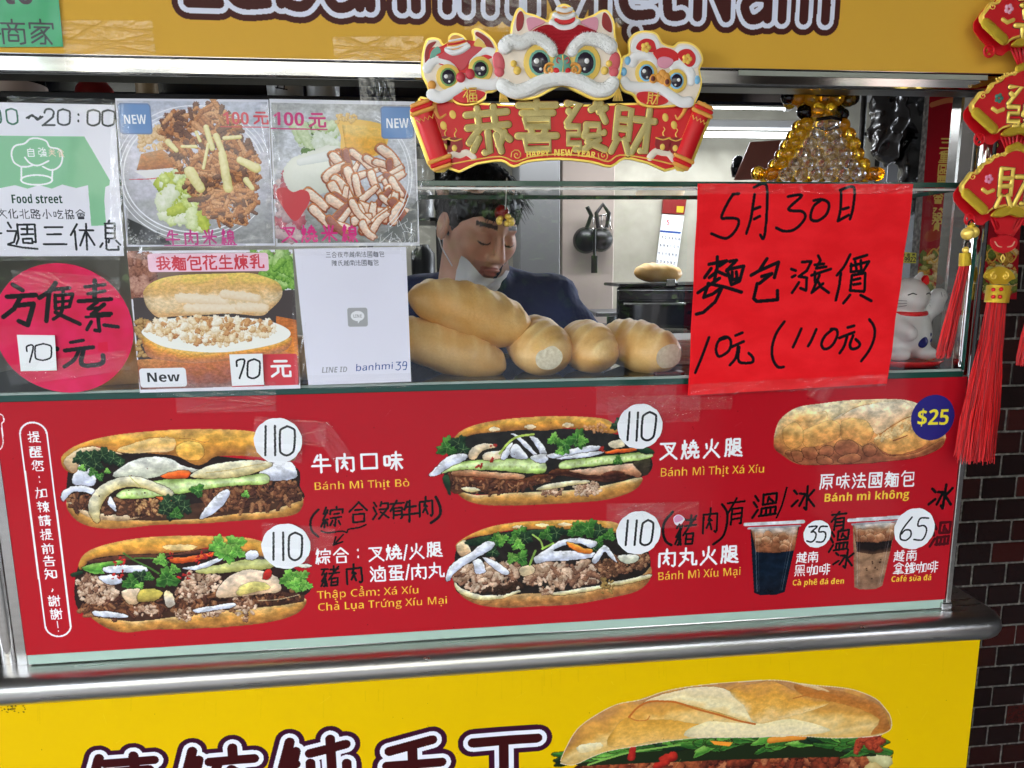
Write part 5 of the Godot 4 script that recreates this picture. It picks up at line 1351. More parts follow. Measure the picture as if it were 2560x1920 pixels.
# a raised rounded bar along a line on the plane: lettering in relief, padded brows
func add_ridge(st: SurfaceTool, line: PackedVector2Array, ra: float, rb: float, z: float, high: float, rough := 0.0):
	var pts := PackedVector2Array()
	var wid := PackedFloat32Array()
	var n := line.size()
	var d0 := (line[0] - line[1]).normalized()
	var d1 := (line[n - 1] - line[n - 2]).normalized()
	for s in [1.0, 0.85, 0.5]:
		pts.append(line[0] + d0 * ra * s)
		wid.append(ra * sqrt(maxf(0.0, 1.0 - s * s)))
	for i in n:
		pts.append(line[i])
		wid.append(lerpf(ra, rb, i / float(n - 1)))
	for s in [0.5, 0.85, 1.0]:
		pts.append(line[n - 1] + d1 * rb * s)
		wid.append(rb * sqrt(maxf(0.0, 1.0 - s * s)))
	n = pts.size()
	var rows := []
	for i in n:
		var d := (pts[mini(i + 1, n - 1)] - pts[maxi(i - 1, 0)]).normalized()
		var side := Vector2(-d.y, d.x)
		var row := []
		var w := maxf(wid[i], 0.00002)
		var full := w / maxf(ra, rb)
		for k in 7:
			var g := PI * k / 6.0
			var p := pts[i] + side * cos(g) * w
			var zz := z + sin(g) * high * full
			if rough > 0.0 and k > 0 and k < 6:
				zz += rng.randf_range(-rough, rough)
				p += Vector2(rng.randf_range(-rough, rough), rng.randf_range(-rough, rough))
			row.append(Vector3(p.x, p.y, zz))
		rows.append(row)
	st.set_smooth_group(0 if rough <= 0.0 else -1)
	for i in n - 1:
		for k in 6:
			quad(st, rows[i][k], rows[i][k + 1], rows[i + 1][k + 1], rows[i + 1][k])

func ridge(line: PackedVector2Array, ra: float, rb: float, z: float, high: float, rough := 0.0) -> ArrayMesh:
	var st := begin()
	add_ridge(st, line, ra, rb, z, high, rough)
	return done(st)

func ellipse(c: Vector2, rx: float, ry: float, turn := 0.0, n := 24) -> PackedVector2Array:
	var q := PackedVector2Array()
	for i in n:
		q.append(c + Vector2(cos(TAU * i / n) * rx, sin(TAU * i / n) * ry).rotated(turn))
	return q

# a relief character: lines of the glyph as ridges, centred at c, size in metres
func glyph_relief(ch: String, c: Vector2, size: Vector2, pen: float, z: float, high: float, rough := 0.0, turn := 0.0) -> ArrayMesh:
	var st := begin()
	var k := 0
	for l in G.lines(ch):
		var q := PackedVector2Array()
		for p in l:
			q.append(c + (Vector2(p.x - 0.5, 0.5 - p.y) * size).rotated(turn))
		add_ridge(st, q, pen, pen, z + 0.00003 * k, high, rough)
		k += 1
	return done(st)

# a sheet of paper in its plane: fine grid, slightly cockled, printed by its canvas
func add_sheet(st: SurfaceTool, q: PackedVector2Array, z: float, cockle: float, seed_at: int, c: Canvas = null, nx := 14, ny := 14, fold := 0.0):
	var n := FastNoiseLite.new()
	n.seed = seed_at
	n.frequency = 6.0
	var size := c.size_m() if c else Vector2.ONE
	st.set_smooth_group(0)
	for j in ny:
		for i in nx:
			var k := []
			for o in [[0, 0], [1, 0], [1, 1], [0, 1]]:
				var a := float(i + o[0]) / nx
				var b := float(j + o[1]) / ny
				var p := q[0].lerp(q[1], a).lerp(q[3].lerp(q[2], a), b)
				var e := minf(1.0, minf(minf(a, 1 - a), minf(b, 1 - b)) * 6.0 + 0.25)
				k.append([Vector3(p.x, p.y, z + n.get_noise_2d(p.x, p.y) * cockle * e + fold * absf(fmod(b * 3.0 + 0.5, 1.0) - 0.5) * 2.0), Vector2((p.x - c.x0) / size.x, (c.y1 - p.y) / size.y) if c else Vector2(a, b)])
			for t in [[0, 1, 2], [0, 2, 3]]:
				for v in t:
					st.set_uv(k[v][1])
					st.add_vertex(k[v][0])

func printed(key: String, c: Canvas, rough: float, extra := {}) -> StandardMaterial3D:
	extra = extra.duplicate()
	extra["metallic_specular"] = 0.22
	var m := mat(key, Color.WHITE, rough, 0.0, extra)
	m.albedo_texture = c.texture()
	return m

# signed distance field -> surface nets
func nets(f: Callable, lo: Vector3, hi: Vector3, cell: float, st: SurfaceTool, paint: Callable):
	var n := Vector3i(((hi - lo) / cell).ceil()) + Vector3i.ONE
	var v := PackedFloat32Array()
	v.resize(n.x * n.y * n.z)
	for z in n.z:
		for y in n.y:
			var x := 0
			while x < n.x:
				var d: float = f.call(lo + Vector3(x, y, z) * cell)
				var at := x + n.x * (y + n.y * z)
				v[at] = d
				# far from the surface the next cells need no look
				var skip := clampi(int((absf(d) - cell * 2.0) / cell * 0.7), 0, n.x - 1 - x)
				for s in skip:
					v[at + 1 + s] = d - signf(d) * cell * (s + 1) * 0.7
				x += 1 + skip
	var ids := {}
	var verts := PackedVector3Array()
	var dx := [1, n.x, n.x * n.y]
	for z in n.z - 1:
		for y in n.y - 1:
			for x in n.x - 1:
				var at := x + n.x * (y + n.y * z)
				var inside := 0
				for k in 8:
					if v[at + (k & 1) * dx[0] + (k >> 1 & 1) * dx[1] + (k >> 2 & 1) * dx[2]] < 0.0:
						inside += 1
				if inside == 0 or inside == 8:
					continue
				var sum := Vector3.ZERO
				var cnt := 0
				for axis in 3:
					for k in 4:
						var o := [0, 0, 0]
						o[(axis + 1) % 3] = k & 1
						o[(axis + 2) % 3] = k >> 1
						var a: int = at + o[0] * dx[0] + o[1] * dx[1] + o[2] * dx[2]
						var b: int = a + dx[axis]
						if (v[a] < 0.0) != (v[b] < 0.0):
							var p := Vector3(x + o[0], y + o[1], z + o[2])
							p[axis] += v[a] / (v[a] - v[b])
							sum += p
							cnt += 1
				ids[at] = verts.size()
				verts.append(lo + sum / cnt * cell)
	st.set_smooth_group(0)
	for z in range(1, n.z - 1):
		for y in range(1, n.y - 1):
			for x in range(1, n.x - 1):
				var at := x + n.x * (y + n.y * z)
				for axis in 3:
					var b: int = at + dx[axis]
					if (v[at] < 0.0) == (v[b] < 0.0):
						continue
					var u: int = dx[(axis + 1) % 3]
					var w: int = dx[(axis + 2) % 3]
					if not (ids.has(at) and ids.has(at - u) and ids.has(at - u - w) and ids.has(at - w)):
						continue
					var q := [verts[ids[at]], verts[ids[at - u]], verts[ids[at - u - w]], verts[ids[at - w]]]
					if v[at] < 0.0:
						q.reverse()
					for t in [0, 1, 2, 0, 2, 3]:
						st.set_color(paint.call(q[t]))
						st.add_vertex(q[t])

static func capsule(p: Vector3, a: Vector3, b: Vector3, ra: float, rb: float) -> float:
	var ab := b - a
	var t := clampf((p - a).dot(ab) / maxf(ab.length_squared(), 1e-9), 0.0, 1.0)
	return (p - a - ab * t).length() - lerpf(ra, rb, t)

static func ball(p: Vector3, c: Vector3, r: Vector3) -> float:
	var q := (p - c) / r
	var k := q.length()
	return (k - 1.0) * minf(r.x, minf(r.y, r.z)) if k > 0.0001 else -minf(r.x, minf(r.y, r.z))

static func smin(a: float, b: float, k: float) -> float:
	var h := clampf(0.5 + 0.5 * (b - a) / k, 0.0, 1.0)
	return lerpf(b, a, h) - k * h * (1.0 - h)

static func smax(a: float, b: float, k: float) -> float:
	return -smin(-a, -b, k)

func _ready():
	rng.seed = 20
	# camera, sky, sun, exposure
	var cam := Camera3D.new()
	cam.name = "camera"
	cam.position = EYE
	cam.rotation_degrees = TURN
	cam.fov = rad_to_deg(2.0 * atan(960.0 / FOCAL))
	cam.near = 0.02
	cam.far = 200.0
	add_child(cam)
	cam.current = true
	var env := Environment.new()
	env.background_mode = Environment.BG_SKY
	var sky := ProceduralSkyMaterial.new()
	sky.sky_top_color = Color(0.74, 0.78, 0.84)
	sky.sky_horizon_color = Color(0.90, 0.93, 0.96)
	sky.sky_curve = 0.2
	sky.ground_bottom_color = Color(0.30, 0.29, 0.28)
	sky.ground_horizon_color = Color(0.55, 0.55, 0.54)
	sky.sky_energy_multiplier = 2.2
	env.sky = Sky.new()
	env.sky.sky_material = sky
	env.tonemap_mode = Environment.TONE_MAPPER_LINEAR
	env.tonemap_exposure = 4.0
	env.sdfgi_enabled = true
	env.ssao_enabled = true
	env.ssil_enabled = true
	var world := WorldEnvironment.new()
	world.name = "world"
	world.environment = env
	add_child(world)
	var sun := DirectionalLight3D.new()
	sun.name = "sun"
	sun.light_energy = 0.5
	sun.light_color = Color(1.0, 0.96, 0.9)
	sun.light_angular_distance = 10.0
	sun.shadow_enabled = true
	sun.rotation_degrees = Vector3(-58, 25, 0)
	add_child(sun)
	build_setting()
	build_stall()
	build_room()
	build_case()
	build_person()
	build_notices()
	build_stickers()
	build_lion_sign()
	build_fan_hanging()
	build_street()

func steel(key := "steel", rough := 0.22) -> StandardMaterial3D:
	if not mats.has(key):
		var m := mat(key, Color(0.80, 0.79, 0.78), rough, 1.0)
		m.albedo_texture = noise_texture(256, 0.04, 43, Color(0.90, 0.895, 0.89), Color(1, 1, 1), 5, 0.0, Vector2(0.2, 2.5))
		m.roughness_texture = noise_texture(256, 0.03, 41, Color(0.74, 0.74, 0.74), Color(1, 1, 1), 5, 0.0, Vector2(0.15, 3.0))
		m.normal_enabled = true
		m.normal_texture = noise_texture(256, 0.02, 42, Color(0.35, 0.35, 0.35), Color(0.65, 0.65, 0.65), 4, 3.0, Vector2(0.3, 1.0))
		m.normal_scale = 0.05
		m.uv1_triplanar = true
		m.uv1_world_triplanar = true
		m.uv1_scale = Vector3(3.5, 3.5, 3.5)
	return mats[key]

func glass() -> StandardMaterial3D:
	return mat("clear_glass", Color(0.93, 0.98, 0.96, 0.004), 0.0, 0.0, {"transparency": BaseMaterial3D.TRANSPARENCY_ALPHA})

func glass_edge() -> StandardMaterial3D:
	return mat("green_glass_edge", lin(24, 66, 56), 0.08)

func tape_material() -> StandardMaterial3D:
	if not mats.has("clear_tape"):
		var m := mat("clear_tape", Color(1, 1, 1, 0.012), 0.05, 0.0, {"transparency": BaseMaterial3D.TRANSPARENCY_ALPHA})
	return mats["clear_tape"]

# creased strip of clear tape from one photographed point to another
func add_tape(st: SurfaceTool, ua: float, va: float, ub: float, vb: float, wide: float, z: float, seed_at: int):
	var a := P(ua, va, z)
	var b := P(ub, vb, z)
	var d := (b - a).normalized()
	var s := Vector3(-d.y, d.x, 0) * wide / 2.0
	var n := FastNoiseLite.new()
	n.seed = seed_at
	n.frequency = 22.0
	var dice := RandomNumberGenerator.new()
	dice.seed = seed_at
	var long := a.distance_to(b)
	var folds := []
	for i in 7:
		var g := dice.randfn(0.0, 0.35)
		folds.append([Vector2(cos(g), sin(g)).orthogonal(), Vector2(dice.randf() * long, dice.randf() * wide), dice.randf_range(0.0008, 0.0022), dice.randf_range(0.0005, 0.0011)])
	st.set_smooth_group(0)
	var nx := clampi(int(long / 0.0016), 12, 110)
	var ny := clampi(int(wide / 0.0013), 8, 40)
	for j in ny:
		for i in nx:
			var k := []
			for o in [[0, 0], [1, 0], [1, 1], [0, 1]]:
				var fx := float(i + o[0]) / nx
				var fy := float(j + o[1]) / ny
				var p := a.lerp(b, fx) + s * (fy * 2.0 - 1.0)
				if i + o[0] == 0 or i + o[0] == nx:
					p += d * 0.0008 * (1 if (j + o[1]) % 2 else -1)
				p.z += absf(n.get_noise_2d(p.x * 0.6, p.y * 1.4)) * 0.0012
				var q := Vector2(fx * long, fy * wide)
				for f in folds:
					p.z += f[2] * exp(-pow((q - f[1]).dot(f[0]) / f[3], 2.0))
				k.append([p, q * 20.0])
			for t in [0, 3, 2, 0, 2, 1]:
				st.set_uv(k[t][1])
				st.add_vertex(k[t][0])

func tape(parent: Node3D, ua: float, va: float, ub: float, vb: float, wide: float, z: float):
	var st := begin()
	add_tape(st, ua, va, ub, vb, wide, z, int(ua + vb))
	part("tape", done(st), tape_material(), parent)

# one sheet of glass, from its upper left corner along two edges
func flat(o: Vector3, along: Vector3, down: Vector3) -> ArrayMesh:
	var st := begin()
	st.set_smooth_group(-1)
	quad(st, o, o + along, o + along + down, o + down)
	return done(st)

func build_setting():
	var concrete := mat("pavement", Color(0.42, 0.41, 0.40), 0.8)
	concrete.albedo_texture = noise_texture(256, 0.02, 61, Color(0.6, 0.6, 0.6), Color(1, 1, 1))
	concrete.uv1_triplanar = true
	concrete.uv1_world_triplanar = true
	structure("ground", box_between(Vector3(-60, -0.6, -20), Vector3(60, -0.25, 60), 0.001), concrete)
	# the dark tiled wall right of the stall
	var wall := thing("tiled_wall", "dark maroon tiled wall with grey joints right of the stall", "wall")
	var grout := mat("grout", Color(0.62, 0.60, 0.57), 0.9)
	grout.albedo_texture = noise_texture(256, 0.05, 62, Color(0.4, 0.4, 0.4), Color(1, 1, 1))
	grout.uv1_triplanar = true
	grout.uv1_world_triplanar = true
	grout.uv1_scale = Vector3(4, 4, 4)
	var zw := -0.70
	var left := P(2292, 760, zw).x
	structure("wall_core", box_between(Vector3(left, -0.25, zw - 0.04), Vector3(left + 2.4, 2.9, zw + 0.002), 0.0005), grout, Vector3.ZERO, wall)
	var shades := [Color(0.19, 0.07, 0.06), Color(0.12, 0.055, 0.05), Color(0.25, 0.085, 0.07), Color(0.14, 0.07, 0.065)]
	var tile_w := 0.1085
	var tile_h := 0.0665
	var gap := 0.006
	var tiles := []
	var st0 := begin()
	for v in 3:
		var bm := box(Vector3(tile_w - gap, tile_h - gap, 0.012), 0.0018 + 0.0004 * v)
		tiles.append(bm)
	var base := P(2500, 1022, zw).y
	var count := 0
	var rest := begin()
	var first := P(2424, 1057, zw).x
	for row in range(-28, 20):
		for col in range(-3, 16):
			var p := Vector3(first + (col + (0.5 if posmod(row, 2) else 0.0)) * tile_w, base + (row + 0.5) * tile_h, zw)
			var near := maxf(p.x - tile_w / 2.0, left)
			var wide := p.x + tile_w / 2.0 - near
			if wide < 0.02 or p.y < -0.22 or p.y > 2.8:
				continue
			p.z += rng.randf_range(-0.001, 0.001)
			var tone: int = rng.randi() % 4
			var m := mat("tile_%d" % tone, shades[tone], 0.16)
			if not m.normal_enabled:
				m.normal_enabled = true
				m.normal_texture = noise_texture(128, 0.03, 63, Color(0.3, 0.3, 0.3), Color(0.7, 0.7, 0.7), 3, 3.0)
				m.normal_scale = 0.3
				m.uv1_triplanar = true
				m.uv1_scale = Vector3(9, 9, 9)
			if wide < tile_w - 0.001:
				part("cut_tile", box(Vector3(wide - gap, tile_h - gap, 0.012), 0.002), m, wall, Vector3(near + wide / 2.0, p.y, p.z))
			elif p.x < left + 0.95 and p.y < 2.0 and p.y > -0.05 and count < 300:
				part("tile", tiles[rng.randi() % 3], m, wall, p)
				count += 1
			else:
				add_box(rest, p, Vector3(tile_w - gap, tile_h - gap, 0.012), 0.002)
	var more := part("more_tiles", done(rest), mats["tile_0"], wall)
	more.set_meta("kind", "stuff")

func sweep(path: Array, profile: Array, smooth := true) -> ArrayMesh:
	# path: [point, outward direction]; profile: (outward, up)
	var st := begin()
	for i in path.size() - 1:
		for k in profile.size() - 1:
			st.set_smooth_group(0 if smooth else -1)
			var q := []
			for o in [[i, k], [i, k + 1], [i + 1, k + 1], [i + 1, k]]:
				q.append(path[o[0]][0] + path[o[0]][1] * profile[o[1]].x + Vector3.UP * profile[o[1]].y)
			quad(st, q[3], q[2], q[1], q[0])
	return done(st)

func build_stall():
	# counter: rounded steel edge, flat steel top, body behind the yellow panel
	var counter := thing("stall_counter", "stainless steel counter with a thick rounded front edge under the red menu board", "counter", Vector3.ZERO)
	var path := []
	var xr := 0.966
	for x in 30:
		path.append([Vector3(lerpf(-1.5, xr - 0.03, x / 29.0), 0.0, 0.030), Vector3(0, 0, 1)])
	for i in 7:
		var g := PI / 2.0 * i / 6.0
		path.append([Vector3(xr - 0.03 + sin(g) * 0.03, 0, cos(g) * 0.03), Vector3(sin(g), 0, cos(g))])
	path.append([Vector3(xr, 0, -0.55), Vector3(1, 0, 0)])
	var prof := [Vector2(-0.012, 0.839)]
	for i in 13:
		var g := PI / 2.0 - PI * i / 12.0
		prof.append(Vector2(cos(g) * 0.0215, 0.8175 + sin(g) * 0.0215))
	prof.append(Vector2(-0.03, 0.796))
	part("rounded_edge", sweep(path, prof), steel("ledge_steel", 0.34), counter)
	part("counter_top", box_between(Vector3(-1.5, 0.82, -0.55), Vector3(xr - 0.004, 0.8386, 0.024), 0.001), steel("ledge_steel"), counter)
	part("counter_body", box_between(Vector3(-0.92, -0.2, -0.53), Vector3(0.955, 0.815, -0.006), 0.002), steel(), counter)
	for q in [[1062, 1646], [1072, 1647], [2156, 1569]]:
		part("rivet", lathe([Vector2(0, 0.002), Vector2(0.002, 0.0012), Vector2(0.003, 0)], 12), steel(), counter, P(q[0], q[1], 0.046))
	# yellow front below it
	var front := paint_front()
	var panel := thing("front_panel", "bright yellow lower front panel with big brown outlined characters and a huge sandwich", "sign panel")
	var st := begin()
	add_sheet(st, PackedVector2Array([Vector2(-0.85, 0.7995), Vector2(0.9657, 0.7995), Vector2(0.9657, 0.36), Vector2(-0.85, 0.36)]), 0.0, 0.0020, 3, front, 40, 12)
	var fm := printed("front_print", front, 0.34)
	part("print", done(st), fm, panel)
	part("backing", box_between(Vector3(-0.85, 0.12, -0.0055), Vector3(0.9652, 0.798, -0.0022), 0.0005), mat("yellow_edge", lin(206, 170, 20), 0.4), panel)
	# red menu board
	var bc := paint_board()
	var board := thing("menu_board", "wide red menu board printed with four sandwiches, a loaf and two iced coffees", "menu board")
	st = begin()
	add_sheet(st, PackedVector2Array([Vector2(-0.657, 1.2605), Vector2(0.888, 1.2605), Vector2(0.888, 0.857), Vector2(-0.657, 0.857)]), 0.0, 0.0008, 4, bc, 40, 12)
	part("print", done(st), printed("board_print", bc, 0.22, {"clearcoat_enabled": true, "clearcoat": 0.3, "clearcoat_roughness": 0.06}), board)
	part("backing", box_between(Vector3(-0.657, 0.857, -0.005), Vector3(0.888, 1.2605, -0.0018), 0.0005), mat("red_edge", lin(150, 26, 34), 0.4), board)
	var tr := begin()
	for q in [[-0.16, 0.842], [0.5, 0.842], [0.84, 0.842]]:
		add_box(tr, Vector3(q[0], 0.85, -0.001), Vector3(0.02, 0.002, 0.002), 0.0004)
	# the glass display case
	var cs := thing("display_case", "glass display case with dark green pane edges above the red menu board", "display case")
	var x0 := -0.80
	var x1 := 0.8755
	part("front_pane", flat(Vector3(x0, 1.571, -0.003), Vector3(x1 - x0, 0, 0), Vector3(0, -0.299, 0)), glass(), cs)
	part("top_pane", flat(Vector3(x0, 1.575, -0.2055), Vector3(x1 - x0, 0, 0), Vector3(0, 0, 0.2055)), glass(), cs)
	part("side_pane", flat(Vector3(x1 + 0.002, 1.571, -0.007), Vector3(0, 0, -0.29), Vector3(0, -0.299, 0)), glass(), cs)
	var edges := begin()
	add_box(edges, Vector3((x0 + x1) / 2, 1.575, 0.0008), Vector3(x1 - x0 + 0.006, 0.0078, 0.0016), 0.0004)
	add_box(edges, Vector3((x0 + x1) / 2, 1.575, -0.2065), Vector3(x1 - x0, 0.0074, 0.002), 0.0004)
	add_box(edges, Vector3(x1 + 0.0058, 1.4215, -0.0035), Vector3(0.0016, 0.300, 0.007), 0.0003)
	add_box(edges, Vector3(x1 + 0.0065, 1.575, -0.10), Vector3(0.0016, 0.0074, 0.21), 0.0003)
	part("pane_edge", done(edges), glass_edge(), cs)
	var shelf_edge := begin()
	add_box(shelf_edge, Vector3((x0 + x1) / 2, 1.2658, 0.0006), Vector3(x1 - x0 + 0.006, 0.0098, 0.003), 0.0006)
	part("shelf_edge", done(shelf_edge), glass_edge(), cs)
	part("shelf", box_between(Vector3(x0, 1.262, -0.34), Vector3(x1, 1.2695, -0.002), 0.0005), mat("shelf_glass", Color(0.10, 0.13, 0.125), 0.06), cs)
	part("sealing_strip", box_between(Vector3(x0, 1.2703, -0.004), Vector3(x1, 1.2745, 0.0015), 0.0006), mat("grey_seal", lin(150, 164, 158), 0.3), cs)
	part("lower_strip", box_between(Vector3(-0.656, 0.8405, -0.006), Vector3(0.886, 0.8562, -0.0005), 0.0006), mat("frosted_strip", lin(168, 194, 180), 0.18), cs)
	part("reflection_strip", box_between(Vector3(x0, 1.5668, -0.009), Vector3(x1, 1.5702, -0.0045), 0.0005), mat("reflection_white", Color(0.9, 0.9, 0.9), 0.3), cs)  # white strip stands in for the bright reflection along the top pane
	part("back_rail", box_between(Vector3(x0, 1.262, -0.352), Vector3(x1, 1.275, -0.342), 0.001), steel(), cs)
	# posts
	var post := thing("corner_post", "chrome corner post at the right end of the display case, behind the red tassel", "post")
	part("tube", tube([Vector3(0.915, 0.838, -0.045), Vector3(0.915, 1.95, -0.045)], 0.017, 0.017, 20), steel("chrome", 0.08), post)
	part("flat_bar", box_between(Vector3(0.889, 0.838, -0.012), Vector3(0.8985, 1.262, 0.003), 0.001), steel(), post)
	part("clip", box_between(Vector3(0.880, 0.838, -0.01), Vector3(0.9, 0.852, 0.006), 0.002), steel(), post)
	var rear := thing("rear_post", "slim grey steel post standing behind the chrome corner post", "post")
	part("tube", box_between(Vector3(0.965, 0.838, -0.20), Vector3(0.995, 1.95, -0.17), 0.003), steel(), rear)
	var lp := thing("left_post", "chrome tube post left of the red menu board", "post")
	part("tube", tube([Vector3(-0.6935, 0.838, -0.02), Vector3(-0.6935, 1.262, -0.02)], 0.0135, 0.0135, 20), steel("chrome"), lp)
	part("flat_bar", box_between(Vector3(-0.674, 0.838, -0.012), Vector3(-0.658, 1.262, -0.002), 0.001), steel(), lp)
	# the steel beam and the shop sign above
	var beam := thing("steel_beam", "polished steel beam between the shop sign and the open front", "beam")
	part("beam_body", box_between(Vector3(-0.95, 1.7215, -0.045), Vector3(0.905, 1.7435, 0.0), 0.002), steel("beam_steel", 0.10), beam)
	part("upper_lip", box_between(Vector3(-0.95, 1.7437, -0.04), Vector3(0.918, 1.7452, 0.004), 0.0005), steel("beam_steel"), beam)
	part("lower_lip", box_between(Vector3(-0.95, 1.7190, -0.04), Vector3(0.90, 1.7213, -0.003), 0.0005), mat("dark_lip", Color(0.12, 0.12, 0.125), 0.3), beam)
	part("masking_strip", box_between(P(1846, 178, 0.0005) - Vector3(0, 0.006, 0), P(2470, 190, 0.0012) + Vector3(0, 0.001, 0.0004), 0.0003), mat("old_tape", lin(150, 152, 140), 0.6), beam)
	tape(beam, 160, 152, 470, 166, 0.030, 0.0015)
	var sc := paint_sign()
	var sign := thing("shop_sign", "yellow shop sign with brown and white rounded lettering above the stall", "sign")
	st = begin()
	add_sheet(st, PackedVector2Array([Vector2(-0.75, 1.96), Vector2(0.918, 1.96), Vector2(0.918, 1.7456), Vector2(-0.75, 1.7456)]), 0.002, 0.0008, 5, sc, 40, 8)
	part("print", done(st), printed("sign_print", sc, 0.32), sign)
	part("backing", box_between(Vector3(-0.75, 1.7456, -0.03), Vector3(0.918, 1.96, 0.0), 0.001), mat("sign_edge", lin(190, 150, 70), 0.5), sign)
	tape(sign, 156, 96, 385, 96, 0.046, 0.005)
	tape(sign, 834, 124, 1060, 122, 0.034, 0.005)
	tape(sign, 1160, 30, 1300, 34, 0.05, 0.005)
	tape(sign, 1530, 10, 1560, 60, 0.02, 0.005)

func build_notices():
	var paper := {"clearcoat_enabled": true, "clearcoat": 0.6, "clearcoat_roughness": 0.08}
	var list := [
		["green_notice", paint_green(), THANKS, 0.004, "green notice sheet with large black characters on the yellow sign", "notice", []],
		["hours_notice", paint_hours(), HOURS, 0.005, "white opening hours notice with a green shop front and chef hat", "notice", [[20, 259, 300, 268, .02], [300, 300, 302, 620, .024], [-20, 634, 300, 632, .02]]],
		["beef_poster", paint_beef(), BEEF, 0.007, "laminated food poster of beef strips in a bowl, upper left on the glass", "poster", [[292, 258, 292, 600, .018], [300, 606, 690, 604, .02]]],
		["pork_poster", paint_pork(), PORK, 0.009, "laminated food poster of sliced roast pork with a red heart", "poster", [[672, 262, 690, 610, .024], [940, 188, 945, 258, .05], [700, 606, 1050, 606, .022], [1040, 300, 1052, 620, .03]]],
		["round_notice", paint_round(), [], 0.008, "round pink sign with black brush characters at the left end of the glass", "notice", [[30, 700, 300, 720, .03], [20, 940, 320, 900, .03]]],
		["peanut_poster", paint_peanut(), PEANUT, 0.007, "food poster of an open loaf filled with chopped peanuts", "poster", [[330, 632, 735, 630, .02], [745, 650, 755, 960, .02], [390, 976, 690, 970, .02]]],
		["contact_sheet", paint_code(), CODE, 0.011, "white contact sheet with small grey headings beside the peanut poster", "notice", [[735, 624, 1000, 620, .018], [770, 956, 1030, 950, .022], [1018, 560, 1030, 650, .03]]],
		["price_notice", paint_price(), PRICE, 0.013, "bright red paper notice with handwritten black characters and a new price", "notice", [[1750, 470, 2280, 470, .018], [1725, 976, 2215, 950, .02]]],
	]
	for q in list:
		var t := thing(q[0], q[4], q[5], Vector3.ZERO, "papers taped up on the stall" if q[5] == "notice" else "food posters taped to the glass")
		var st := begin()
		var c: Canvas = q[1]
		if q[0] == "round_notice":
			var e := on_plane([160, 822], q[3])[0]
			var rx := on_plane([333, 822], q[3])[0].distance_to(e)
			var ry := rx * 0.985
			for i in 48:
				for r in 3:
					for v in [[i, r], [i, r + 1], [i + 1, r + 1], [i, r], [i + 1, r + 1], [i + 1, r]]:
						var p: Vector2 = e + Vector2(cos(TAU * v[0] / 48.0) * rx, sin(TAU * v[0] / 48.0) * ry) * (v[1] / 3.0)
						st.set_uv(Vector2((p.x - c.x0), (c.y1 - p.y)) / c.size_m())
						st.add_vertex(Vector3(p.x, p.y, q[3] + 0.0006 * sin(v[0] * 0.9) * v[1] / 3.0))
		else:
			add_sheet(st, on_plane(q[2], q[3]), q[3], 0.0026 if q[0] == "price_notice" else 0.0012, 9 + int(q[3] * 1000), c, 14, 24, 0.0030 if q[0] == "price_notice" else 0.0)
		var pm := printed(q[0] + "_print", c, 0.45 if q[0] == "price_notice" else 0.35, {} if q[0] == "price_notice" else paper)
		var sheet := part("paper", done(st), pm, t)
		for s in q[6]:
			tape(sheet, s[0], s[1], s[2], s[3], s[4], q[3] + 0.0025)
		if q[0] == "round_notice":
			sticker_tag(sheet, [42, 837, 137, 838, 142, 926, 52, 928], 0.0108, [["7", 76, 884, 18, 46], ["0", 108, 880, 40, 44]], 4.0)
		if q[0] == "peanut_poster":
			sticker_tag(sheet, [573, 886, 656, 884, 660, 962, 580, 965], 0.0098, [["7", 602, 922, 22, 50], ["0", 634, 922, 30, 50]], 4.6)

func sticker_tag(parent: Node3D, q: Array, z: float, marks: Array, pen: float):
	var c := quad_canvas(q, z, lin(236, 236, 238), 31, 1800.0)
	for m in marks:
		c.glyph(m[0], m[1], m[2], m[3], m[4], [[pen, lin(24, 26, 30)]], 0.12, 0.4)
	var st := begin()
	add_sheet(st, on_plane(q, z), z, 0.0004, 31, c, 4, 4)
	part("price_tag", done(st), printed("tag_%d" % int(q[0]), c, 0.4), parent)

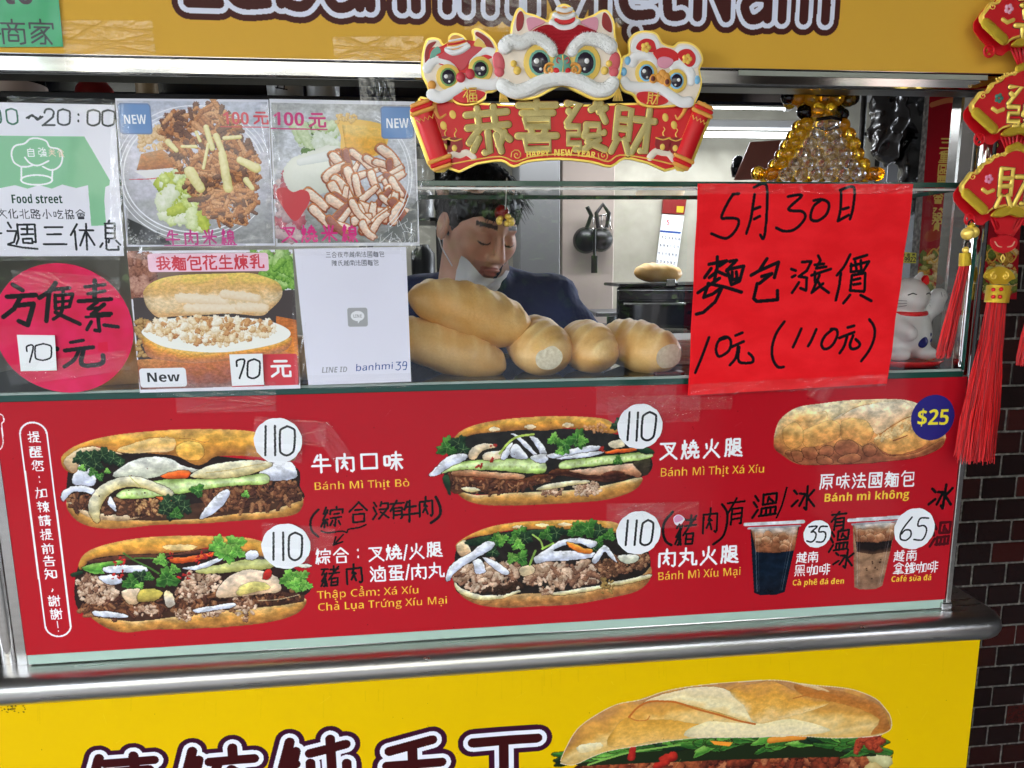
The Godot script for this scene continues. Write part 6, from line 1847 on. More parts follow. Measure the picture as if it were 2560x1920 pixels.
func build_stickers():
	var list := [
		[695, 1102, 60, "110", 44, 78, "white round 110 price sticker on the upper left beef sandwich"],
		[715, 1366, 61, "110", 40, 74, "white round 110 price sticker on the lower left mixed sandwich"],
		[1600, 1066, 56, "110", 40, 70, "white round 110 price sticker above the cucumber and roast pork sandwich"],
		[1596, 1332, 55, "110", 34, 64, "white round 110 price sticker on the meatball sandwich beside bracketed handwriting"],
		[2043, 1335, 34, "35", 30, 40, "small white round price sticker reading 35 beside the black coffee cup"],
		[2286, 1322, 50, "65", 38, 56, "white round price sticker reading 65 covering the latte cup lid"],
	]
	for q in list:
		var z := 0.0035
		var r: float = q[2]
		var c := quad_canvas([q[0] - r - 4, q[1] - r - 4, q[0] + r + 4, q[1] - r - 4, q[0] + r + 4, q[1] + r + 4, q[0] - r - 4, q[1] + r + 4], z, lin(240, 240, 244), int(q[0]), 1900.0)
		var ink := lin(20, 20, 24)
		if q[3] == "110":
			c.glyph("1", q[0] - r * 0.52, q[1], 4, q[5], [[5.4, ink]], 0.06, 0.8)
			c.glyph("1", q[0] - r * 0.12, q[1], 4, q[5], [[5.4, ink]], 0.05, 0.8)
			c.glyph("0", q[0] + r * 0.38, q[1], q[4] * 0.82, q[5], [[5.4, ink]], 0.08, 1.0)
		else:
			c.glyph(q[3][0], q[0] - r * 0.36, q[1], q[4] * 0.8, q[5], [[4.0, ink]], 0.1, 0.6)
			c.glyph(q[3][1], q[0] + r * 0.36, q[1], q[4] * 0.8, q[5], [[4.0, ink]], 0.1, 0.6)
		var t := thing("price_sticker", q[6], "price sticker", Vector3.ZERO, "round price stickers on the menu board")
		var e := on_plane([q[0], q[1]], z)[0]
		var rad := on_plane([q[0] + r, q[1]], z)[0].distance_to(e)
		var out := PackedVector2Array()
		for i in 40:
			out.append(e + Vector2.from_angle(TAU * i / 40.0) * rad * (1.0 + 0.012 * sin(i * 1.7) + 0.008 * sin(i * 3.1)))
		var st := begin()
		st.set_smooth_group(0)
		for i in 40:
			for v in [e, out[(i + 1) % 40], out[i]]:
				st.set_uv(Vector2(v.x - c.x0, c.y1 - v.y) / c.size_m())
				st.add_vertex(Vector3(v.x, v.y, z))
		part("sticker", done(st), printed("sticker_%d" % int(q[0]), c, 0.4), t)
		if q[0] < 720:
			tape(t, q[0] - 60, q[1] - 30, q[0] + 120, q[1] - 16, 0.04, z + 0.0012)
			tape(t, q[0] - 80, q[1] + 26, q[0] + 60, q[1] + 40, 0.02, z + 0.002)
		elif q[0] < 1700:
			tape(t, q[0] - 80, q[1] - 40, q[0] + 150, q[1] - 46, 0.045, z + 0.0012)
	var jelly := thing("pink_sticker", "tiny pink sticker with a scalloped brim on the bracketed handwriting", "sticker")
	part("edge", plate(smooth_line(on_plane(zoom(1280, 960, [1395, 1160, 1415, 1135, 1440, 1128, 1470, 1140, 1492, 1165, 1480, 1185, 1460, 1210, 1440, 1200, 1430, 1220, 1405, 1205]), 0.003)), 0.003, 0.0036), mat("pale_pink", lin(236, 226, 236), 0.4), jelly)
	part("cap", plate(smooth_line(on_plane(zoom(1280, 960, [1400, 1165, 1420, 1140, 1445, 1135, 1470, 1150, 1478, 1168, 1440, 1190, 1410, 1195]), 0.0037)), 0.0037, 0.0042), mat("candy_pink", lin(222, 150, 190), 0.35), jelly)
	for q in [[440, 1009, 690, 1004, .03, "clear tape strip near the upper left of the menu board"], [1490, 1000, 1690, 994, .05, "clear tape strip on the board above the roast pork sandwich"], [1700, 1010, 1830, 1006, .022, "short clear tape strip left of the plain loaf"], [2060, 960, 2040, 1000, .04, "slanting clear tape strip above the plain loaf"], [1540, 1280, 1660, 1278, .03, "clear tape strip over the lower right 110 sticker"], [800, 1066, 860, 1150, .03, "clear tape strip over the first beef dish character"]]:
		var t := thing("clear_tape", q[5], "tape", Vector3.ZERO, "clear tape strips on the menu board")
		tape(t, q[0], q[1], q[2], q[3], q[4], 0.0022)

func pos_box(called: String, lo: Vector3, hi: Vector3, m: Material, parent: Node3D, bevel := 0.002) -> MeshInstance3D:
	return part(called, box_between(lo, hi, bevel), m, parent)

func build_room():
	var plaster := mat("plaster", Color(0.66, 0.645, 0.59), 0.75)
	plaster.albedo_texture = noise_texture(256, 0.02, 71, Color(0.86, 0.86, 0.85), Color(1, 1, 1))
	plaster.uv1_triplanar = true
	plaster.uv1_world_triplanar = true
	var dark := mat("dark_wall", Color(0.12, 0.115, 0.115), 0.7)
	var xr := P(2188, 400, -2.6).x
	structure("back_wall", box_between(Vector3(-2.6, 0, -2.75), Vector3(xr, 2.45, -2.6)), plaster)
	structure("room_floor", box_between(Vector3(-2.75, -0.25, -3.6), Vector3(1.25, -0.004, -0.60)), mat("floor_tiles", Color(0.3, 0.29, 0.28), 0.4))
	structure("side_wall", box_between(Vector3(-2.75, 0, -2.75), Vector3(-2.6, 2.45, -0.02)), plaster)
	structure("room_ceiling", box_between(Vector3(-2.75, 2.3, -3.6), Vector3(3.6, 2.42, -0.06)), mat("room_ceiling", Color(0.62, 0.62, 0.62), 0.8))
	structure("upper_wall", box_between(Vector3(-2.75, 1.96, -0.10), Vector3(3.7, 3.3, -0.031)), mat("upper_wall", Color(0.5, 0.46, 0.4), 0.8))
	structure("passage_wall", box_between(Vector3(xr, 0, -3.6), Vector3(3.7, 2.45, -3.45)), dark)
	structure("front_wall", box_between(Vector3(-2.75, 0, -0.10), Vector3(-0.96, 1.96, -0.04)), dark)
	# black door frame at the end of the pale wall
	var fr := thing("door_frame", "black door frame where the pale back wall ends, left of the red banner", "door frame")
	pos_box("jamb", Vector3(xr, 0, -2.66), Vector3(xr + 0.05, 2.3, -2.56), mat("black_paint", Color(0.02, 0.02, 0.022), 0.35), fr)
	pos_box("lintel", Vector3(xr + 0.051, 2.2, -2.65), Vector3(xr + 0.9, 2.3, -2.57), mats["black_paint"], fr)
	# lamps
	var glow := mat("tube_glow", Color(0.9, 0.9, 0.9), 0.4, 0.0, {"emission_enabled": true, "emission": Color(0.95, 0.98, 1.0), "emission_energy_multiplier": 3.0})
	var white := mat("white_enamel", Color(0.78, 0.78, 0.78), 0.4)
	var a := P(445, 240, -1.8)
	var b := P(1952, 266, -1.8)
	var k2 := P(1850, 337, -2.3)
	var lamps := [[Vector3(lerpf(a.x, b.x, 0.25), a.y, -1.8), "left fluorescent tube under the ceiling, behind the beef and pork posters"], [Vector3(lerpf(a.x, b.x, 0.76), b.y, -1.8), "fluorescent tube under the ceiling, the nearer one right of the lion decoration"], [Vector3(1.32, k2.y, k2.z), "fluorescent tube hanging lowest against the back wall, right of the lion decoration"]]
	for q in lamps:
		var t := thing("fluorescent_lamp", q[1], "lamp", q[0], "fluorescent lamps in the stall")
		part("tube", tube([Vector3(-0.585, 0, 0), Vector3(0.585, 0, 0)], 0.013, 0.013, 12), glow, t)
		part("housing", box_between(Vector3(-0.61, 0.028, -0.035), Vector3(0.61, 0.062, 0.035), 0.004), white, t)
		for s in [-1, 1]:
			part("socket", box_between(Vector3(s * 0.598 - 0.012, -0.018, -0.012), Vector3(s * 0.598 + 0.012, 0.03, 0.012), 0.003), white, t)
		part("hanger", box_between(Vector3(-0.004, 0.062, -0.004), Vector3(0.004, 2.3 - q[0].y, 0.004), 0.001), white, t)
		var l := AreaLight3D.new()
		l.name = "lamp_light"
		l.area_size = Vector2(1.16, 0.03)
		l.light_energy = 0.26
		l.light_color = Color(0.96, 0.98, 1.0)
		l.shadow_enabled = true
		l.area_range = 8.0
		l.area_attenuation = 2.0
		l.position = q[0] + Vector3(0, -0.016, 0)
		l.rotation_degrees = Vector3(-90, 0, 0)
		add_child(l)
	# navy valance along the top of the opening
	var val := thing("navy_valance", "shiny navy blue plastic covered rail across the top of the opening", "valance")
	pos_box("rail", Vector3(-1.3, P(1900, 262, -0.52).y, -0.55), Vector3(P(2010, 240, -0.52).x, P(1900, 214, -0.52).y, -0.52), mat("navy_plastic", Color(0.025, 0.03, 0.12), 0.14), val, 0.006)
	pos_box("roll", Vector3(-1.3, P(1900, 214, -0.52).y + 0.002, -0.58), Vector3(P(2010, 240, -0.52).x - 0.02, 2.0, -0.54), mat("dark_fabric", Color(0.012, 0.014, 0.03), 0.6), val, 0.01)
	# shelf behind the beam with jars
	var sy := P(500, 254, -0.33).y
	var sh := thing("dark_shelf", "dark narrow shelf behind the steel beam holding jars and a helmet", "shelf")
	pos_box("board", Vector3(-1.1, sy - 0.012, -0.44), Vector3(0.02, sy, -0.27), dark, sh)
	for q in [[660, 758, 0, "white printed plastic tub with a blue line drawing on the dark shelf"], [760, 850, 1, "plain white plastic tub at the right end of the dark shelf"]]:
		var pa := P(q[0], 230, -0.33)
		var pb := P(q[1], 230, -0.33)
		var r := (pb.x - pa.x) / 2.0 - 0.001
		var t := thing("plastic_tub", q[3], "tub", Vector3((pa.x + pb.x) / 2, sy, -0.345), "white tubs on the dark shelf")
		part("body", lathe([Vector2(0, 0), Vector2(r * 0.86, 0), Vector2(r * 0.92, 0.004), Vector2(r, 0.06), Vector2(r, 0.072), Vector2(r * 0.6, 0.074), Vector2(0, 0.074)], 24), mat("white_plastic", Color(0.78, 0.78, 0.77), 0.35), t)
		if q[2] == 0:
			var st := begin()
			for l in [[-9, 14, -4, 22, 3, 20, 9, 24, 13, 16, 10, 8, 4, 10, 0, 4, -6, 8, -9, 14], [-2, 4, -4, -6, -8, -14], [5, 6, 6, -6, 4, -16], [-10, -12, 10, -15]]:
				var pts := []
				for i in range(0, l.size(), 2):
					var g: float = l[i] * 0.0011 / r
					pts.append(Vector3(sin(g) * r * 0.975, 0.036 + l[i + 1] * 0.0011, cos(g) * r * 0.975 + 0.0005))
				add_tube(st, pts, 0.0011, 0.0011, 5)
			part("drawing", done(st), mat("navy_ink", Color(0.03, 0.04, 0.12), 0.5), t)
	var jar := thing("sauce_jar", "brown lidded sauce jar with a pale label on the dark shelf", "jar", Vector3(P(358, 205, -0.33).x, sy, -0.345))
	part("body", lathe([Vector2(0, 0), Vector2(0.017, 0), Vector2(0.019, 0.004), Vector2(0.019, 0.045), Vector2(0.013, 0.055), Vector2(0.012, 0.062), Vector2(0, 0.062)], 20), mat("brown_sauce", Color(0.09, 0.045, 0.02), 0.15), jar)
	part("label", lathe([Vector2(0.0193, 0.012), Vector2(0.0193, 0.038)], 20), mat("cream_label", Color(0.7, 0.6, 0.45), 0.5), jar)
	part("lid", lathe([Vector2(0.0145, 0.0625), Vector2(0.0145, 0.075), Vector2(0.013, 0.077), Vector2(0, 0.077)], 20), mat("dark_lid", Color(0.05, 0.03, 0.02), 0.3), jar)
	var bowl := thing("red_bowl", "small red bowl upside down on the dark shelf", "bowl", Vector3(P(222, 205, -0.33).x, sy, -0.35))
	part("shell", lathe([Vector2(0.034, 0), Vector2(0.035, 0.004), Vector2(0.03, 0.025), Vector2(0.018, 0.04), Vector2(0.012, 0.042), Vector2(0.012, 0.047), Vector2(0, 0.047)], 24), mat("red_plastic", Color(0.5, 0.06, 0.07), 0.3), bowl)
	var hel := thing("helmet", "dark red and white helmet at the far left of the dark shelf", "helmet", Vector3(P(20, 225, -0.35).x, sy, -0.36))
	part("shell", lathe([Vector2(0.055, 0), Vector2(0.058, 0.01), Vector2(0.055, 0.04), Vector2(0.04, 0.065), Vector2(0.02, 0.076), Vector2(0, 0.078)], 28), mat("maroon_shell", Color(0.06, 0.015, 0.02), 0.2), hel)
	part("band", lathe([Vector2(0.0585, 0.006), Vector2(0.0592, 0.012), Vector2(0.0578, 0.03)], 28), mat("cream_band", Color(0.7, 0.62, 0.58), 0.4), hel)
	# pillar with hooks, pans
	var pl := P(1405, 600, -2.25)
	var pr := P(1535, 600, -2.25)
	structure("pillar", box_between(Vector3(pl.x, 0, -2.59), Vector3(pr.x, 2.3, -2.25), 0.004), mat("pinkish_plaster", Color(0.70, 0.64, 0.60), 0.7))
	structure("partition", box_between(Vector3(P(1300, 600, -2.0).x, 0, -2.3), Vector3(P(1400, 600, -2.0).x, 2.3, -2.0), 0.004), mat("grey_partition", Color(0.42, 0.42, 0.42), 0.6))
	var rack := thing("hook_rack", "small wire hook rack on the pillar with dark pans hanging from it", "rack")
	var rk := begin()
	var ra := P(1483, 543, -2.22)
	var rb := P(1526, 534, -2.22)
	for dy in [0.0, -0.055]:
		add_tube(rk, [ra + Vector3(0, dy, 0), rb + Vector3(0, dy, 0)], 0.004)
	for i in 5:
		var p := ra.lerp(rb, i / 4.0)
		add_tube(rk, [p, p + Vector3(0, -0.055, 0), p + Vector3(0, -0.075, 0.02)], 0.0025)
	part("wire", done(rk), steel("chrome"), rack)
	for q in [[1468, 600, 0.062, "round dark pan hanging left on the hook rack", 0.0], [1506, 598, 0.058, "brown pan with a loop handle hanging right on the hook rack", 0.12]]:
		var c := P(q[0], q[1], -2.17)
		var t := thing("frying_pan", q[3], "pan", c, "pans on the hook rack")
		var pm := lathe([Vector2(0, 0), Vector2(q[2] * 0.8, 0), Vector2(q[2], 0.03), Vector2(q[2] * 0.97, 0.03), Vector2(q[2] * 0.78, 0.004), Vector2(0, 0.004)], 26)
		var d := part("bowl", pm, mat("pan_%d" % int(q[0]), Color(0.03, 0.025, 0.035) if q[4] == 0.0 else Color(0.07, 0.035, 0.04), 0.35), t)
		d.rotation_degrees = Vector3(-90, 0, 0)
		part("handle", tube([Vector3(0, q[2] * 0.9, -0.01), Vector3(0.02, q[2] + 0.05, -0.01), Vector3(0.0, q[2] + 0.09, -0.01)] if q[4] == 0.0 else [Vector3(-0.02, q[2] * 0.9, 0), Vector3(-0.03, q[2] + 0.06, 0), Vector3(0, q[2] + 0.1, 0), Vector3(0.03, q[2] + 0.06, 0), Vector3(0.02, q[2] * 0.9, 0)], 0.010, 0.010, 10), d.material_override, t)
	var spat := thing("spatula", "dark spatula hanging below the pans on the pillar", "spatula", P(1486, 650, -2.16))
	part("blade", box(Vector3(0.03, 0.08, 0.004), 0.0015), mat("dark_handle", Color(0.02, 0.02, 0.03), 0.4), spat, Vector3(0, -0.02, 0))
	part("handle", tube([Vector3(0, 0.02, 0), Vector3(0, 0.14, 0)], 0.007), mats["dark_handle"], spat)
	# dark storage rack beside the cook
	var sr := thing("storage_rack", "dark storage rack with tins behind the cook's right shoulder", "rack")
	var ra0 := P(905, 560, -1.35)
	var ra1 := P(1098, 560, -1.35)
	for x in [ra0.x, ra1.x]:
		for zz in [-1.62, -1.35]:
			part("upright", box_between(Vector3(x - 0.012, 0, zz - 0.012), Vector3(x + 0.012, 2.0, zz + 0.012), 0.002), mat("rack_black", Color(0.03, 0.03, 0.032), 0.4), sr)
	var tins := [Color(0.5, 0.5, 0.5), Color(0.16, 0.2, 0.3), Color(0.45, 0.32, 0.12), Color(0.05, 0.05, 0.06), Color(0.4, 0.08, 0.06)]
	for r in 5:
		var hy := 0.9 + r * 0.24
		part("rack_shelf", box_between(Vector3(ra0.x, hy - 0.012, -1.62), Vector3(ra1.x, hy, -1.35), 0.002), mats["rack_black"], sr)
		for i in [4]:
			var rr := rng.randf_range(0.028, 0.042)
			var hh2 := rng.randf_range(0.08, 0.19)
			var tin := thing("tin", ["steel", "blue", "amber", "black", "red"][(r * 2 + i) % 5] + " tin at the end of a storage rack shelf beside the cook", "tin", Vector3(lerpf(ra0.x + 0.06, ra1.x - 0.06, i / 4.0), hy, -1.45), "tins on the storage rack")
			part("can", lathe([Vector2(0, 0), Vector2(rr * 0.96, 0), Vector2(rr, 0.004), Vector2(rr, hh2 * 0.8), Vector2(rr * 0.6, hh2 * 0.92), Vector2(rr * 0.55, hh2), Vector2(0, hh2)], 16), mat("tin_%d" % ((r * 2 + i) % 5), tins[(r * 2 + i) % 5], 0.35, 0.3), tin)
	# calendar
	var cal := thing("wall_calendar", "wall calendar with a red head on the pale back wall", "calendar")
	var cq := on_plane([1656, 535, 1710, 540, 1692, 668, 1640, 660], -2.575)
	var cc := quad_canvas([1640, 535, 1712, 535, 1712, 668, 1640, 668], -2.575, lin(226, 228, 232), 81, 900.0)
	cc.latin("5", 1666, 562, 1674, 562, 12, true, lin(206, 40, 50))
	cc.stroke([1652, 578, 1700, 582], 5.0, lin(40, 70, 140))
	for r in 4:
		for k in 6:
			cc.latin(str(1 + r * 7 + k), 1653 - r * 4 + k * 8.5, 596 + r * 20 + k, 1658 - r * 4 + k * 8.5, 596 + r * 20 + k, 6, true, lin(50, 54, 66))
	var st := begin()
	add_sheet(st, cq, -2.575, 0.001, 81, cc, 4, 4)
	part("sheets", done(st), printed("calendar_print", cc, 0.6), cal)
	part("head", plate(on_plane([1658, 492, 1717, 492, 1710, 536, 1655, 533], -2.574), -2.585, -2.570), mat("calendar_red", Color(0.45, 0.04, 0.05), 0.4), cal)
	part("label", plate(on_plane([1692, 515, 1710, 516, 1708, 532, 1691, 531], -2.569), -2.5695, -2.568), mat("calendar_gold", Color(0.7, 0.6, 0.15), 0.4), cal)
	# toaster oven on a stand, with a loaf on its tray
	var top := P(1640, 712, -1.6).y
	var stand := thing("prep_table", "steel prep table carrying the black toaster oven", "table")
	var ty := P(1640, 822, -1.6).y
	pos_box("table_top", Vector3(0.55, ty - 0.03, -1.95), Vector3(1.5, ty - 0.002, -1.4), steel(), stand)
	for q in [Vector2(0.6, -1.9), Vector2(1.45, -1.9), Vector2(0.6, -1.45), Vector2(1.45, -1.45)]:
		part("leg", tube([Vector3(q.x, 0, q.y), Vector3(q.x, ty - 0.031, q.y)], 0.016), steel(), stand)
	var ov := thing("toaster_oven", "black toaster oven with a dark red control strip, behind the loaves", "toaster oven", Vector3(P(1660, 770, -1.66).x, ty, -1.66))
	ov.rotation_degrees.y = -32.0
	var hh := top - ty - 0.006
	var black := mat("oven_black", Color(0.016, 0.014, 0.016), 0.25)
	part("body", box_between(Vector3(-0.16, 0.008, -0.14), Vector3(0.16, hh, 0.13), 0.008), black, ov)
	var door := part("door", box_between(Vector3(-0.15, 0.02, 0.131), Vector3(0.15, hh * 0.66, 0.14), 0.003), mat("oven_glass", Color(0.02, 0.012, 0.012), 0.05), ov)
	part("control_strip", box_between(Vector3(-0.15, hh * 0.7, 0.131), Vector3(0.15, hh * 0.9, 0.137), 0.003), mat("oven_red", Color(0.10, 0.015, 0.02), 0.25), ov)
	part("door_handle", tube([Vector3(-0.12, hh * 0.62, 0.152), Vector3(0.12, hh * 0.62, 0.152)], 0.005), steel(), door)
	part("trim", box_between(Vector3(-0.155, hh * 0.905, 0.131), Vector3(0.155, hh * 0.93, 0.136), 0.001), steel(), ov)
	for s in [-1, 1]:
		part("foot", box_between(Vector3(s * 0.13 - 0.015, 0, -0.1), Vector3(s * 0.13 + 0.015, 0.008, 0.1), 0.002), black, ov)
	var tray := thing("baking_tray", "black baking tray with a steel clip lying on the toaster oven", "tray", Vector3(P(1650, 705, -1.64).x, ty + hh, -1.64))
	part("pan", box_between(Vector3(-0.20, 0.0015, -0.12), Vector3(0.24, 0.014, 0.12), 0.004), black, tray)
	part("clip", box_between(Vector3(-0.015, 0.003, 0.121), Vector3(0.02, 0.03, 0.128), 0.002), steel(), tray)
	part("rim", box_between(Vector3(0.03, 0.006, 0.1215), Vector3(0.24, 0.018, 0.126), 0.001), steel(), tray)
	var loaf := make_loaf("loaf_of_bread", "golden loaf lying alone on the baking tray above the toaster oven", P(1645, 690, -1.6), Vector3(1, -0.04, 0.05), 0.19, 0.043, false, 5)
	loaf.position.y = ty + hh + 0.014 + 0.036
	# little table
	var tb := thing("side_table", "small grey table with a teal leg beside the pillar", "table", Vector3(P(1530, 790, -2.0).x, 0, -2.0))
	var th := P(1530, 776, -2.0).y
	part("table_top", box_between(Vector3(-0.10, th - 0.02, -0.12), Vector3(0.14, th, 0.12), 0.004), mat("grey_top", Color(0.28, 0.28, 0.29), 0.4), tb)
	part("leg", tube([Vector3(0.0, 0, 0), Vector3(0.0, th - 0.02, 0)], 0.024), mat("teal_paint", Color(0.02, 0.20, 0.20), 0.4), tb)
	# dark rack with hanging bags in the passage
	var br := thing("bag_rack", "dark rack in the passage left of the red banner with plastic bags", "rack")
	var bx := P(2255, 330, -1.7)
	for dx in [-0.16, 0.14]:
		part("upright", tube([Vector3(bx.x + dx, 0, -1.72), Vector3(bx.x + dx, 2.28, -1.72)], 0.012), mat("rust_steel", Color(0.10, 0.075, 0.06), 0.6), br)
	part("bar", tube([Vector3(bx.x - 0.16, P(2255, 336, -1.72).y, -1.72), Vector3(bx.x + 0.14, P(2255, 336, -1.72).y, -1.72)], 0.008), mats["rust_steel"], br)
	var n := FastNoiseLite.new()
	n.frequency = 14.0
	for q in [[2222, 300, 0.075, 0.17, Color(0.10, 0.07, 0.06), "brown plastic bag bulging on the bag rack"], [2300, 400, 0.09, 0.20, Color(0.03, 0.03, 0.035), "shiny black plastic bag hanging lowest on the bag rack"], [2290, 262, 0.07, 0.12, Color(0.05, 0.045, 0.05), "crumpled black plastic bag on top of the bag rack"]]:
		var c := P(q[0], q[1], -1.64)
		var bs := begin()
		n.seed = int(q[0])
		nets(func(p: Vector3) -> float: return ball(p, Vector3.ZERO, Vector3(q[2], q[3], 0.06)) + n.get_noise_3d(p.x, p.y * 0.6, p.z) * 0.028, Vector3(-q[2] - 0.03, -q[3] - 0.03, -0.09), Vector3(q[2] + 0.03, q[3] + 0.03, 0.09), 0.012, bs, func(_p): return Color.WHITE)
		var t := thing("plastic_bag", q[5], "bag", c, "bags on the rack in the passage")
		part("bag", done(bs), mat("bag_%d" % int(q[0]), q[4], 0.2), t)
	# red banner on the tiled wall
	var bq := [2325, 223, 2570, 215, 2541, 748, 2290, 752]
	var bc := quad_canvas([2290, 215, 2570, 215, 2570, 752, 2290, 752], -0.68, lin(150, 22, 34), 91, 1300.0)
	var gold := lin(206, 176, 90)
	for q in [["三", 2363, 358], ["重", 2361, 391], ["區", 2358, 425], ["農", 2354, 456], ["會", 2346, 494], ["發", 2343, 534], ["賀", 2341, 562]]:
		bc.glyph(q[0], q[1], q[2], 24, 26, [[3.2, gold]])
	for q in [["恭", 2446, 372], ["春", 2440, 462]]:
		bc.glyph(q[0], q[1], q[2], 84, 84, [[15.0, lin(44, 40, 24)], [10.0, lin(176, 168, 84)]], 0.15)
	bc.stroke([2330, 262, 2380, 250, 2440, 262], 12.0, lin(190, 110, 70))
	var f := bc.k(2420, 650)
	bc.crumbs(bc.pts([2305, 640, 2540, 620, 2536, 735, 2302, 738]), 170, 4.0, 10.0, [[lin(206, 160, 70), lin(130, 80, 30)], [lin(190, 190, 120), lin(110, 110, 50)], [lin(120, 130, 60), lin(60, 70, 30)], [lin(220, 200, 150), lin(150, 110, 60)]], 1.6, f)
	for i in 9:
		var u := 2318 + i * 24
		bc.stroke([u, 640 - (i % 3) * 14, u + 16, 622 - (i % 2) * 12, u + 30, 640, u + 18, 656, u + 8, 646], 3.4, lin(196, 150, 66))
	var ban := thing("red_banner", "long red new year banner with gold characters and a golden picture on the tiled wall", "banner")
	st = begin()
	add_sheet(st, on_plane(bq, -0.68), -0.68, 0.004, 91, bc, 10, 16)
	part("cloth", done(st), printed("banner_print", bc, 0.22), ban)
	part("top_bar", tube([P(2322, 222, -0.684), P(2572, 214, -0.684)], 0.006), mat("gold_bar", Color(0.6, 0.42, 0.1), 0.3, 1.0), ban)
	var nq := [2240, 630, 2291, 632, 2290, 658, 2240, 657]
	var nc := quad_canvas(nq, -0.66, lin(206, 196, 60), 92, 1500.0)
	nc.latin("00-9922", 2241, 654, 2289, 655, 11, true, lin(24, 24, 20))
	nc.row("三合夜市", 2246, 637, 2284, 638, 8, 8, 1.2, lin(24, 24, 20))
	var ph := thing("phone_plate", "small yellow plate with black digits on the wall beside the lucky cat", "sign")
	st = begin()
	add_sheet(st, on_plane(nq, -0.66), -0.66, 0.0, 92, nc, 2, 2)
	part("face", done(st), printed("phone_print", nc, 0.4), ph)
	part("back", plate(on_plane(nq, -0.6605), -0.665, -0.6605), mat("plate_black", Color(0.03, 0.03, 0.03), 0.4), ph)
	# photo print behind the lamps at the right
	var pic := thing("food_photo", "pinkish food photograph standing beside the lamps above the crystal bead figure", "picture")
	var fq := on_plane([1876, 355, 1952, 350, 1925, 448, 1836, 450], -1.2)
	part("print", plate(fq, -1.206, -1.2), mat("pink_print", Color(0.55, 0.30, 0.24), 0.4), pic)
	var pot := thing("dark_kettle", "dark kettle spout left of the pinkish picture", "kettle", P(1846, 420, -1.3))
	part("body", lathe([Vector2(0, -0.03), Vector2(0.02, -0.03), Vector2(0.026, 0.0), Vector2(0.02, 0.03), Vector2(0.008, 0.04), Vector2(0, 0.042)], 18), mat("kettle", Color(0.04, 0.04, 0.06), 0.2), pot)
	part("spout", tube([Vector3(0.02, 0.01, 0), Vector3(0.05, 0.03, 0), Vector3(0.06, 0.015, 0)], 0.008), mats["kettle"], pot)

func make_loaf(called: String, label: String, at: Vector3, axis: Vector3, length: float, radius: float, cut: bool, seed_at: int, group := "") -> Node3D:
	var t := thing(called, label, "bread", at, group)
	var n := FastNoiseLite.new()
	n.seed = seed_at
	n.frequency = 9.0
	n.fractal_octaves = 3
	var z := axis.normalized()
	var x := Vector3.UP.cross(z).normalized()
	var y := z.cross(x)
	var b := Basis(x, y, z)
	var st := begin()
	st.set_smooth_group(0)
	var rows := 44
	var sides := 40
	var ring := []
	var last := 0.86 if cut else 1.0
	for i in rows + 1:
		var f := i / float(rows) * last
		f = 0.5 - 0.5 * cos(PI * minf(f, 1.0)) if not cut else (0.5 - 0.5 * cos(PI * f))
		var r := radius * pow(maxf(0.0, 1.0 - pow(absf(f * 2.0 - 1.0), 2.6)), 0.55)
		var row := []
		for k in sides:
			var g := TAU * k / sides
			var p := Vector3(cos(g) * r * 1.06, sin(g) * r * (0.94 if sin(g) > 0 else 0.84), (f - 0.5) * length)
			var d := n.get_noise_3d(p.x + seed_at, p.y, p.z) * radius * 0.11
			# slashes across the top open into ridges
			var top := maxf(0.0, sin(g))
			var sl := sin((p.z + p.x * 0.6) * 95.0 + seed_at)
			d += top * top * (exp(-pow((sl - 0.2) * 2.2, 2.0)) * 0.05 - exp(-pow((sl + 0.75) * 4.0, 2.0)) * 0.05) * radius
			var q := p + Vector3(cos(g), sin(g), 0) * d
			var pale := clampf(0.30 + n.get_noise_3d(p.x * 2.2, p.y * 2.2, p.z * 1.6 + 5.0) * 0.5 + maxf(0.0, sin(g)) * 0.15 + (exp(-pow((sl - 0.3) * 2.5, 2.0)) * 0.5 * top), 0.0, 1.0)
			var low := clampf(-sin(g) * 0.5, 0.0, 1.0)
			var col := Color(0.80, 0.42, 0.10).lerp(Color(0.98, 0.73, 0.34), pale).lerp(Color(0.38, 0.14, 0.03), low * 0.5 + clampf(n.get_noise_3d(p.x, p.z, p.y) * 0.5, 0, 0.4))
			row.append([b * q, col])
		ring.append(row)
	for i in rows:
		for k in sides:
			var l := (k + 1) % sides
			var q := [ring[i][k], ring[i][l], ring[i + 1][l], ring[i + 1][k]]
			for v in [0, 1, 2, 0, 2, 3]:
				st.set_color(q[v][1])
				st.add_vertex(q[v][0])
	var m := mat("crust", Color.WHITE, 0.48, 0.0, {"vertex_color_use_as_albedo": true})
	if not m.normal_enabled:
		m.normal_enabled = true
		m.normal_texture = noise_texture(256, 0.06, 95, Color(0.3, 0.3, 0.3), Color(0.7, 0.7, 0.7), 4, 4.0)
		m.normal_scale = 0.35
		m.uv1_triplanar = true
		m.uv1_scale = Vector3(14, 14, 14)
		m.albedo_texture = noise_texture(256, 0.05, 97, Color(0.93, 0.90, 0.85), Color(1.0, 1.0, 1.0), 5)
		m.normal_scale = 0.7
	part("crust", done(st), m, t)
	if cut:
		st = begin()
		var mid := Vector3.ZERO
		for k in sides:
			mid += ring[rows][k][0]
		mid = mid / sides
		for k in sides:
			var l := (k + 1) % sides
			var e: Array = [mid + z * 0.0008, ring[rows][k][0] + z * 0.0004, ring[rows][l][0] + z * 0.0004]
			tri(st, e[0], e[2], e[1])
		var cm := mat("crumb", Color(0.90, 0.82, 0.64).linear_to_srgb(), 0.9)
		if cm.albedo_texture == null:
			cm.albedo_texture = noise_texture(128, 0.05, 96, Color(0.86, 0.83, 0.76), Color(1, 1, 1))
			cm.uv1_triplanar = true
			cm.uv1_scale = Vector3(20, 20, 20)
		part("crumb", done(st), cm, t)
	return t

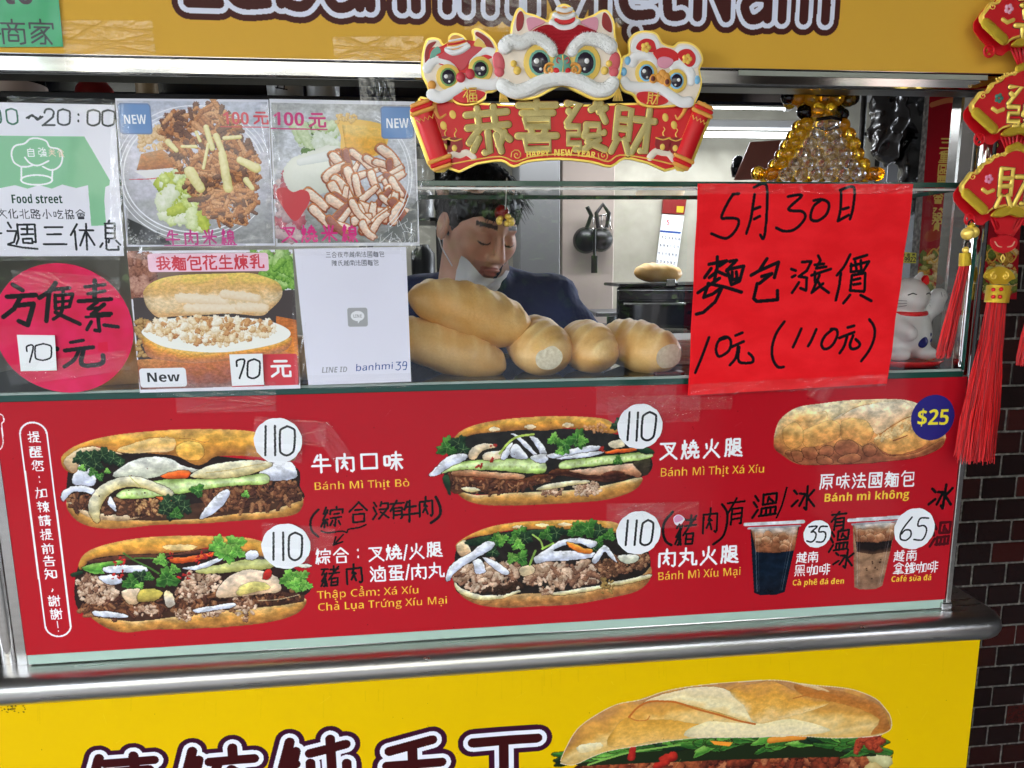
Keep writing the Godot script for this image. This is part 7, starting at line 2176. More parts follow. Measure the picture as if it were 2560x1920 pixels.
func build_case():
	var g := "loaves in the display case"
	make_loaf("loaf_of_bread", "loaf lying across the top of the pile in the display case", P(1178, 785, -0.13), Vector3(0.95, -0.31, 0.08), 0.228, 0.054, false, 21, g)
	make_loaf("loaf_of_bread", "loaf at the bottom left of the pile, beside the white contact sheet", P(1110, 872, -0.12), Vector3(0.93, -0.30, 0.22), 0.225, 0.047, false, 22, g)
	make_loaf("loaf_of_bread", "loaf under the right end of the top loaf, pale cut end facing out", P(1346, 868, -0.13), Vector3(0.05, -0.10, 1.0), 0.19, 0.052, true, 23, g)
	make_loaf("loaf_of_bread", "upright uncut loaf between the two loaves that show cut ends", P(1470, 868, -0.13), Vector3(0.0, -0.10, 1.0), 0.18, 0.047, false, 24, g)
	make_loaf("loaf_of_bread", "rightmost loaf of the pile with an oval cut end, next to the red price notice", P(1592, 868, -0.13), Vector3(0.34, -0.10, 0.93), 0.20, 0.050, true, 25, g)
	make_loaf("loaf_of_bread", "loaf mostly hidden behind the peanut poster", P(700, 900, -0.12), Vector3(0.9, 0.05, 0.3), 0.21, 0.047, false, 26, g)
	make_loaf("loaf_of_bread", "loaf hidden behind the round pink sign", P(330, 920, -0.13), Vector3(0.9, 0.0, -0.2), 0.21, 0.047, false, 27, g)
	# paper stacks
	var pt := thing("paper_stack", "stack of white paper bags right of the loaves, against the red price notice", "paper stack")
	var c := P(1690, 868, -0.22)
	for i in 7:
		var o := part("sheet", box(Vector3(0.17, 0.006, 0.12), 0.001), mat("white_paper", Color(0.82, 0.82, 0.80), 0.6), pt, Vector3(c.x + rng.randf_range(-0.006, 0.006), 1.2732 + i * 0.0066, c.z + rng.randf_range(-0.005, 0.005)))
		o.rotation_degrees.y = rng.randf_range(-4, 4)
	var bx := thing("red_packet", "flat dark red packet lying on the shelf in front of the paper stack", "packet", Vector3(P(1670, 922, -0.06).x, 1.2715, -0.06))
	part("packet", box(Vector3(0.05, 0.004, 0.03), 0.001), mat("packet_red", Color(0.35, 0.03, 0.04), 0.4), bx)
	# lucky cat
	var cat := thing("lucky_cat", "white porcelain beckoning cat with a red collar and a raised paw", "figurine", Vector3(P(2247, 894, -0.1).x, 1.2805, -0.1))
	cat.rotation_degrees.y = 8.0
	var st := begin()
	var f := func(p: Vector3) -> float:
		var d := ball(p, Vector3(0, 0.044, 0), Vector3(0.054, 0.047, 0.045))
		d = smin(d, ball(p, Vector3(0, 0.075, 0), Vector3(0.038, 0.03, 0.033)), 0.02)
		d = smin(d, ball(p, Vector3(0, 0.112, 0.004), Vector3(0.042, 0.033, 0.036)), 0.006)
		d = smin(d, ball(p, Vector3(0, 0.103, 0.03), Vector3(0.016, 0.011, 0.012)), 0.01)
		for s in [-1.0, 1.0]:
			d = smin(d, capsule(p, Vector3(s * 0.026, 0.13, 0.0), Vector3(s * 0.033, 0.153, 0.0), 0.015, 0.004), 0.006)
			d = smin(d, ball(p, Vector3(s * 0.028, 0.012, 0.03), Vector3(0.018, 0.013, 0.02)), 0.008)
		d = smin(d, capsule(p, Vector3(0.036, 0.075, 0.008), Vector3(0.057, 0.092, 0.012), 0.015, 0.013), 0.008)
		d = smin(d, capsule(p, Vector3(0.057, 0.092, 0.012), Vector3(0.057, 0.112, 0.018), 0.013, 0.015), 0.006)
		d = smin(d, capsule(p, Vector3(-0.036, 0.07, 0.015), Vector3(-0.024, 0.05, 0.045), 0.014, 0.013), 0.008)
		return smax(d, -p.y, 0.004)
	nets(f, Vector3(-0.07, -0.006, -0.06), Vector3(0.085, 0.17, 0.07), 0.0032, st, func(_p): return Color.WHITE)
	var glaze := mat("white_glaze", Color(0.86, 0.86, 0.85), 0.08, 0.0, {"clearcoat_enabled": true, "clearcoat": 0.5})
	part("body", done(st), glaze, cat)
	var ink := mat("cat_ink", Color(0.02, 0.02, 0.02), 0.3)
	var red := mat("cat_red", Color(0.85, 0.04, 0.07), 0.15)
	var colr := []
	for i in 33:
		colr.append(Vector3(cos(TAU * i / 32) * 0.0372, 0.0835 + sin(TAU * i / 32) * -0.002, sin(TAU * i / 32) * 0.0335))
	part("collar", tube(colr, 0.0056, 0.0056, 8), red, cat)
	for s in [-1.0, 1.0]:
		part("inner_ear", plate(smooth_line(PackedVector2Array([Vector2(s * 0.022, 0.134), Vector2(s * 0.032, 0.150), Vector2(s * 0.037, 0.135)]), true, 4), 0.008, 0.0155), red, cat)
		part("eye", tube([Vector3(s * 0.010, 0.117, 0.0385), Vector3(s * 0.017, 0.1195, 0.0375), Vector3(s * 0.024, 0.116, 0.034)], 0.0011, 0.0011, 6), ink, cat)
		for i in 3:
			part("whisker", tube([Vector3(s * 0.024, 0.106 - i * 0.004, 0.0335), Vector3(s * 0.036, 0.107 - i * 0.006, 0.0245)], 0.0005, 0.0004, 5), ink, cat)
	for i in 3:
		part("toe_line", tube([Vector3(0.050 + i * 0.006, 0.120, 0.030), Vector3(0.050 + i * 0.006, 0.112, 0.0335)], 0.0006, 0.0004, 5), mat("soft_grey", Color(0.4, 0.4, 0.42), 0.4), cat)
	var blue := mat("cat_blue", Color(0.02, 0.06, 0.42), 0.12)
	for q in [[0.008, 0.034, 0.011], [0.026, 0.046, 0.004], [0.030, 0.036, 0.004], [0.027, 0.026, 0.004]]:
		var dsc := SphereMesh.new()
		dsc.radius = q[2]
		dsc.height = q[2] * 0.6
		dsc.radial_segments = 16
		dsc.rings = 8
		var zz := 0.045 * sqrt(maxf(0.0, 1.0 - pow(q[0] / 0.054, 2) - pow((q[1] - 0.044) / 0.047, 2)))
		var o := part("paw_print", dsc, blue, cat, Vector3(q[0], q[1], zz - 0.001))
		o.rotation_degrees = Vector3(90, 0, 0)
	for q in [[0.004, 0.063], [0.004, 0.053]]:
		part("stripe", tube([Vector3(q[0], q[1], 0.0395), Vector3(q[0] + 0.010, q[1] - 0.001, 0.0385)], 0.0014, 0.0008, 6), blue, cat)
	var dish := thing("red_dish", "shallow glossy red dish under the beckoning cat", "dish", Vector3(P(2247, 894, -0.1).x, 1.27, -0.1))
	part("dish", lathe([Vector2(0, 0), Vector2(0.055, 0), Vector2(0.062, 0.002), Vector2(0.072, 0.012), Vector2(0.070, 0.0125), Vector2(0.058, 0.0095), Vector2(0, 0.009)], 36), red, dish)
	# bead figures
	bead_figure("bead_figure", "crystal and amber bead figure standing on the glass case right of the lion sign", P(2047, 452, -0.12), false)
	bead_figure("bead_figure", "upside down amber bead figure hanging under the steel beam", P(2052, 226, -0.12), true)
	# small gold charm hanging inside
	var ch := thing("gold_charm", "small red and gold charm hanging on a white cord in front of the cook", "charm")
	var cp := P(1262, 530, -0.1)
	part("cord", tube([cp + Vector3(0.004, 0.055, 0), cp + Vector3(0.001, 0.004, 0)], 0.0012, 0.0012, 6), mat("white_cord", Color(0.8, 0.8, 0.8), 0.6), ch)
	part("red_bead", sphere(0.013), mat("red_glass", Color(0.5, 0.05, 0.03), 0.1), ch, cp + Vector3(-0.004, 0.0, -0.012))
	var goldm := foil()
	for i in 9:
		part("gold_bead", sphere(0.0052), goldm, ch, cp + Vector3(rng.randf_range(-0.012, 0.012), -0.012 + rng.randf_range(-0.009, 0.006), rng.randf_range(-0.006, 0.006)))

func sphere(r: float, seg := 16) -> SphereMesh:
	var key := "sphere_%d_%d" % [int(r * 100000), seg]
	if not mats.has(key):
		var s := SphereMesh.new()
		s.radius = r
		s.height = r * 2.0
		s.radial_segments = seg
		s.rings = seg / 2
		mats[key] = s
	return mats[key]

func foil() -> StandardMaterial3D:
	return mat("gold_foil", lin(255, 220, 104), 0.28, 0.4)

func bead_figure(called: String, label: String, at: Vector3, hung: bool):
	var t := thing(called, label, "bead figure", at, "bead figures over the display case")
	var amber := mat("amber_bead", Color(1.0, 0.78, 0.22, 0.08), 0.03, 0.0, {"refraction_enabled": true, "refraction_scale": 0.05})
	var clear := mat("crystal_bead", Color(0.98, 0.98, 0.98, 0.04), 0.03, 0.0, {"refraction_enabled": true, "refraction_scale": 0.05})
	var gold := mat("yellow_bead", Color(1.0, 0.80, 0.20, 0.22), 0.05, 0.0, {"refraction_enabled": true, "refraction_scale": 0.05})
	var black := mat("black_bead", Color(0.01, 0.01, 0.012), 0.06)
	var r := 0.0124
	var sgn := -1.0 if hung else 1.0
	var rows := [[0.010, 8, 0.092], [0.026, 7, 0.074], [0.043, 6, 0.063], [0.060, 5, 0.054], [0.076, 4, 0.044], [0.091, 4, 0.034]]
	if hung:
		rows = [[-0.004, 5, 0.05], [0.016, 5, 0.046]]
	for q in rows:
		for i in q[1]:
			var f: float = (i / float(q[1] - 1) - 0.5) * 2.0
			for back in 2:
				var x: float = f * q[2]
				var edge: bool = i == 0 or i == q[1] - 1 or back == 1
				var m: Material = (amber if (i + back) % 2 else gold) if edge else clear
				if hung:
					m = amber if (i + back) % 2 == 0 else gold
				part("bead", sphere(r), m, t, Vector3(x + rng.randf_range(-0.001, 0.001), sgn * q[0] + rng.randf_range(-0.001, 0.001), (0.014 * sqrt(maxf(0.0, 1.0 - f * f * 0.7)) if back == 0 else -0.014)))
	if not hung:
		for i in 4:
			part("bead", sphere(r), amber, t, Vector3((0.094 + i * 0.006) * (1 if i % 2 else -1), 0.010 + (i / 2) * 0.004, 0.012 * (1 if i < 2 else -1)))
		for f in [-1.0, 0.0, 1.0]:
			part("bead", sphere(r), amber if f else gold, t, Vector3(f * 0.016, 0.107, 0.006))
		for s in [-1.0, 1.0]:
			part("black_bead", sphere(0.0105), black, t, Vector3(s * 0.034, 0.110, 0.004))
		part("mouth_band", tube([Vector3(-0.022, 0.098, 0.020), Vector3(0, 0.101, 0.026), Vector3(0.022, 0.098, 0.020)], 0.003, 0.003, 8), mat("dark_bronze", Color(0.10, 0.07, 0.05), 0.25, 0.6), t)
		part("wire", tube([Vector3(0.006, 0.116, 0), Vector3(0.008, 0.15, 0)], 0.0012, 0.0012, 6), steel(), t)
	else:
		for s in [-1.0, 1.0]:
			part("black_bead", sphere(0.0125), black, t, Vector3(s * 0.030, -0.036, 0.004))
			part("black_bead", sphere(0.012), black, t, Vector3(s * 0.058, -0.012, 0.0))
		for f in [-0.5, 0.5]:
			part("bead", sphere(r), gold, t, Vector3(f * 0.022, -0.034, 0.012))
		part("mouth_band", tube([Vector3(-0.022, -0.012, 0.022), Vector3(0, -0.014, 0.028), Vector3(0.022, -0.012, 0.022)], 0.003, 0.003, 8), mat("dark_bronze", Color(0.10, 0.07, 0.05), 0.25, 0.6), t)
		part("wire", tube([Vector3(0, 0.02, 0), Vector3(0, 0.10, 0)], 0.0012, 0.0012, 6), steel(), t)

func build_person():
	var at := P(1192, 566, -0.45)
	var t := thing("person", "black-haired person in a navy shirt looking down behind the loaves, white mask lowered", "person", at)
	var turn := Basis(Vector3.UP, deg_to_rad(30)) * Basis(Vector3.RIGHT, deg_to_rad(24)) * Basis(Vector3.BACK, deg_to_rad(-4))
	var inv := turn.inverse()
	var head := func(w: Vector3) -> float:
		var p: Vector3 = inv * w
		p.x = absf(p.x)
		var d := ball(p, Vector3(0, 0.03, -0.012), Vector3(0.076, 0.088, 0.096))
		d = smin(d, ball(p, Vector3(0, -0.045, 0.03), Vector3(0.056, 0.062, 0.060)), 0.03)
		d = smin(d, ball(p, Vector3(0, -0.098, 0.062), Vector3(0.026, 0.018, 0.020)), 0.02)
		d = smin(d, ball(p, Vector3(0.042, -0.018, 0.056), Vector3(0.026, 0.030, 0.026)), 0.02)
		d = smin(d, capsule(p, Vector3(0, 0.024, 0.082), Vector3(0.036, 0.026, 0.074), 0.011, 0.010), 0.014)
		d = smax(d, -ball(p, Vector3(0.031, 0.004, 0.100), Vector3(0.018, 0.012, 0.018)), 0.012)
		d = smin(d, ball(p, Vector3(0.031, 0.000, 0.078), Vector3(0.0150, 0.0135, 0.0125)), 0.004)
		d = smin(d, capsule(p, Vector3(0, 0.014, 0.088), Vector3(0, -0.028, 0.108), 0.0075, 0.012), 0.008)
		d = smin(d, ball(p, Vector3(0.012, -0.034, 0.098), Vector3(0.009, 0.008, 0.011)), 0.006)
		d = smin(d, ball(p, Vector3(0, -0.0605, 0.0925), Vector3(0.023, 0.0055, 0.008)), 0.004)
		d = smin(d, ball(p, Vector3(0, -0.0715, 0.0900), Vector3(0.019, 0.006, 0.008)), 0.004)
		var ear := ball(p, Vector3(0.078, -0.008, -0.008), Vector3(0.010, 0.032, 0.019))
		ear = smax(ear, -ball(p, Vector3(0.090, -0.006, -0.004), Vector3(0.010, 0.020, 0.011)), 0.004)
		d = smin(d, ear, 0.006)
		return smin(d, capsule(p, Vector3(0, -0.05, -0.020), Vector3(0, -0.15, 0.005), 0.050, 0.052), 0.02)
	var skin := Color(0.60, 0.34, 0.23)
	var tone := FastNoiseLite.new()
	tone.frequency = 30.0
	var face := func(w: Vector3) -> Color:
		var p: Vector3 = inv * w
		var x := absf(p.x)
		var c := skin.lerp(Color(0.64, 0.31, 0.21), clampf(0.4 + tone.get_noise_3d(p.x, p.y, p.z), 0.0, 1.0) * 0.6)
		if p.z > 0.06:
			if x > 0.014 and x < 0.050 and absf(p.y - 0.031 + (x - 0.03) * (x - 0.03) * 6.0) < 0.0042:
				c = Color(0.035, 0.022, 0.018)
			if x > 0.017 and x < 0.046 and absf(p.y + 0.0085 - (x - 0.031) * (x - 0.031) * 14.0) < 0.0022:
				c = Color(0.03, 0.018, 0.015)
			if absf(p.y + 0.066) < 0.011 and x < 0.022:
				c = Color(0.42, 0.15, 0.12)
			elif p.y < -0.045 and p.y > -0.115 and x < 0.04:
				c = c.lerp(Color(0.24, 0.15, 0.12), 0.35)
		return c
	var st := begin()
	nets(head, Vector3(-0.13, -0.20, -0.15), Vector3(0.15, 0.145, 0.16), 0.0034, st, face)
	# arms and hands on a grid of their own
	var bones := []
	for s in [-1.0, 1.0]:
		var el := Vector3(s * 0.25 + 0.03, -0.34, 0.06)
		var wr := Vector3(s * 0.10 + 0.05, -0.30, 0.14)
		bones.append([el, wr, 0.038, 0.026])
		bones.append([wr, wr + Vector3(-s * 0.04, -0.012, 0.035), 0.027, 0.030])
		var palm := wr + Vector3(-s * 0.05, -0.012, 0.04)
		for i in 4:
			var a := palm + Vector3(-s * 0.012 + s * 0.010 * (i - 1.5), 0.010 - i * 0.012, 0.014)
			var b := a + Vector3(-s * 0.028, -0.006, 0.020) * (1.0 - 0.12 * absf(i - 1.2))
			bones.append([a, b, 0.0095, 0.0085])
			bones.append([b, b + Vector3(-s * 0.020, -0.018, 0.004) * (1.0 - 0.12 * absf(i - 1.2)), 0.0085, 0.0075])
		bones.append([palm + Vector3(s * 0.01, 0.016, -0.01), palm + Vector3(-s * 0.012, 0.036, 0.018), 0.011, 0.009])
	var arms := func(p: Vector3) -> float:
		var d := 1.0
		for q in bones:
			d = smin(d, capsule(p, q[0], q[1], q[2], q[3]), 0.005)
		return d
	nets(arms, Vector3(-0.30, -0.44, -0.02), Vector3(0.36, -0.22, 0.26), 0.0065, st, func(_p): return skin)
	part("body", done(st), mat("skin", Color.WHITE, 0.5, 0.0, {"vertex_color_use_as_albedo": true, "subsurf_scatter_enabled": true, "subsurf_scatter_strength": 0.08}), t)
	# shirt
	var fold := FastNoiseLite.new()
	fold.frequency = 8.0
	var shirt := func(p: Vector3) -> float:
		var d := ball(p, Vector3(0.02, -0.40, -0.16), Vector3(0.19, 0.30, 0.13))
		d = smin(d, capsule(p, Vector3(-0.135, -0.165, -0.10), Vector3(0.175, -0.165, -0.12), 0.064, 0.064), 0.06)
		for s in [-1.0, 1.0]:
			d = smin(d, capsule(p, Vector3(s * 0.16 + 0.02, -0.18, -0.10), Vector3(s * 0.25 + 0.03, -0.34, 0.04), 0.064, 0.056), 0.03)
		d = smin(d, capsule(p, Vector3(0.0, -0.105, -0.075), Vector3(0.01, -0.20, -0.10), 0.066, 0.09), 0.03)
		d += fold.get_noise_3d(p.x, p.y * 1.6, p.z) * 0.010
		return smax(d, -capsule(p, Vector3(0, -0.05, -0.025), Vector3(0.0, -0.17, -0.035), 0.058, 0.060), 0.006)
	st = begin()
	nets(shirt, Vector3(-0.36, -0.72, -0.34), Vector3(0.42, -0.05, 0.14), 0.012, st, func(_p): return Color.WHITE)
	part("navy_shirt", done(st), mat("navy_cloth", Color(0.10, 0.15, 0.33), 0.85, 0.0, {"rim_enabled": true, "rim": 0.3, "normal_enabled": true, "normal_texture": noise_texture(256, 0.025, 98, Color(0.1, 0.1, 0.1), Color(0.9, 0.9, 0.9), 3, 8.0, Vector2(1.0, 0.5)), "normal_scale": 0.8, "uv1_triplanar": true, "uv1_scale": Vector3(4, 4, 4)}), t)
	# hair
	var hn := FastNoiseLite.new()
	hn.frequency = 40.0
	var hair := func(w: Vector3) -> float:
		var p: Vector3 = inv * w
		var d := ball(p, Vector3(0, 0.040, -0.018), Vector3(0.086, 0.094, 0.104)) + hn.get_noise_3d(p.x * 2.0, p.y * 0.6, p.z * 2.0) * 0.010
		var line: float = 0.042 + 0.008 * sin(p.x * 70.0) - p.y - clampf((0.065 - p.z) * 1.2, 0.0, 0.15)
		return smax(d, line, 0.006)
	st = begin()
	nets(hair, Vector3(-0.12, -0.12, -0.15), Vector3(0.13, 0.16, 0.14), 0.0055, st, func(_p): return Color.WHITE)
	for i in 420:
		var az := rng.randf() * TAU
		var el := rng.randf_range(0.15, 1.45)
		var o := Vector3(cos(az) * cos(el) * 0.080, 0.040 + sin(el) * 0.088, -0.018 + sin(az) * cos(el) * 0.098)
		if o.z > 0.03 and o.y < 0.06 and i % 3:
			continue
		var g := Vector3(rng.randf_range(-0.02, 0.02) + o.x * 0.2, -0.012, 0.03 * (1 if o.z > -0.02 else -0.6)) * rng.randf_range(0.6, 1.4)
		add_tube(st, [turn * o, turn * (o + g * 0.5 + Vector3(0, 0.007, 0)), turn * (o + g)], 0.0016, 0.0004, 3, false)
	for i in 46:
		var o := Vector3(rng.randf_range(-0.062, 0.062), 0.052 + rng.randf_range(0.0, 0.02), 0.0)
		o.z = -0.018 + 0.103 * sqrt(maxf(0.05, 1.0 - pow(o.x / 0.086, 2) - pow((o.y - 0.04) / 0.094, 2)))
		var l := rng.randf_range(0.012, 0.036)
		var sx := rng.randf_range(-0.008, 0.008)
		add_tube(st, [turn * o, turn * (o + Vector3(sx * 0.4, -l * 0.4, 0.007)), turn * (o + Vector3(sx, -l, 0.004))], 0.0013, 0.0004, 3, false)
	part("hair", done(st), mat("black_hair", Color(0.020, 0.017, 0.016), 0.42), t)
	# mask pulled under the chin
	st = begin()
	st.set_smooth_group(0)
	for i in 24:
		for j in 8:
			var k := []
			for o in [[0, 0], [1, 0], [1, 1], [0, 1]]:
				var g := lerpf(-1.1, 1.2, (i + o[0]) / 24.0)
				var v: float = (j + o[1]) / 8.0
				var rr := lerpf(0.084, 0.062, v) + 0.002 * sin(v * 19.0)
				k.append(turn * Vector3(sin(g) * rr * 0.85, lerpf(-0.072, -0.150, v) + 0.02 * absf(g) * (1.0 - v) + 0.007 * sin(g * 5.0 + v * 4.0), cos(g) * (rr + 0.005 * sin(g * 9.0 + v * 7.0)) * 1.06 + 0.022 - v * 0.01))
			quad(st, k[0], k[1], k[2], k[3])
	part("face_mask", done(st), mat("white_mask", Color(0.82, 0.83, 0.85), 0.8), t)
	for s in [-1.0, 1.0]:
		part("ear_loop", tube([turn * Vector3(s * 0.068, -0.075, 0.048), turn * Vector3(s * 0.080, -0.05, 0.01), turn * Vector3(s * 0.084, -0.02, -0.022), turn * Vector3(s * 0.080, 0.012, -0.014)], 0.0014, 0.0014, 5), mats["white_mask"], t)

var lion_red: Material
var lion_node: Node3D

func lp(px: Array, ox: float, z: float, n := 4, closed := true) -> PackedVector2Array:   # zoomed outline of the lion sign -> smooth metres on a plane
	return smooth_line(on_plane(zoom(ox, 0, px), z), closed, n)

func layer(called: String, outline: PackedVector2Array, z0: float, z1: float, m: Material, soft := 0.0006):
	return part(called, plate(outline, z0, z1, soft), m, lion_node)

func grown(q: PackedVector2Array, by: float) -> PackedVector2Array:
	var r := Geometry2D.offset_polygon(q, by, Geometry2D.JOIN_ROUND)
	var best := q
	var size := 0.0
	for p in r:
		if p.size() > size:
			size = p.size()
			best = p
	return best

func gem(called: String, u: float, v: float, ox: float, rx: float, ry: float, z: float, high: float, m: Material, turn := 0.0):
	var c := on_plane([ox + u / 3.456, v / 3.456], z)[0]
	var k := 0.62 / 1000.0 / 3.456 * 1.0
	var s := SphereMesh.new()
	s.radius = 1.0
	s.height = 2.0
	s.radial_segments = 20
	s.rings = 10
	var o := part(called, s, m, lion_node, Vector3(c.x, c.y, z))
	o.basis = Basis(Vector3.BACK, turn) * Basis.from_scale(Vector3(rx * k, ry * k, high))

func eye(u: float, v: float, ox: float, rx: float, ry: float, z: float, look: Vector2, ring_a: Material, ring_b: Material):
	gem("eye_rim", u, v, ox, rx * 1.62, ry * 1.55, z, 0.0012, mat("lion_yellow", lin(240, 200, 90), 0.35))
	gem("eye_ring", u, v, ox, rx * 1.42, ry * 1.36, z, 0.0019, ring_a)
	gem("eye_ring", u, v, ox, rx * 1.24, ry * 1.20, z, 0.0026, ring_b)
	gem("pupil", u, v, ox, rx, ry, z, 0.0036, mat("lion_black", lin(46, 36, 50), 0.12))
	gem("highlight", u + look.x, v + look.y, ox, rx * 0.26, rx * 0.26, z + 0.0032, 0.0012, mat("lion_white", lin(242, 238, 236), 0.35))
	gem("highlight", u + look.x * -0.4, v + ry * 0.55, ox, rx * 0.15, rx * 0.15, z + 0.0030, 0.0010, mats["lion_white"])

func fluff(called: String, px: Array, ox: float, ra: float, rb: float, z: float, high: float, fur: bool):
	var q := lp(px, ox, z, 5, false)
	var k := 0.62 / 1000.0 / 3.456
	part(called, ridge(q, ra * k, rb * k, z, high, 0.0003 if fur else 0.0), mat("lion_fur", lin(244, 242, 238), 0.95, 0.0, {"rim_enabled": true, "rim": 0.6}) if fur else mats["lion_white"], lion_node)
	if fur:
		var st := begin()
		st.set_smooth_group(-1)
		for i in 900:
			var t := rng.randf() * (q.size() - 1)
			var a := q[int(t)].lerp(q[int(t) + 1], t - int(t))
			var r := lerpf(ra, rb, t / (q.size() - 1)) * k
			var g := rng.randf() * PI
			var d := (q[int(t) + 1] - q[int(t)]).normalized().orthogonal()
			var p := Vector3(a.x + d.x * cos(g) * r * 0.95, a.y + d.y * cos(g) * r * 0.95, z + sin(g) * high * 0.95)
			var out := Vector3(d.x * cos(g) + rng.randf_range(-0.6, 0.6), d.y * cos(g) + rng.randf_range(-0.6, 0.6), sin(g) * 0.8 + 0.2).normalized() * rng.randf_range(0.0015, 0.0038)
			var w := out.cross(Vector3(rng.randf(), rng.randf(), rng.randf())).normalized() * 0.0003
			tri(st, p - w, p + out, p + w)
		part("fur", done(st), mats["lion_fur"], lion_node)

func build_lion_sign():
	var t := thing("lion_dance_sign", "red and gold new year sign with three lion heads under the steel beam", "decoration")
	lion_node = t
	var gold := foil()
	var red := mat("lion_red", lin(214, 10, 24), 0.42)
	var deep := mat("lion_deep", lin(150, 16, 24), 0.4)
	var sequin := mat("lion_sequin", lin(186, 16, 34), 0.25, 0.55)
	if not sequin.normal_enabled:
		sequin.normal_enabled = true
		var im := Image.create(64, 64, false, Image.FORMAT_RGB8)
		im.fill(Color.BLACK)
		for y in 64:
			for x in 64:
				var c := Vector2(fmod(x + (8 if (y / 16) % 2 else 0), 16) - 8, fmod(y, 16) - 8).length() / 8.0
				var h := sqrt(maxf(0.0, 1.0 - c * c))
				im.set_pixel(x, y, Color(h, h, h))
		im.bump_map_to_normal_map(6.0)
		sequin.normal_texture = ImageTexture.create_from_image(im)
		sequin.uv1_triplanar = true
		sequin.uv1_scale = Vector3(130, 130, 130)
	mat("lion_white", lin(242, 238, 236), 0.35)
	var pink := mat("lion_pink", lin(226, 150, 170), 0.4)
	var teal := mat("lion_teal", lin(110, 170, 150), 0.4)
	var yell := mat("lion_yellow", lin(240, 200, 90), 0.35)
	var orange := mat("lion_orange", lin(232, 160, 70), 0.35)
	var blue := mat("lion_sky", lin(130, 190, 226), 0.35)
	var cream := mat("lion_cream", lin(244, 226, 206), 0.4)
	var z := 0.020
	# scroll body
	var body := smooth_line(on_plane([1056, 262, 1070, 250, 1200, 262, 1398, 268, 1600, 262, 1742, 268, 1736, 300, 1684, 418, 1620, 404, 1562, 392, 1526, 413, 1480, 402, 1400, 394, 1320, 400, 1284, 413, 1254, 398, 1190, 406, 1126, 418], z), true, 3)
	layer("scroll_back", grown(body, 0.0035), z - 0.003, z, gold)
	layer("scroll_body", body, z, z + 0.0015, red)
	part("scroll_border", ridge(smooth_line(on_plane([1126, 411, 1190, 399, 1240, 392, 1262, 394, 1290, 404, 1330, 392, 1400, 386, 1480, 393, 1520, 404, 1550, 388, 1620, 397, 1680, 411], z), false, 4), 0.0011, 0.0011, z + 0.0016, 0.0012), gold, t)
	# rolled ends
	for q in [[1046, 250, 1110, 430, 27.0], [1763, 256, 1694, 427, 25.0]]:
		var a := on_plane([q[0], q[1]], z)[0]
		var b := on_plane([q[2], q[3]], z)[0]
		var r: float = q[4] * 0.00064
		var dir := (b - a).normalized()
		for s in [[1.12, gold, z - 0.001, 0.004, "roll_rim", 0.0], [0.86, red, z + 0.0002, 0.008, "roll", 0.0]]:
			part(s[4], ridge(PackedVector2Array([a + dir * r * 1.1, a.lerp(b, 0.33), a.lerp(b, 0.66), b - dir * r * 1.1]), r * s[0], r * s[0], s[2], s[3]), s[1], t)
		for e in 2:
			for i in 3:
				var c := a.lerp(b, 0.06 + i * 0.055 if e == 0 else 0.94 - i * 0.055)
				var n := dir.orthogonal() * r * (0.66 + 0.12 * i)
				part("roll_band", ridge(PackedVector2Array([c - n, c + n]), 0.0032, 0.0032, z + 0.0062 + i * 0.0006, 0.0022), orange if i != 1 else mats["lion_red"], t)
		var zig := PackedVector2Array()
		for i in 9:
			zig.append(a.lerp(b, 0.25 + 0.045 * (i % 2)) + dir.orthogonal() * r * 0.75 * (i / 4.0 - 1.0))
		part("roll_zigzag", ridge(zig, 0.0008, 0.0008, z + 0.0075, 0.0010), yell, t)
	# four glittering characters
	var glit := mat("gold_glitter", lin(255, 242, 190), 0.4, 0.0)
	if not glit.normal_enabled:
		glit.normal_enabled = true
		glit.normal_texture = noise_texture(128, 0.35, 101, Color(0.1, 0.1, 0.1), Color(0.9, 0.9, 0.9), 2, 12.0)
		glit.normal_scale = 1.0
		glit.albedo_texture = noise_texture(128, 0.3, 102, Color(0.80, 0.72, 0.5), Color(1, 1, 0.94), 2)
		glit.uv1_triplanar = true
		glit.uv1_scale = Vector3(38, 38, 38)
	for q in [["恭", 1221, 328, 96, 104, 0.10], ["喜", 1344, 314, 96, 108, 0.02], ["發", 1463, 315, 96, 108, 0.0], ["財", 1582, 328, 100, 104, -0.10]]:
		var c := on_plane([q[1], q[2]], z)[0]
		var size := Vector2(q[3], q[4]) * 0.00062
		part("character_edge", glyph_relief(q[0], c, size, 0.0064, z + 0.0012, 0.0012, 0.0, q[5]), mat("dark_rim", lin(92, 40, 30), 0.4), t)
		part("character_rim", glyph_relief(q[0], c, size, 0.0054, z + 0.0016, 0.0014, 0.0, q[5]), gold, t)
		part("character", glyph_relief(q[0], c, size, 0.0044, z + 0.0024, 0.0013, 0.0, q[5]), glit, t)
	# happy new year
	for q in [["HAPPY", 1315, 388, 1372, 385], ["NEW", 1384, 384, 1430, 384], ["YEAR", 1440, 385, 1488, 390]]:
		var tm := TextMesh.new()
		var f := SystemFont.new()
		f.font_names = PackedStringArray(["Droid Sans"])
		f.font_weight = 700
		tm.font = f
		tm.text = q[0]
		tm.font_size = 32
		tm.depth = 0.0015 / 0.0009
		tm.pixel_size = 0.01
		var a := on_plane([q[1], q[2] + 4], z)[0]
		var b := on_plane([q[3], q[4] + 4], z)[0]
		var o := part("greeting", tm, gold, t, Vector3((a.x + b.x) / 2, (a.y + b.y) / 2 + 0.003, z + 0.003))
		var sc := a.distance_to(b) / maxf(0.01, tm.get_aabb().size.x)
		o.scale = Vector3(sc, sc, 0.0009)
		o.rotation.z = (b - a).angle()
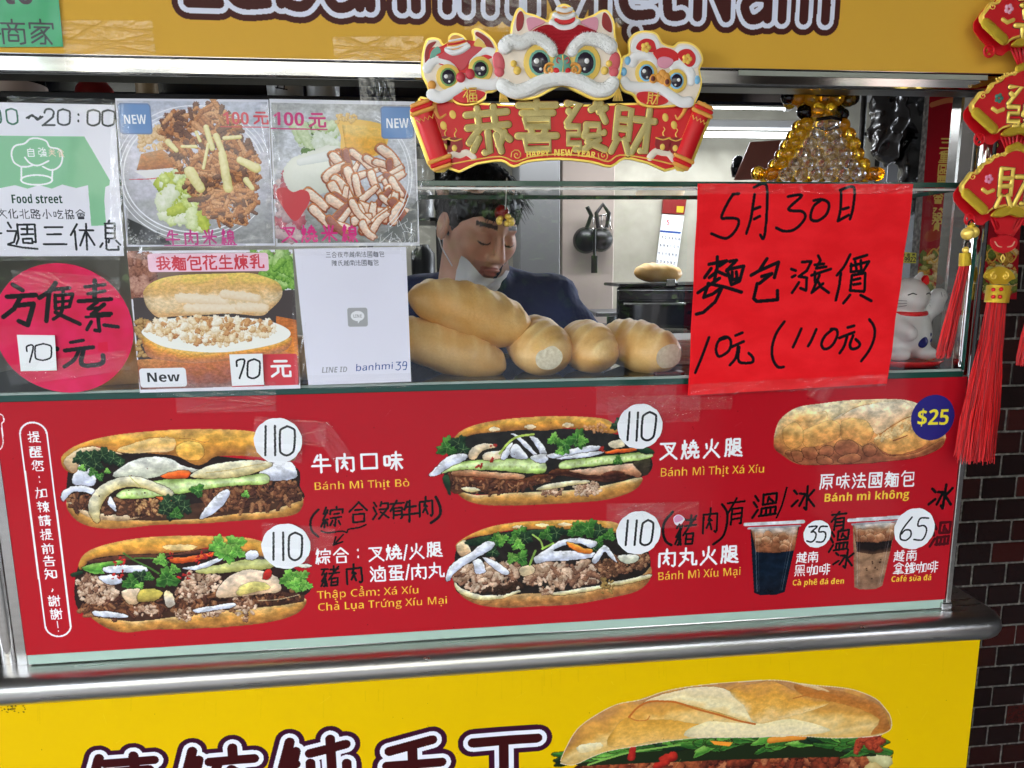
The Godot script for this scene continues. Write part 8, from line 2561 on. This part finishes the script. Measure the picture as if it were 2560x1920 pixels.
	for q in [[40, 1340, 1.0], [790, 1345, -1.0]]:
		var sp := PackedVector2Array()
		for i in 14:
			sp.append(on_plane([1280 + q[0] / 3.456, q[1] / 3.456], z)[0] + Vector2.from_angle(i * 0.75 * q[2]) * (0.001 + 0.0006 * i))
		part("cloud_curl", ridge(sp, 0.0008, 0.0008, z + 0.0016, 0.0012), yell, t)
	# coins, drums, gold ingots printed in relief at both sides
	for q in [[640, 1700, 990], [640, 1620, 1085], [1280, 1325, 1015], [1280, 1400, 1080]]:
		gem("coin", q[1], q[2], q[0], 26, 34, z + 0.0015, 0.0010, yell, 0.3)
	for q in [[640, 1630, 1240, 46], [640, 1715, 1250, 62], [1280, 1300, 1240, 60], [1280, 1410, 1250, 50]]:
		var dr := lp([q[1] - q[3], q[2] - 50, q[1] + q[3], q[2] - 50, q[1] + q[3] * 0.85, q[2] + 70, q[1] - q[3] * 0.85, q[2] + 70], q[0], z, 2)
		part("drum", plate(dr, z + 0.0015, z + 0.0026, 0.0003), deep, t)
		part("drum_rim", ridge(lp([q[1] - q[3], q[2] - 48, q[1], q[2] - 30, q[1] + q[3], q[2] - 48], q[0], z, 3, false), 0.0010, 0.0010, z + 0.0026, 0.0010), yell, t)
		gem("drum_stud", q[1], q[2] + 30, q[0], 22, 26, z + 0.0026, 0.0009, yell)
		part("spark", ridge(lp([q[1] + 10, q[2] - 60, q[1], q[2] - 90, q[1] + 18, q[2] - 120, q[1] + 6, q[2] - 140], q[0], z, 3, false), 0.0010, 0.0005, z + 0.0016, 0.0010), yell, t)
	for q in [[640, [1640, 1380, 1700, 1330, 1760, 1340, 1820, 1320, 1880, 1360]], [1280, [1190, 1360, 1240, 1310, 1300, 1320, 1350, 1330, 1390, 1380]]]:
		part("cloud", ridge(lp(q[1], q[0], z, 4, false), 0.0055, 0.0045, z + 0.0014, 0.0016), cream, t)
	for q in [[640, [1540, 910, 1560, 980, 1590, 1020, 1640, 990]], [1280, [1500, 930, 1470, 990, 1430, 1030, 1410, 1000]]]:
		part("ingot_ribbon", ridge(lp(q[1], q[0], z, 4, false), 0.0034, 0.0012, z + 0.0015, 0.0014), orange, t)
	# three heads
	var zh := z + 0.006
	var heads := [
		[640, [1430, 560, 1440, 450, 1470, 350, 1525, 325, 1590, 340, 1612, 385, 1660, 370, 1670, 310, 1720, 285, 1790, 310, 1840, 368, 1880, 340, 1870, 262, 1930, 250, 2040, 330, 2090, 420, 2115, 480, 2115, 560, 2150, 660, 2130, 730, 2050, 790, 1990, 800, 1970, 860, 1860, 905, 1740, 895, 1680, 850, 1560, 885, 1510, 830, 1480, 740, 1440, 660]],
		[1280, [-110, 640, -150, 520, -130, 420, -60, 380, -20, 320, 0, 200, 40, 90, 75, 68, 120, 110, 200, 130, 310, 180, 335, 115, 370, 100, 400, 50, 455, 35, 510, 60, 545, 110, 590, 165, 700, 130, 770, 90, 830, 95, 880, 180, 890, 290, 905, 400, 940, 480, 945, 600, 920, 680, 905, 780, 850, 840, 720, 858, 560, 790, 435, 738, 330, 780, 200, 845, 60, 855, -60, 810, -130, 720]],
		[1280, [930, 700, 940, 560, 960, 490, 1012, 460, 1008, 360, 1060, 290, 1150, 265, 1250, 290, 1300, 370, 1390, 400, 1440, 365, 1540, 370, 1620, 430, 1652, 520, 1620, 600, 1640, 720, 1600, 850, 1545, 920, 1440, 905, 1380, 920, 1240, 925, 1110, 900, 1050, 820, 960, 780]],
	]
	var faces := []
	for i in 3:
		var zz: float = zh + (0.004 if i == 1 else 0.0)
		var o := lp(heads[i][1], heads[i][0], zz, 4)
		layer("head_back", grown(o, 0.0012), zz - 0.003, zz, gold, 0.0008)
		faces.append(layer("lion_head", grown(o, -0.0022), zz, zz + 0.0012, cream, 0.0004))
	var zf := zh + 0.0012
	lion_node = faces[0]
	# left lion
	layer("ear", lp([1462, 545, 1460, 450, 1490, 380, 1560, 360, 1500, 440, 1490, 520], 640, zf), zf, zf + 0.0008, deep)
	layer("ear", lp([1895, 300, 1920, 275, 2020, 345, 2060, 430, 2000, 410, 1960, 350], 640, zf), zf, zf + 0.0008, deep)
	layer("ear_lining", lp([1500, 540, 1510, 450, 1570, 400, 1600, 450, 1560, 480, 1540, 520], 640, zf), zf, zf + 0.0012, teal)
	layer("ear_lining", lp([1880, 390, 1920, 330, 1990, 400, 1960, 420, 1910, 410], 640, zf), zf, zf + 0.0012, yell)
	layer("crown", lp([1480, 520, 1500, 420, 1600, 400, 1700, 350, 1860, 350, 1980, 380, 2080, 470, 1900, 560, 1780, 640, 1600, 560], 640, zf), zf, zf + 0.0006, red)
	layer("forehead", lp([1570, 500, 1650, 440, 1760, 410, 1880, 400, 1960, 420, 1850, 520, 1810, 590, 1760, 610, 1700, 540], 640, zf), zf, zf + 0.0016, mat("lion_rose", lin(206, 60, 72), 0.4))
	layer("cap", lp([1650, 430, 1670, 340, 1720, 305, 1790, 330, 1830, 390, 1740, 440], 640, zf), zf, zf + 0.003, orange)
	for i in 3:
		part("cap_stripe", ridge(lp([1670 - i * 6, 360 + i * 28, 1730, 350 + i * 32, 1790 + i * 16, 340 + i * 20], 640, zf, 3, false), 0.0014, 0.0014, zf + 0.003, 0.0010), [mats["lion_white"], red, mats["lion_white"]][i], lion_node)
	fluff("cap_frill", [1650, 430, 1700, 455, 1770, 440, 1830, 400], 640, 22, 22, zf + 0.002, 0.0020, false)
	fluff("brow", [1480, 590, 1530, 530, 1600, 520, 1690, 570, 1730, 610], 640, 40, 20, zf, 0.0020, false)
	fluff("brow", [1860, 560, 1900, 480, 1980, 440, 2060, 460, 2080, 490], 640, 24, 40, zf, 0.0020, false)
	eye(1662, 668, 640, 60, 64, zf + 0.0014, Vector2(-20, -8), mats["lion_yellow"], mat("lion_green", lin(120, 160, 90), 0.4))
	eye(1940, 600, 640, 60, 64, zf + 0.0014, Vector2(20, -8), mats["lion_yellow"], mats["lion_green"])
	gem("nose", 1768, 668, 640, 38, 40, zf + 0.003, 0.004, mats["lion_rose"])
	gem("nose", 1850, 640, 640, 38, 40, zf + 0.003, 0.004, mats["lion_rose"])
	fluff("moustache", [1520, 815, 1600, 840, 1700, 790, 1800, 730, 1900, 715, 2000, 730, 2080, 720, 2120, 670], 640, 46, 42, zf + 0.001, 0.0022, false)
	layer("mouth", lp([1700, 850, 1760, 795, 1860, 770, 1960, 790, 1980, 820, 1900, 880, 1790, 895], 640, zf), zf, zf + 0.002, red)
	part("mouth_character", glyph_relief("福", on_plane([640 + 1848 / 3.456, 822 / 3.456], zf)[0], Vector2(0.019, 0.019), 0.0010, zf + 0.002, 0.0012, 0.0, 0.05), yell, lion_node)
	for q in [[1520, 735, 34], [2105, 585, 30]]:
		gem("bell", q[0], q[1], 640, q[2], q[2], zf, 0.004, orange)
	lion_node = faces[1]
	# centre lion
	var zc := zf + 0.004
	layer("ear", lp([35, 220, 45, 130, 80, 95, 105, 150, 90, 240, 50, 270], 1280, zc), zc, zc + 0.0008, deep)
	layer("ear", lp([775, 200, 790, 110, 830, 130, 860, 200, 860, 280, 800, 250], 1280, zc), zc, zc + 0.0008, deep)
	layer("inner_ear", lp([130, 160, 200, 150, 290, 190, 200, 240, 150, 270, 130, 220], 1280, zc), zc, zc + 0.0014, pink)
	layer("inner_ear", lp([590, 190, 680, 150, 740, 160, 740, 250, 700, 270, 640, 230], 1280, zc), zc, zc + 0.0014, pink)
	layer("forehead", lp([150, 290, 230, 235, 320, 215, 440, 250, 560, 215, 650, 240, 740, 285, 640, 310, 540, 340, 480, 400, 445, 465, 400, 470, 380, 400, 300, 320, 230, 290], 1280, zc), zc, zc + 0.003, sequin)
	for i in 3:
		fluff("crest_frill", [[345, 195, 400, 235, 455, 245, 520, 230, 570, 190], [370, 130, 420, 155, 480, 155, 535, 130], [395, 80, 455, 95, 510, 80]][i], 1280, 24 - i * 3, 24 - i * 3, zc + 0.001, 0.003, false)
	layer("crest", lp([365, 165, 400, 160, 455, 175, 540, 150, 530, 195, 455, 215, 385, 200], 1280, zc), zc, zc + 0.0028, red)
	layer("crest", lp([390, 110, 455, 125, 520, 105, 500, 85, 455, 55, 410, 75], 1280, zc), zc, zc + 0.0022, orange)
	for s in 2:
		gem("cheek_flower", [-115, 885][s], 540, 1280, 48, 80, zc, 0.0022, mat("lion_coral", lin(222, 96, 104), 0.4), [0.2, -0.2][s])
		gem("cheek_flower", [-110, 880][s], 620, 1280, 40, 40, zc, 0.0030, mats["lion_coral"])
		gem("bell", [45, 800][s], 610, 1280, 32, 32, zc + 0.001, 0.004, yell)
		gem("bell", [15, 838][s], 550, 1280, 26, 26, zc + 0.001, 0.003, yell)
	eye(238, 545, 1280, 80, 92, zc + 0.0014, Vector2(-26, -18), mats["lion_yellow"], teal)
	eye(632, 545, 1280, 80, 92, zc + 0.0014, Vector2(14, -18), mats["lion_yellow"], teal)
	fluff("brow", [-60, 400, -10, 360, 80, 370, 160, 330, 240, 340, 320, 400, 350, 450], 1280, 60, 40, zc + 0.002, 0.0065, true)
	fluff("brow", [520, 450, 550, 390, 620, 340, 700, 340, 790, 360, 850, 400], 1280, 40, 60, zc + 0.002, 0.0065, true)
	gem("nose", 432, 560, 1280, 78, 80, zc + 0.003, 0.005, teal)
	part("nose_mark", ridge(lp([432, 490, 434, 560, 432, 630], 1280, zc, 3, false), 0.0011, 0.0011, zc + 0.0068, 0.0012), yell, lion_node)
	for s in [-1.0, 1.0]:
		gem("nostril", 432 + s * 46, 610, 1280, 28, 26, zc + 0.0045, 0.003, red)
		var sp2 := PackedVector2Array()
		for i in 16:
			sp2.append(on_plane([1280 + (432 + s * 110) / 3.456, 612 / 3.456], zc)[0] + Vector2(s, 1) * Vector2.from_angle(i * 0.6) * (0.001 + 0.0006 * i))
		part("nose_curl", ridge(sp2, 0.0022, 0.0022, zc + 0.003, 0.0028), orange, lion_node)
		part("nose_scroll", ridge(lp([432 + s * 16, 530, 432 + s * 44, 510, 432 + s * 52, 545, 432 + s * 30, 560], 1280, zc, 4, false), 0.0009, 0.0009, zc + 0.0068, 0.0010), mats["lion_rose"], lion_node)
	fluff("moustache", [-80, 740, 20, 790, 130, 770, 250, 710, 380, 680, 480, 680, 600, 710, 720, 770, 820, 770, 870, 720], 1280, 56, 56, zc + 0.002, 0.0065, true)
	lion_node = faces[2]
	# right lion
	layer("ear", lp([1035, 450, 1035, 370, 1075, 310, 1150, 290, 1230, 310, 1275, 380, 1270, 420, 1200, 440], 1280, zf), zf, zf + 0.0008, mats["lion_white"])
	layer("ear", lp([1400, 460, 1440, 400, 1530, 395, 1600, 450, 1625, 520, 1600, 580, 1540, 590, 1440, 520], 1280, zf), zf, zf + 0.0008, mats["lion_white"])
	layer("inner_ear", lp([1080, 430, 1090, 370, 1150, 335, 1215, 350, 1240, 400, 1230, 450], 1280, zf), zf + 0.0008, zf + 0.0018, red)
	layer("inner_ear", lp([1430, 480, 1470, 430, 1540, 430, 1585, 490, 1570, 560, 1510, 580], 1280, zf), zf + 0.0008, zf + 0.0018, red)
	layer("forehead", lp([1220, 450, 1300, 410, 1390, 430, 1440, 480, 1420, 560, 1330, 560, 1260, 520], 1280, zf), zf, zf + 0.0012, red)
	for q in [[1157, 410], [1512, 510]]:
		for i in 5:
			gem("flower_petal", q[0] + cos(TAU * i / 5) * 26, q[1] + sin(TAU * i / 5) * 26, 1280, 19, 19, zf + 0.0018, 0.0016, yell)
		gem("flower_heart", q[0], q[1], 1280, 12, 12, zf + 0.0024, 0.0018, orange)
	layer("crown_patch", lp([1255, 560, 1260, 510, 1310, 490, 1380, 510, 1390, 550, 1340, 590, 1290, 590], 1280, zf), zf + 0.0012, zf + 0.0022, pink)
	fluff("brow", [1040, 540, 1070, 490, 1140, 475, 1200, 500, 1230, 560], 1280, 40, 34, zf, 0.0020, false)
	fluff("brow", [1390, 570, 1440, 550, 1510, 580, 1550, 650, 1545, 700], 1280, 34, 40, zf, 0.0020, false)
	eye(1160, 632, 1280, 58, 62, zf + 0.0014, Vector2(-18, -18), mats["lion_yellow"], blue)
	eye(1420, 700, 1280, 56, 60, zf + 0.0014, Vector2(20, -10), mats["lion_yellow"], blue)
	for q in [[1300, 640], [1270, 670], [1330, 665], [1300, 690]]:
		gem("nose_scale", q[0], q[1], 1280, 34, 36, zf + 0.0016, 0.003, orange, 0.3)
	for q in [[1218, 680], [1340, 708]]:
		gem("nostril_ring", q[0], q[1], 1280, 36, 38, zf + 0.002, 0.0036, orange)
		gem("nostril", q[0], q[1], 1280, 20, 22, zf + 0.004, 0.003, mat("lion_brown", lin(110, 40, 34), 0.3))
	fluff("moustache", [975, 700, 1010, 740, 1100, 750, 1200, 745, 1290, 770, 1380, 830, 1460, 880, 1530, 880], 1280, 38, 44, zf + 0.001, 0.0022, false)
	layer("mouth", lp([1075, 815, 1150, 790, 1260, 810, 1350, 870, 1300, 905, 1200, 910, 1110, 880], 1280, zf), zf, zf + 0.002, red)
	part("mouth_character", glyph_relief("財", on_plane([1280 + 1218 / 3.456, 852 / 3.456], zf)[0], Vector2(0.018, 0.017), 0.0010, zf + 0.002, 0.0012, 0.0, -0.08), yell, lion_node)
	for q in [[965, 620, blue], [1600, 690, blue], [1000, 525, blue]]:
		gem("cheek_flower", q[0], q[1], 1280, 26, 34, zf, 0.003, q[2])
	for q in [[640, 2130, 760, 2160, 880], [1280, 915, 740, 930, 870]]:
		var st := begin()
		for i in 9:
			add_ridge(st, lp([q[1], q[2], q[1] + (i - 4) * 5, q[2] + 50, q[3] - 15 + (i - 4) * 10, q[4]], q[0], zf, 3, false), 0.0008, 0.0005, zf - 0.001 + (i % 3) * 0.0003, 0.0010)
		part("tassel", done(st), yell, t)
	# strip of clear tape and a loop that hold it to the beam
	tape(t, 1290, 20, 1500, 24, 0.03, 0.024)

func tassel(parent: Node3D, top: Vector3, low: Vector3, r0: float, r1: float, count: int):
	var silk := mat("red_silk", lin(226, 4, 12), 0.42, 0.0, {"rim_enabled": true, "rim": 0.25, "rim_tint": 0.6})
	var silk2 := mat("dark_red_silk", lin(166, 2, 10), 0.45, 0.0, {"rim_enabled": true, "rim": 0.2, "rim_tint": 0.6})
	var sts := [begin(), begin()]
	for i in count:
		var g := rng.randf() * TAU
		var rr := sqrt(rng.randf())
		var o := Vector3(cos(g), 0, sin(g) * 0.6) * rr
		var stop := rng.randf_range(0.93, 1.04)
		var pts := []
		for k in 5:
			var f := k / 4.0 * stop
			var r := lerpf(r0, r1, smoothstep(0.0, 1.0, f))
			pts.append(top.lerp(low, f) + o * r + Vector3(rng.randf_range(-1, 1), 0, rng.randf_range(-1, 1)) * r1 * 0.07 * (1.0 if k else 0.0))
		add_tube(sts[1 if rng.randf() < 0.3 else 0], pts, 0.0008, 0.0006, 3, false)
	part("strands", done(sts[0]), silk, parent)
	part("strands", done(sts[1]), silk2, parent)

func build_fan_hanging():
	var t := thing("fan_hanging", "hanging new year decoration of three red fan plaques with a long red tassel", "decoration")
	lion_node = t
	var gold := foil()
	var red := mat("lion_red", lin(214, 10, 24), 0.42)
	var plaq := mat("plaque_red", lin(206, 8, 22), 0.6)
	var cut := mat("cut_red", lin(206, 6, 24), 0.4)
	var rough_gold := mat("embossed_gold", lin(236, 196, 60), 0.3, 0.75)
	if not rough_gold.normal_enabled:
		rough_gold.normal_enabled = true
		rough_gold.normal_texture = noise_texture(128, 0.14, 111, Color(0.1, 0.1, 0.1), Color(0.9, 0.9, 0.9), 2, 10.0)
		rough_gold.uv1_triplanar = true
		rough_gold.uv1_scale = Vector3(40, 40, 40)
	var z := 0.035
	var fans := [[2580, 43, "喜"], [2555, 266, "發"], [2530, 468, "財"]]
	var shape := [-124, 8, -116, -22, -104, -40, -92, -38, -80, -60, -64, -66, -52, -80, -30, -86, -16, -94, 0, -98, 16, -94, 30, -86, 52, -80, 64, -66, 80, -60, 92, -38, 104, -40, 116, -22, 124, 8, 62, 66, 40, 56, 0, 48, -40, 56, -62, 66]
	for f in 3:
		var cx: float = fans[f][0]
		var cy: float = fans[f][1]
		var mk := func(a: Array, dx: float, dy: float, zz: float) -> PackedVector2Array:
			var q := []
			for i in range(0, a.size(), 2):
				q.append(cx + a[i] + dx - a[i + 1] * 0.12)
				q.append(cy + a[i + 1] + dy)
			return on_plane(q, zz)
		# paper-cut back layer with its ribs and stem
		var back: PackedVector2Array = smooth_line(mk.call(shape, -14, 22, z - 0.012), true, 3)
		part("cut_layer", plate(grown(back, 0.004), z - 0.0135, z - 0.012, 0.0004), cut, t)
		var st := begin()
		for i in 9:
			var u := -48.0 + i * 12.0
			add_ridge(st, mk.call([u, 66, u * 0.35, 122], 0, 0, z - 0.012), 0.0026, 0.0018, z - 0.0128 + i * 0.00004, 0.0014)
		part("fan_rib", done(st), cut, t)
		for s in [-1.0, 1.0]:
			var ring := PackedVector2Array()
			var rc: Vector2 = mk.call([s * 82.0, 78], 0, 0, z)[0]
			for i in 15:
				ring.append(rc + Vector2.from_angle(TAU * i / 14.0) * 0.0085)
			part("cut_coin", ridge(ring, 0.0022, 0.0022, z - 0.012, 0.0014), cut, t)
			part("cut_coin_cross", ridge(PackedVector2Array([rc + Vector2(-0.006, -0.006), rc + Vector2(0.006, 0.006)]), 0.0016, 0.0016, z - 0.0118, 0.0012), cut, t)
			part("cut_coin_cross", ridge(PackedVector2Array([rc + Vector2(-0.006, 0.006), rc + Vector2(0.006, -0.006)]), 0.0016, 0.0016, z - 0.0117, 0.0012), cut, t)
		# plaque
		var o: PackedVector2Array = smooth_line(mk.call(shape, 0, 0, z), true, 3)
		var pq := part("fan_plaque", plate(o, z - 0.006, z, 0.0008), gold, t)
		part("plaque", plate(grown(o, -0.0042), z, z + 0.0014, 0.0004), plaq, pq)
		part("rim_bead", ridge(grown(o, -0.0028), 0.0012, 0.0012, z, 0.0016), gold, pq)
		for s in [-1.0, 1.0]:
			part("gold_bar", ridge(mk.call([s * 114.0, 16, s * 66.0, 56], 0, 0, z), 0.0082, 0.0082, z + 0.0008, 0.0034), rough_gold, pq)
			for i in 5:
				var c2: Vector2 = mk.call([s * (30.0 + i * 18.0), -84.0 + i * i * 3.6], 0, 0, z)[0]
				var sp := PackedVector2Array()
				for j in 10:
					sp.append(c2 + Vector2(s, 1) * Vector2.from_angle(j * 0.7) * (0.0006 + 0.0005 * j))
				part("rim_curl", ridge(sp, 0.0010, 0.0010, z + 0.0004, 0.0018), gold, pq)
		part("crown", ridge(mk.call([-20, -94, 0, -104, 20, -94], 0, 0, z), 0.006, 0.006, z, 0.003), rough_gold, pq)
		part("small_fan", plate(smooth_line(mk.call([-46, 72, -30, 54, 0, 46, 30, 54, 46, 72, 20, 76, 0, 70, -20, 76], 0, 0, z), true, 3), z + 0.0005, z + 0.004, 0.001), rough_gold, pq)
		var c: Vector2 = mk.call([4, 0], 0, 0, z)[0]
		part("character_edge", glyph_relief(fans[f][2], c, Vector2(0.060, 0.060), 0.0046, z + 0.0014, 0.0014), mat("dark_rim", lin(92, 40, 30), 0.4), pq)
		part("character", glyph_relief(fans[f][2], c, Vector2(0.060, 0.060), 0.0037, z + 0.0018, 0.0026), gold, pq)
		for i in 5:
			var fc: Vector2 = mk.call([-62.0, -20.0], 0, 0, z)[0] + Vector2.from_angle(TAU * i / 5.0) * 0.0045
			var s2 := part("blossom", sphere(0.0032), mat("blossom_%d" % f, [lin(236, 170, 190), lin(60, 120, 100), lin(230, 140, 170)][f], 0.4), pq, Vector3(fc.x, fc.y, z + 0.0014))
			s2.scale = Vector3(1, 1, 0.4)
		part("ingot", ridge(mk.call([-74, 6, -62, 14, -48, 8], 0, 0, z), 0.0032, 0.0032, z + 0.0014, 0.0016), gold, pq)
		part("hanging_cord", tube([Vector3(c.x, c.y + 0.06, z - 0.004), Vector3(c.x + 0.002, c.y + 0.14, z - 0.004)], 0.0014, 0.0014, 6), cut, pq)
	# below the lowest plaque
	var zz := z - 0.006
	var stem := func(a: Array, called: String):
		part(called, plate(smooth_line(on_plane(zoom(1920, 480, a), zz), true, 4), zz - 0.0015, zz, 0.0004), cut, t)
	stem.call([1950, 190, 2060, 175, 2180, 190, 2130, 260, 2110, 320, 2140, 350, 2090, 370, 2040, 375, 1980, 360, 1960, 330, 2000, 310, 1990, 260], "cut_stem")
	stem.call([1980, 385, 2040, 360, 2110, 385, 2155, 410, 2150, 470, 2090, 515, 2030, 530, 1960, 505, 1925, 450, 1930, 400], "cut_gourd")
	for q in [[1962, 430, 1985, 465, 2020, 475], [2130, 430, 2110, 465, 2070, 475]]:
		part("slot_line", ridge(smooth_line(on_plane(zoom(1920, 480, q), zz), false, 4), 0.0012, 0.0008, zz, 0.0006), mat("slot_gold", lin(214, 160, 130), 0.5), t)
	var e := P(2507, 586, zz)
	var m := P(2499, 690, zz)
	part("ring", tube([P(2507, 636, zz), P(2512, 645, zz), P(2507, 656, zz), P(2502, 645, zz), P(2507, 636, zz)], 0.0011, 0.0011, 6), gold, t)
	part("medallion", plate(smooth_line(on_plane(zoom(1920, 480, [1870, 735, 1900, 680, 1960, 650, 2010, 640, 2070, 660, 2115, 700, 2130, 750, 2080, 770, 2060, 800, 2000, 795, 1950, 800, 1920, 770]), zz), true, 3), zz - 0.003, zz + 0.002, 0.0008), rough_gold, t)
	for s in [-1, 1]:
		var mc := P(2499 + s * 14, 690, zz + 0.002)
		var sp := PackedVector2Array()
		for j in 14:
			sp.append(Vector2(mc.x, mc.y) + Vector2(s, 1) * Vector2.from_angle(j * 0.6) * (0.0008 + 0.00045 * j))
		part("medallion_curl", ridge(sp, 0.0010, 0.0010, zz + 0.002, 0.0016), gold, t)
	var ca := P(2497, 713, zz)
	var cb := P(2491, 756, zz)
	part("gold_band", tube([ca, ca.lerp(cb, 0.12), ca.lerp(cb, 0.5), ca.lerp(cb, 0.88), cb], 0.0170, 0.0170, 24), rough_gold, t)
	for q in [[2483, 724], [2503, 723], [2483, 742], [2500, 742]]:
		part("red_mark", sphere(0.0032), red, t, P(q[0], q[1], zz + 0.0165))
	tassel(t, cb + Vector3(0, 0.002, 0), P(2434, 1142, zz), 0.0155, 0.0330, 520)
	# small tassel at the left of it, another at the frame's right edge
	for q in [[2425, 560, 2413, 642, 2412, 664, 2359, 888, "short red tassel with a gold bell hanging from the lowest fan's left end", "left"], [2622, 560, 2606, 662, 2604, 686, 2556, 906, "red tassel hanging from the lowest fan's right end at the photo's edge", "right"]]:
		var s := thing("small_tassel", q[8], "tassel", Vector3.ZERO, "small red tassels on the fan decoration")
		var zt := z + 0.004
		var b0 := P(q[0], q[1] + 24, zt)
		part("bell", sphere(0.0100), gold, s, b0 + Vector3(-0.0035, 0, 0))
		part("bell", sphere(0.0095), gold, s, b0 + Vector3(0.0045, 0.002, 0))
		part("bell_crown", sphere(0.0055), rough_gold, s, b0 + Vector3(0.001, 0.0115, 0))
		var dk := mat("dark_wire", Color(0.10, 0.09, 0.08), 0.4, 0.8)
		for w in [[P(q[0] + 4, q[1] - 10, zt), P(q[0] + 1, q[1] + 8, zt)], [P(q[0] - 2, q[1] + 44, zt), P(q[2] + 2, q[3] - 20, zt)]]:
			var c := (w[0] as Vector3).lerp(w[1], 0.5)
			var rr: float = w[0].distance_to(w[1]) / 2.0
			var ring := []
			for i in 13:
				ring.append(c + Vector3(cos(TAU * i / 12) * rr * 0.75, sin(TAU * i / 12) * rr, 0))
			part("wire_ring", tube(ring, 0.0010, 0.0010, 5), dk, s)
		part("cap_knob", sphere(0.0052), gold, s, P(q[2] + 1, q[3] - 17, zt))
		var t0 := P(q[2], q[3] - 10, zt)
		var t1 := P(q[4], q[5], zt)
		part("gold_cap", tube([t0, t0.lerp(t1, 0.15), t0.lerp(t1, 0.85), t1], 0.0082, 0.0090, 18), rough_gold, s)
		tassel(s, t1 + Vector3(0, 0.001, 0), P(q[6], q[7], zt), 0.0080, 0.0125, 170)

func build_street():
	# what stands behind the photographer: the arcade's ceiling and columns, the road, a tree row and the houses across
	var conc := mat("arcade_concrete", Color(0.40, 0.39, 0.37), 0.8)
	structure("arcade_ceiling", box_between(Vector3(-14, 3.3, -0.10), Vector3(14, 3.6, 3.4)), conc)
	structure("light_blocking_wall", box_between(Vector3(3.2, -0.25, -0.69), Vector3(3.42, 3.29, 3.39)), mat("blocker_brown", Color(0.10, 0.07, 0.065), 0.5))  # unseen wall, added to block light and bright reflections on the right
	structure("road", box_between(Vector3(-40, -0.246, 4.4), Vector3(40, -0.242, 12.0)), mat("asphalt", Color(0.25, 0.25, 0.26), 0.85))
	for q in [[-3.6, "grey arcade column across the walkway, left of the stall"], [1.9, "unseen grey arcade column added to darken the right of the stall"]]:  # the right column is added out of view to darken that side
		var c := thing("arcade_column", q[1], "column", Vector3(q[0], 0, 3.0), "columns of the arcade")
		part("shaft", box_between(Vector3(-0.3, 0.0, -0.3), Vector3(0.3, 3.29, 0.3), 0.02), mat("column_tiles", Color(0.34, 0.31, 0.29), 0.4), c)
		part("base", box_between(Vector3(-0.34, -0.25, -0.34), Vector3(0.34, -0.001, 0.34), 0.02), conc, c)
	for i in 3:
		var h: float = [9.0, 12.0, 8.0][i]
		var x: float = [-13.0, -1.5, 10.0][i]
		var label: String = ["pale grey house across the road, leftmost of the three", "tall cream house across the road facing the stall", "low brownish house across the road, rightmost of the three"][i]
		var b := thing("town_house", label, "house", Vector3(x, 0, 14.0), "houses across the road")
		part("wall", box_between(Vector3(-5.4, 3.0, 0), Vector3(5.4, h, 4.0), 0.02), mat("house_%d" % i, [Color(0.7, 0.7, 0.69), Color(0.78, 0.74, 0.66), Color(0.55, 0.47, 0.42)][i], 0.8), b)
		part("ground_floor", box_between(Vector3(-5.4, -0.25, 2.4), Vector3(5.4, 2.998, 4.0), 0.02), mat("painted_shop_shade", Color(0.07, 0.065, 0.06), 0.6), b)  # near-black colour stands for arcade shade and dims the glass reflection
		for k in 4:
			part("pier", box_between(Vector3(-5.4 + k * 3.45, -0.25, 0.02), Vector3(-4.95 + k * 3.45, 2.997, 0.5), 0.02), mat("pier_tiles", Color(0.24, 0.21, 0.19), 0.5), b)
		for r in range(1, int(h / 3.0)):
			for k in 4:
				part("window", box_between(Vector3(-4.6 + k * 2.5, 0.9 + r * 3.0, -0.05), Vector3(-3.2 + k * 2.5, 2.4 + r * 3.0, -0.002), 0.01), mat("dark_pane", Color(0.06, 0.08, 0.09), 0.05), b)
	var leaf_mat := mat("leaves", Color.WHITE, 0.6, 0.0, {"vertex_color_use_as_albedo": true, "backlight_enabled": true, "backlight": Color(0.25, 0.35, 0.1)})
	for q in [[-4.5, "street tree with a loose crown opposite the left column"], [1.8, "street tree with a loose crown opposite the stall"], [6.5, "street tree with a loose crown opposite the right column"]]:
		var tr := thing("street_tree", q[1], "tree", Vector3(q[0], 0, 5.2), "street trees beyond the arcade")
		part("trunk", tube([Vector3(0, -0.25, 0), Vector3(0.05, 1.4, 0), Vector3(0.0, 2.6, 0.1), Vector3(0.2, 4.0, 0.1)], 0.13, 0.05, 10), mat("bark", Color(0.16, 0.12, 0.09), 0.9), tr)
		var st := begin()
		st.set_smooth_group(-1)
		for i in 2600:
			var p := Vector3(rng.randfn(0, 0.85), 2.4 + rng.randfn(0, 0.75), rng.randfn(0, 0.6))
			var d := Vector3(rng.randf_range(-1, 1), rng.randf_range(-0.7, 0.4), rng.randf_range(-1, 1)).normalized() * 0.11
			var w := d.cross(Vector3(rng.randf(), 1, rng.randf())).normalized() * 0.035
			var col := Color(0.07, 0.16, 0.04).lerp(Color(0.16, 0.26, 0.05), rng.randf())
			for v in [p, p + d * 0.5 + w, p + d, p, p + d, p + d * 0.5 - w]:
				st.set_color(col)
				st.add_vertex(v)
		part("crown", done(st), leaf_mat, tr)
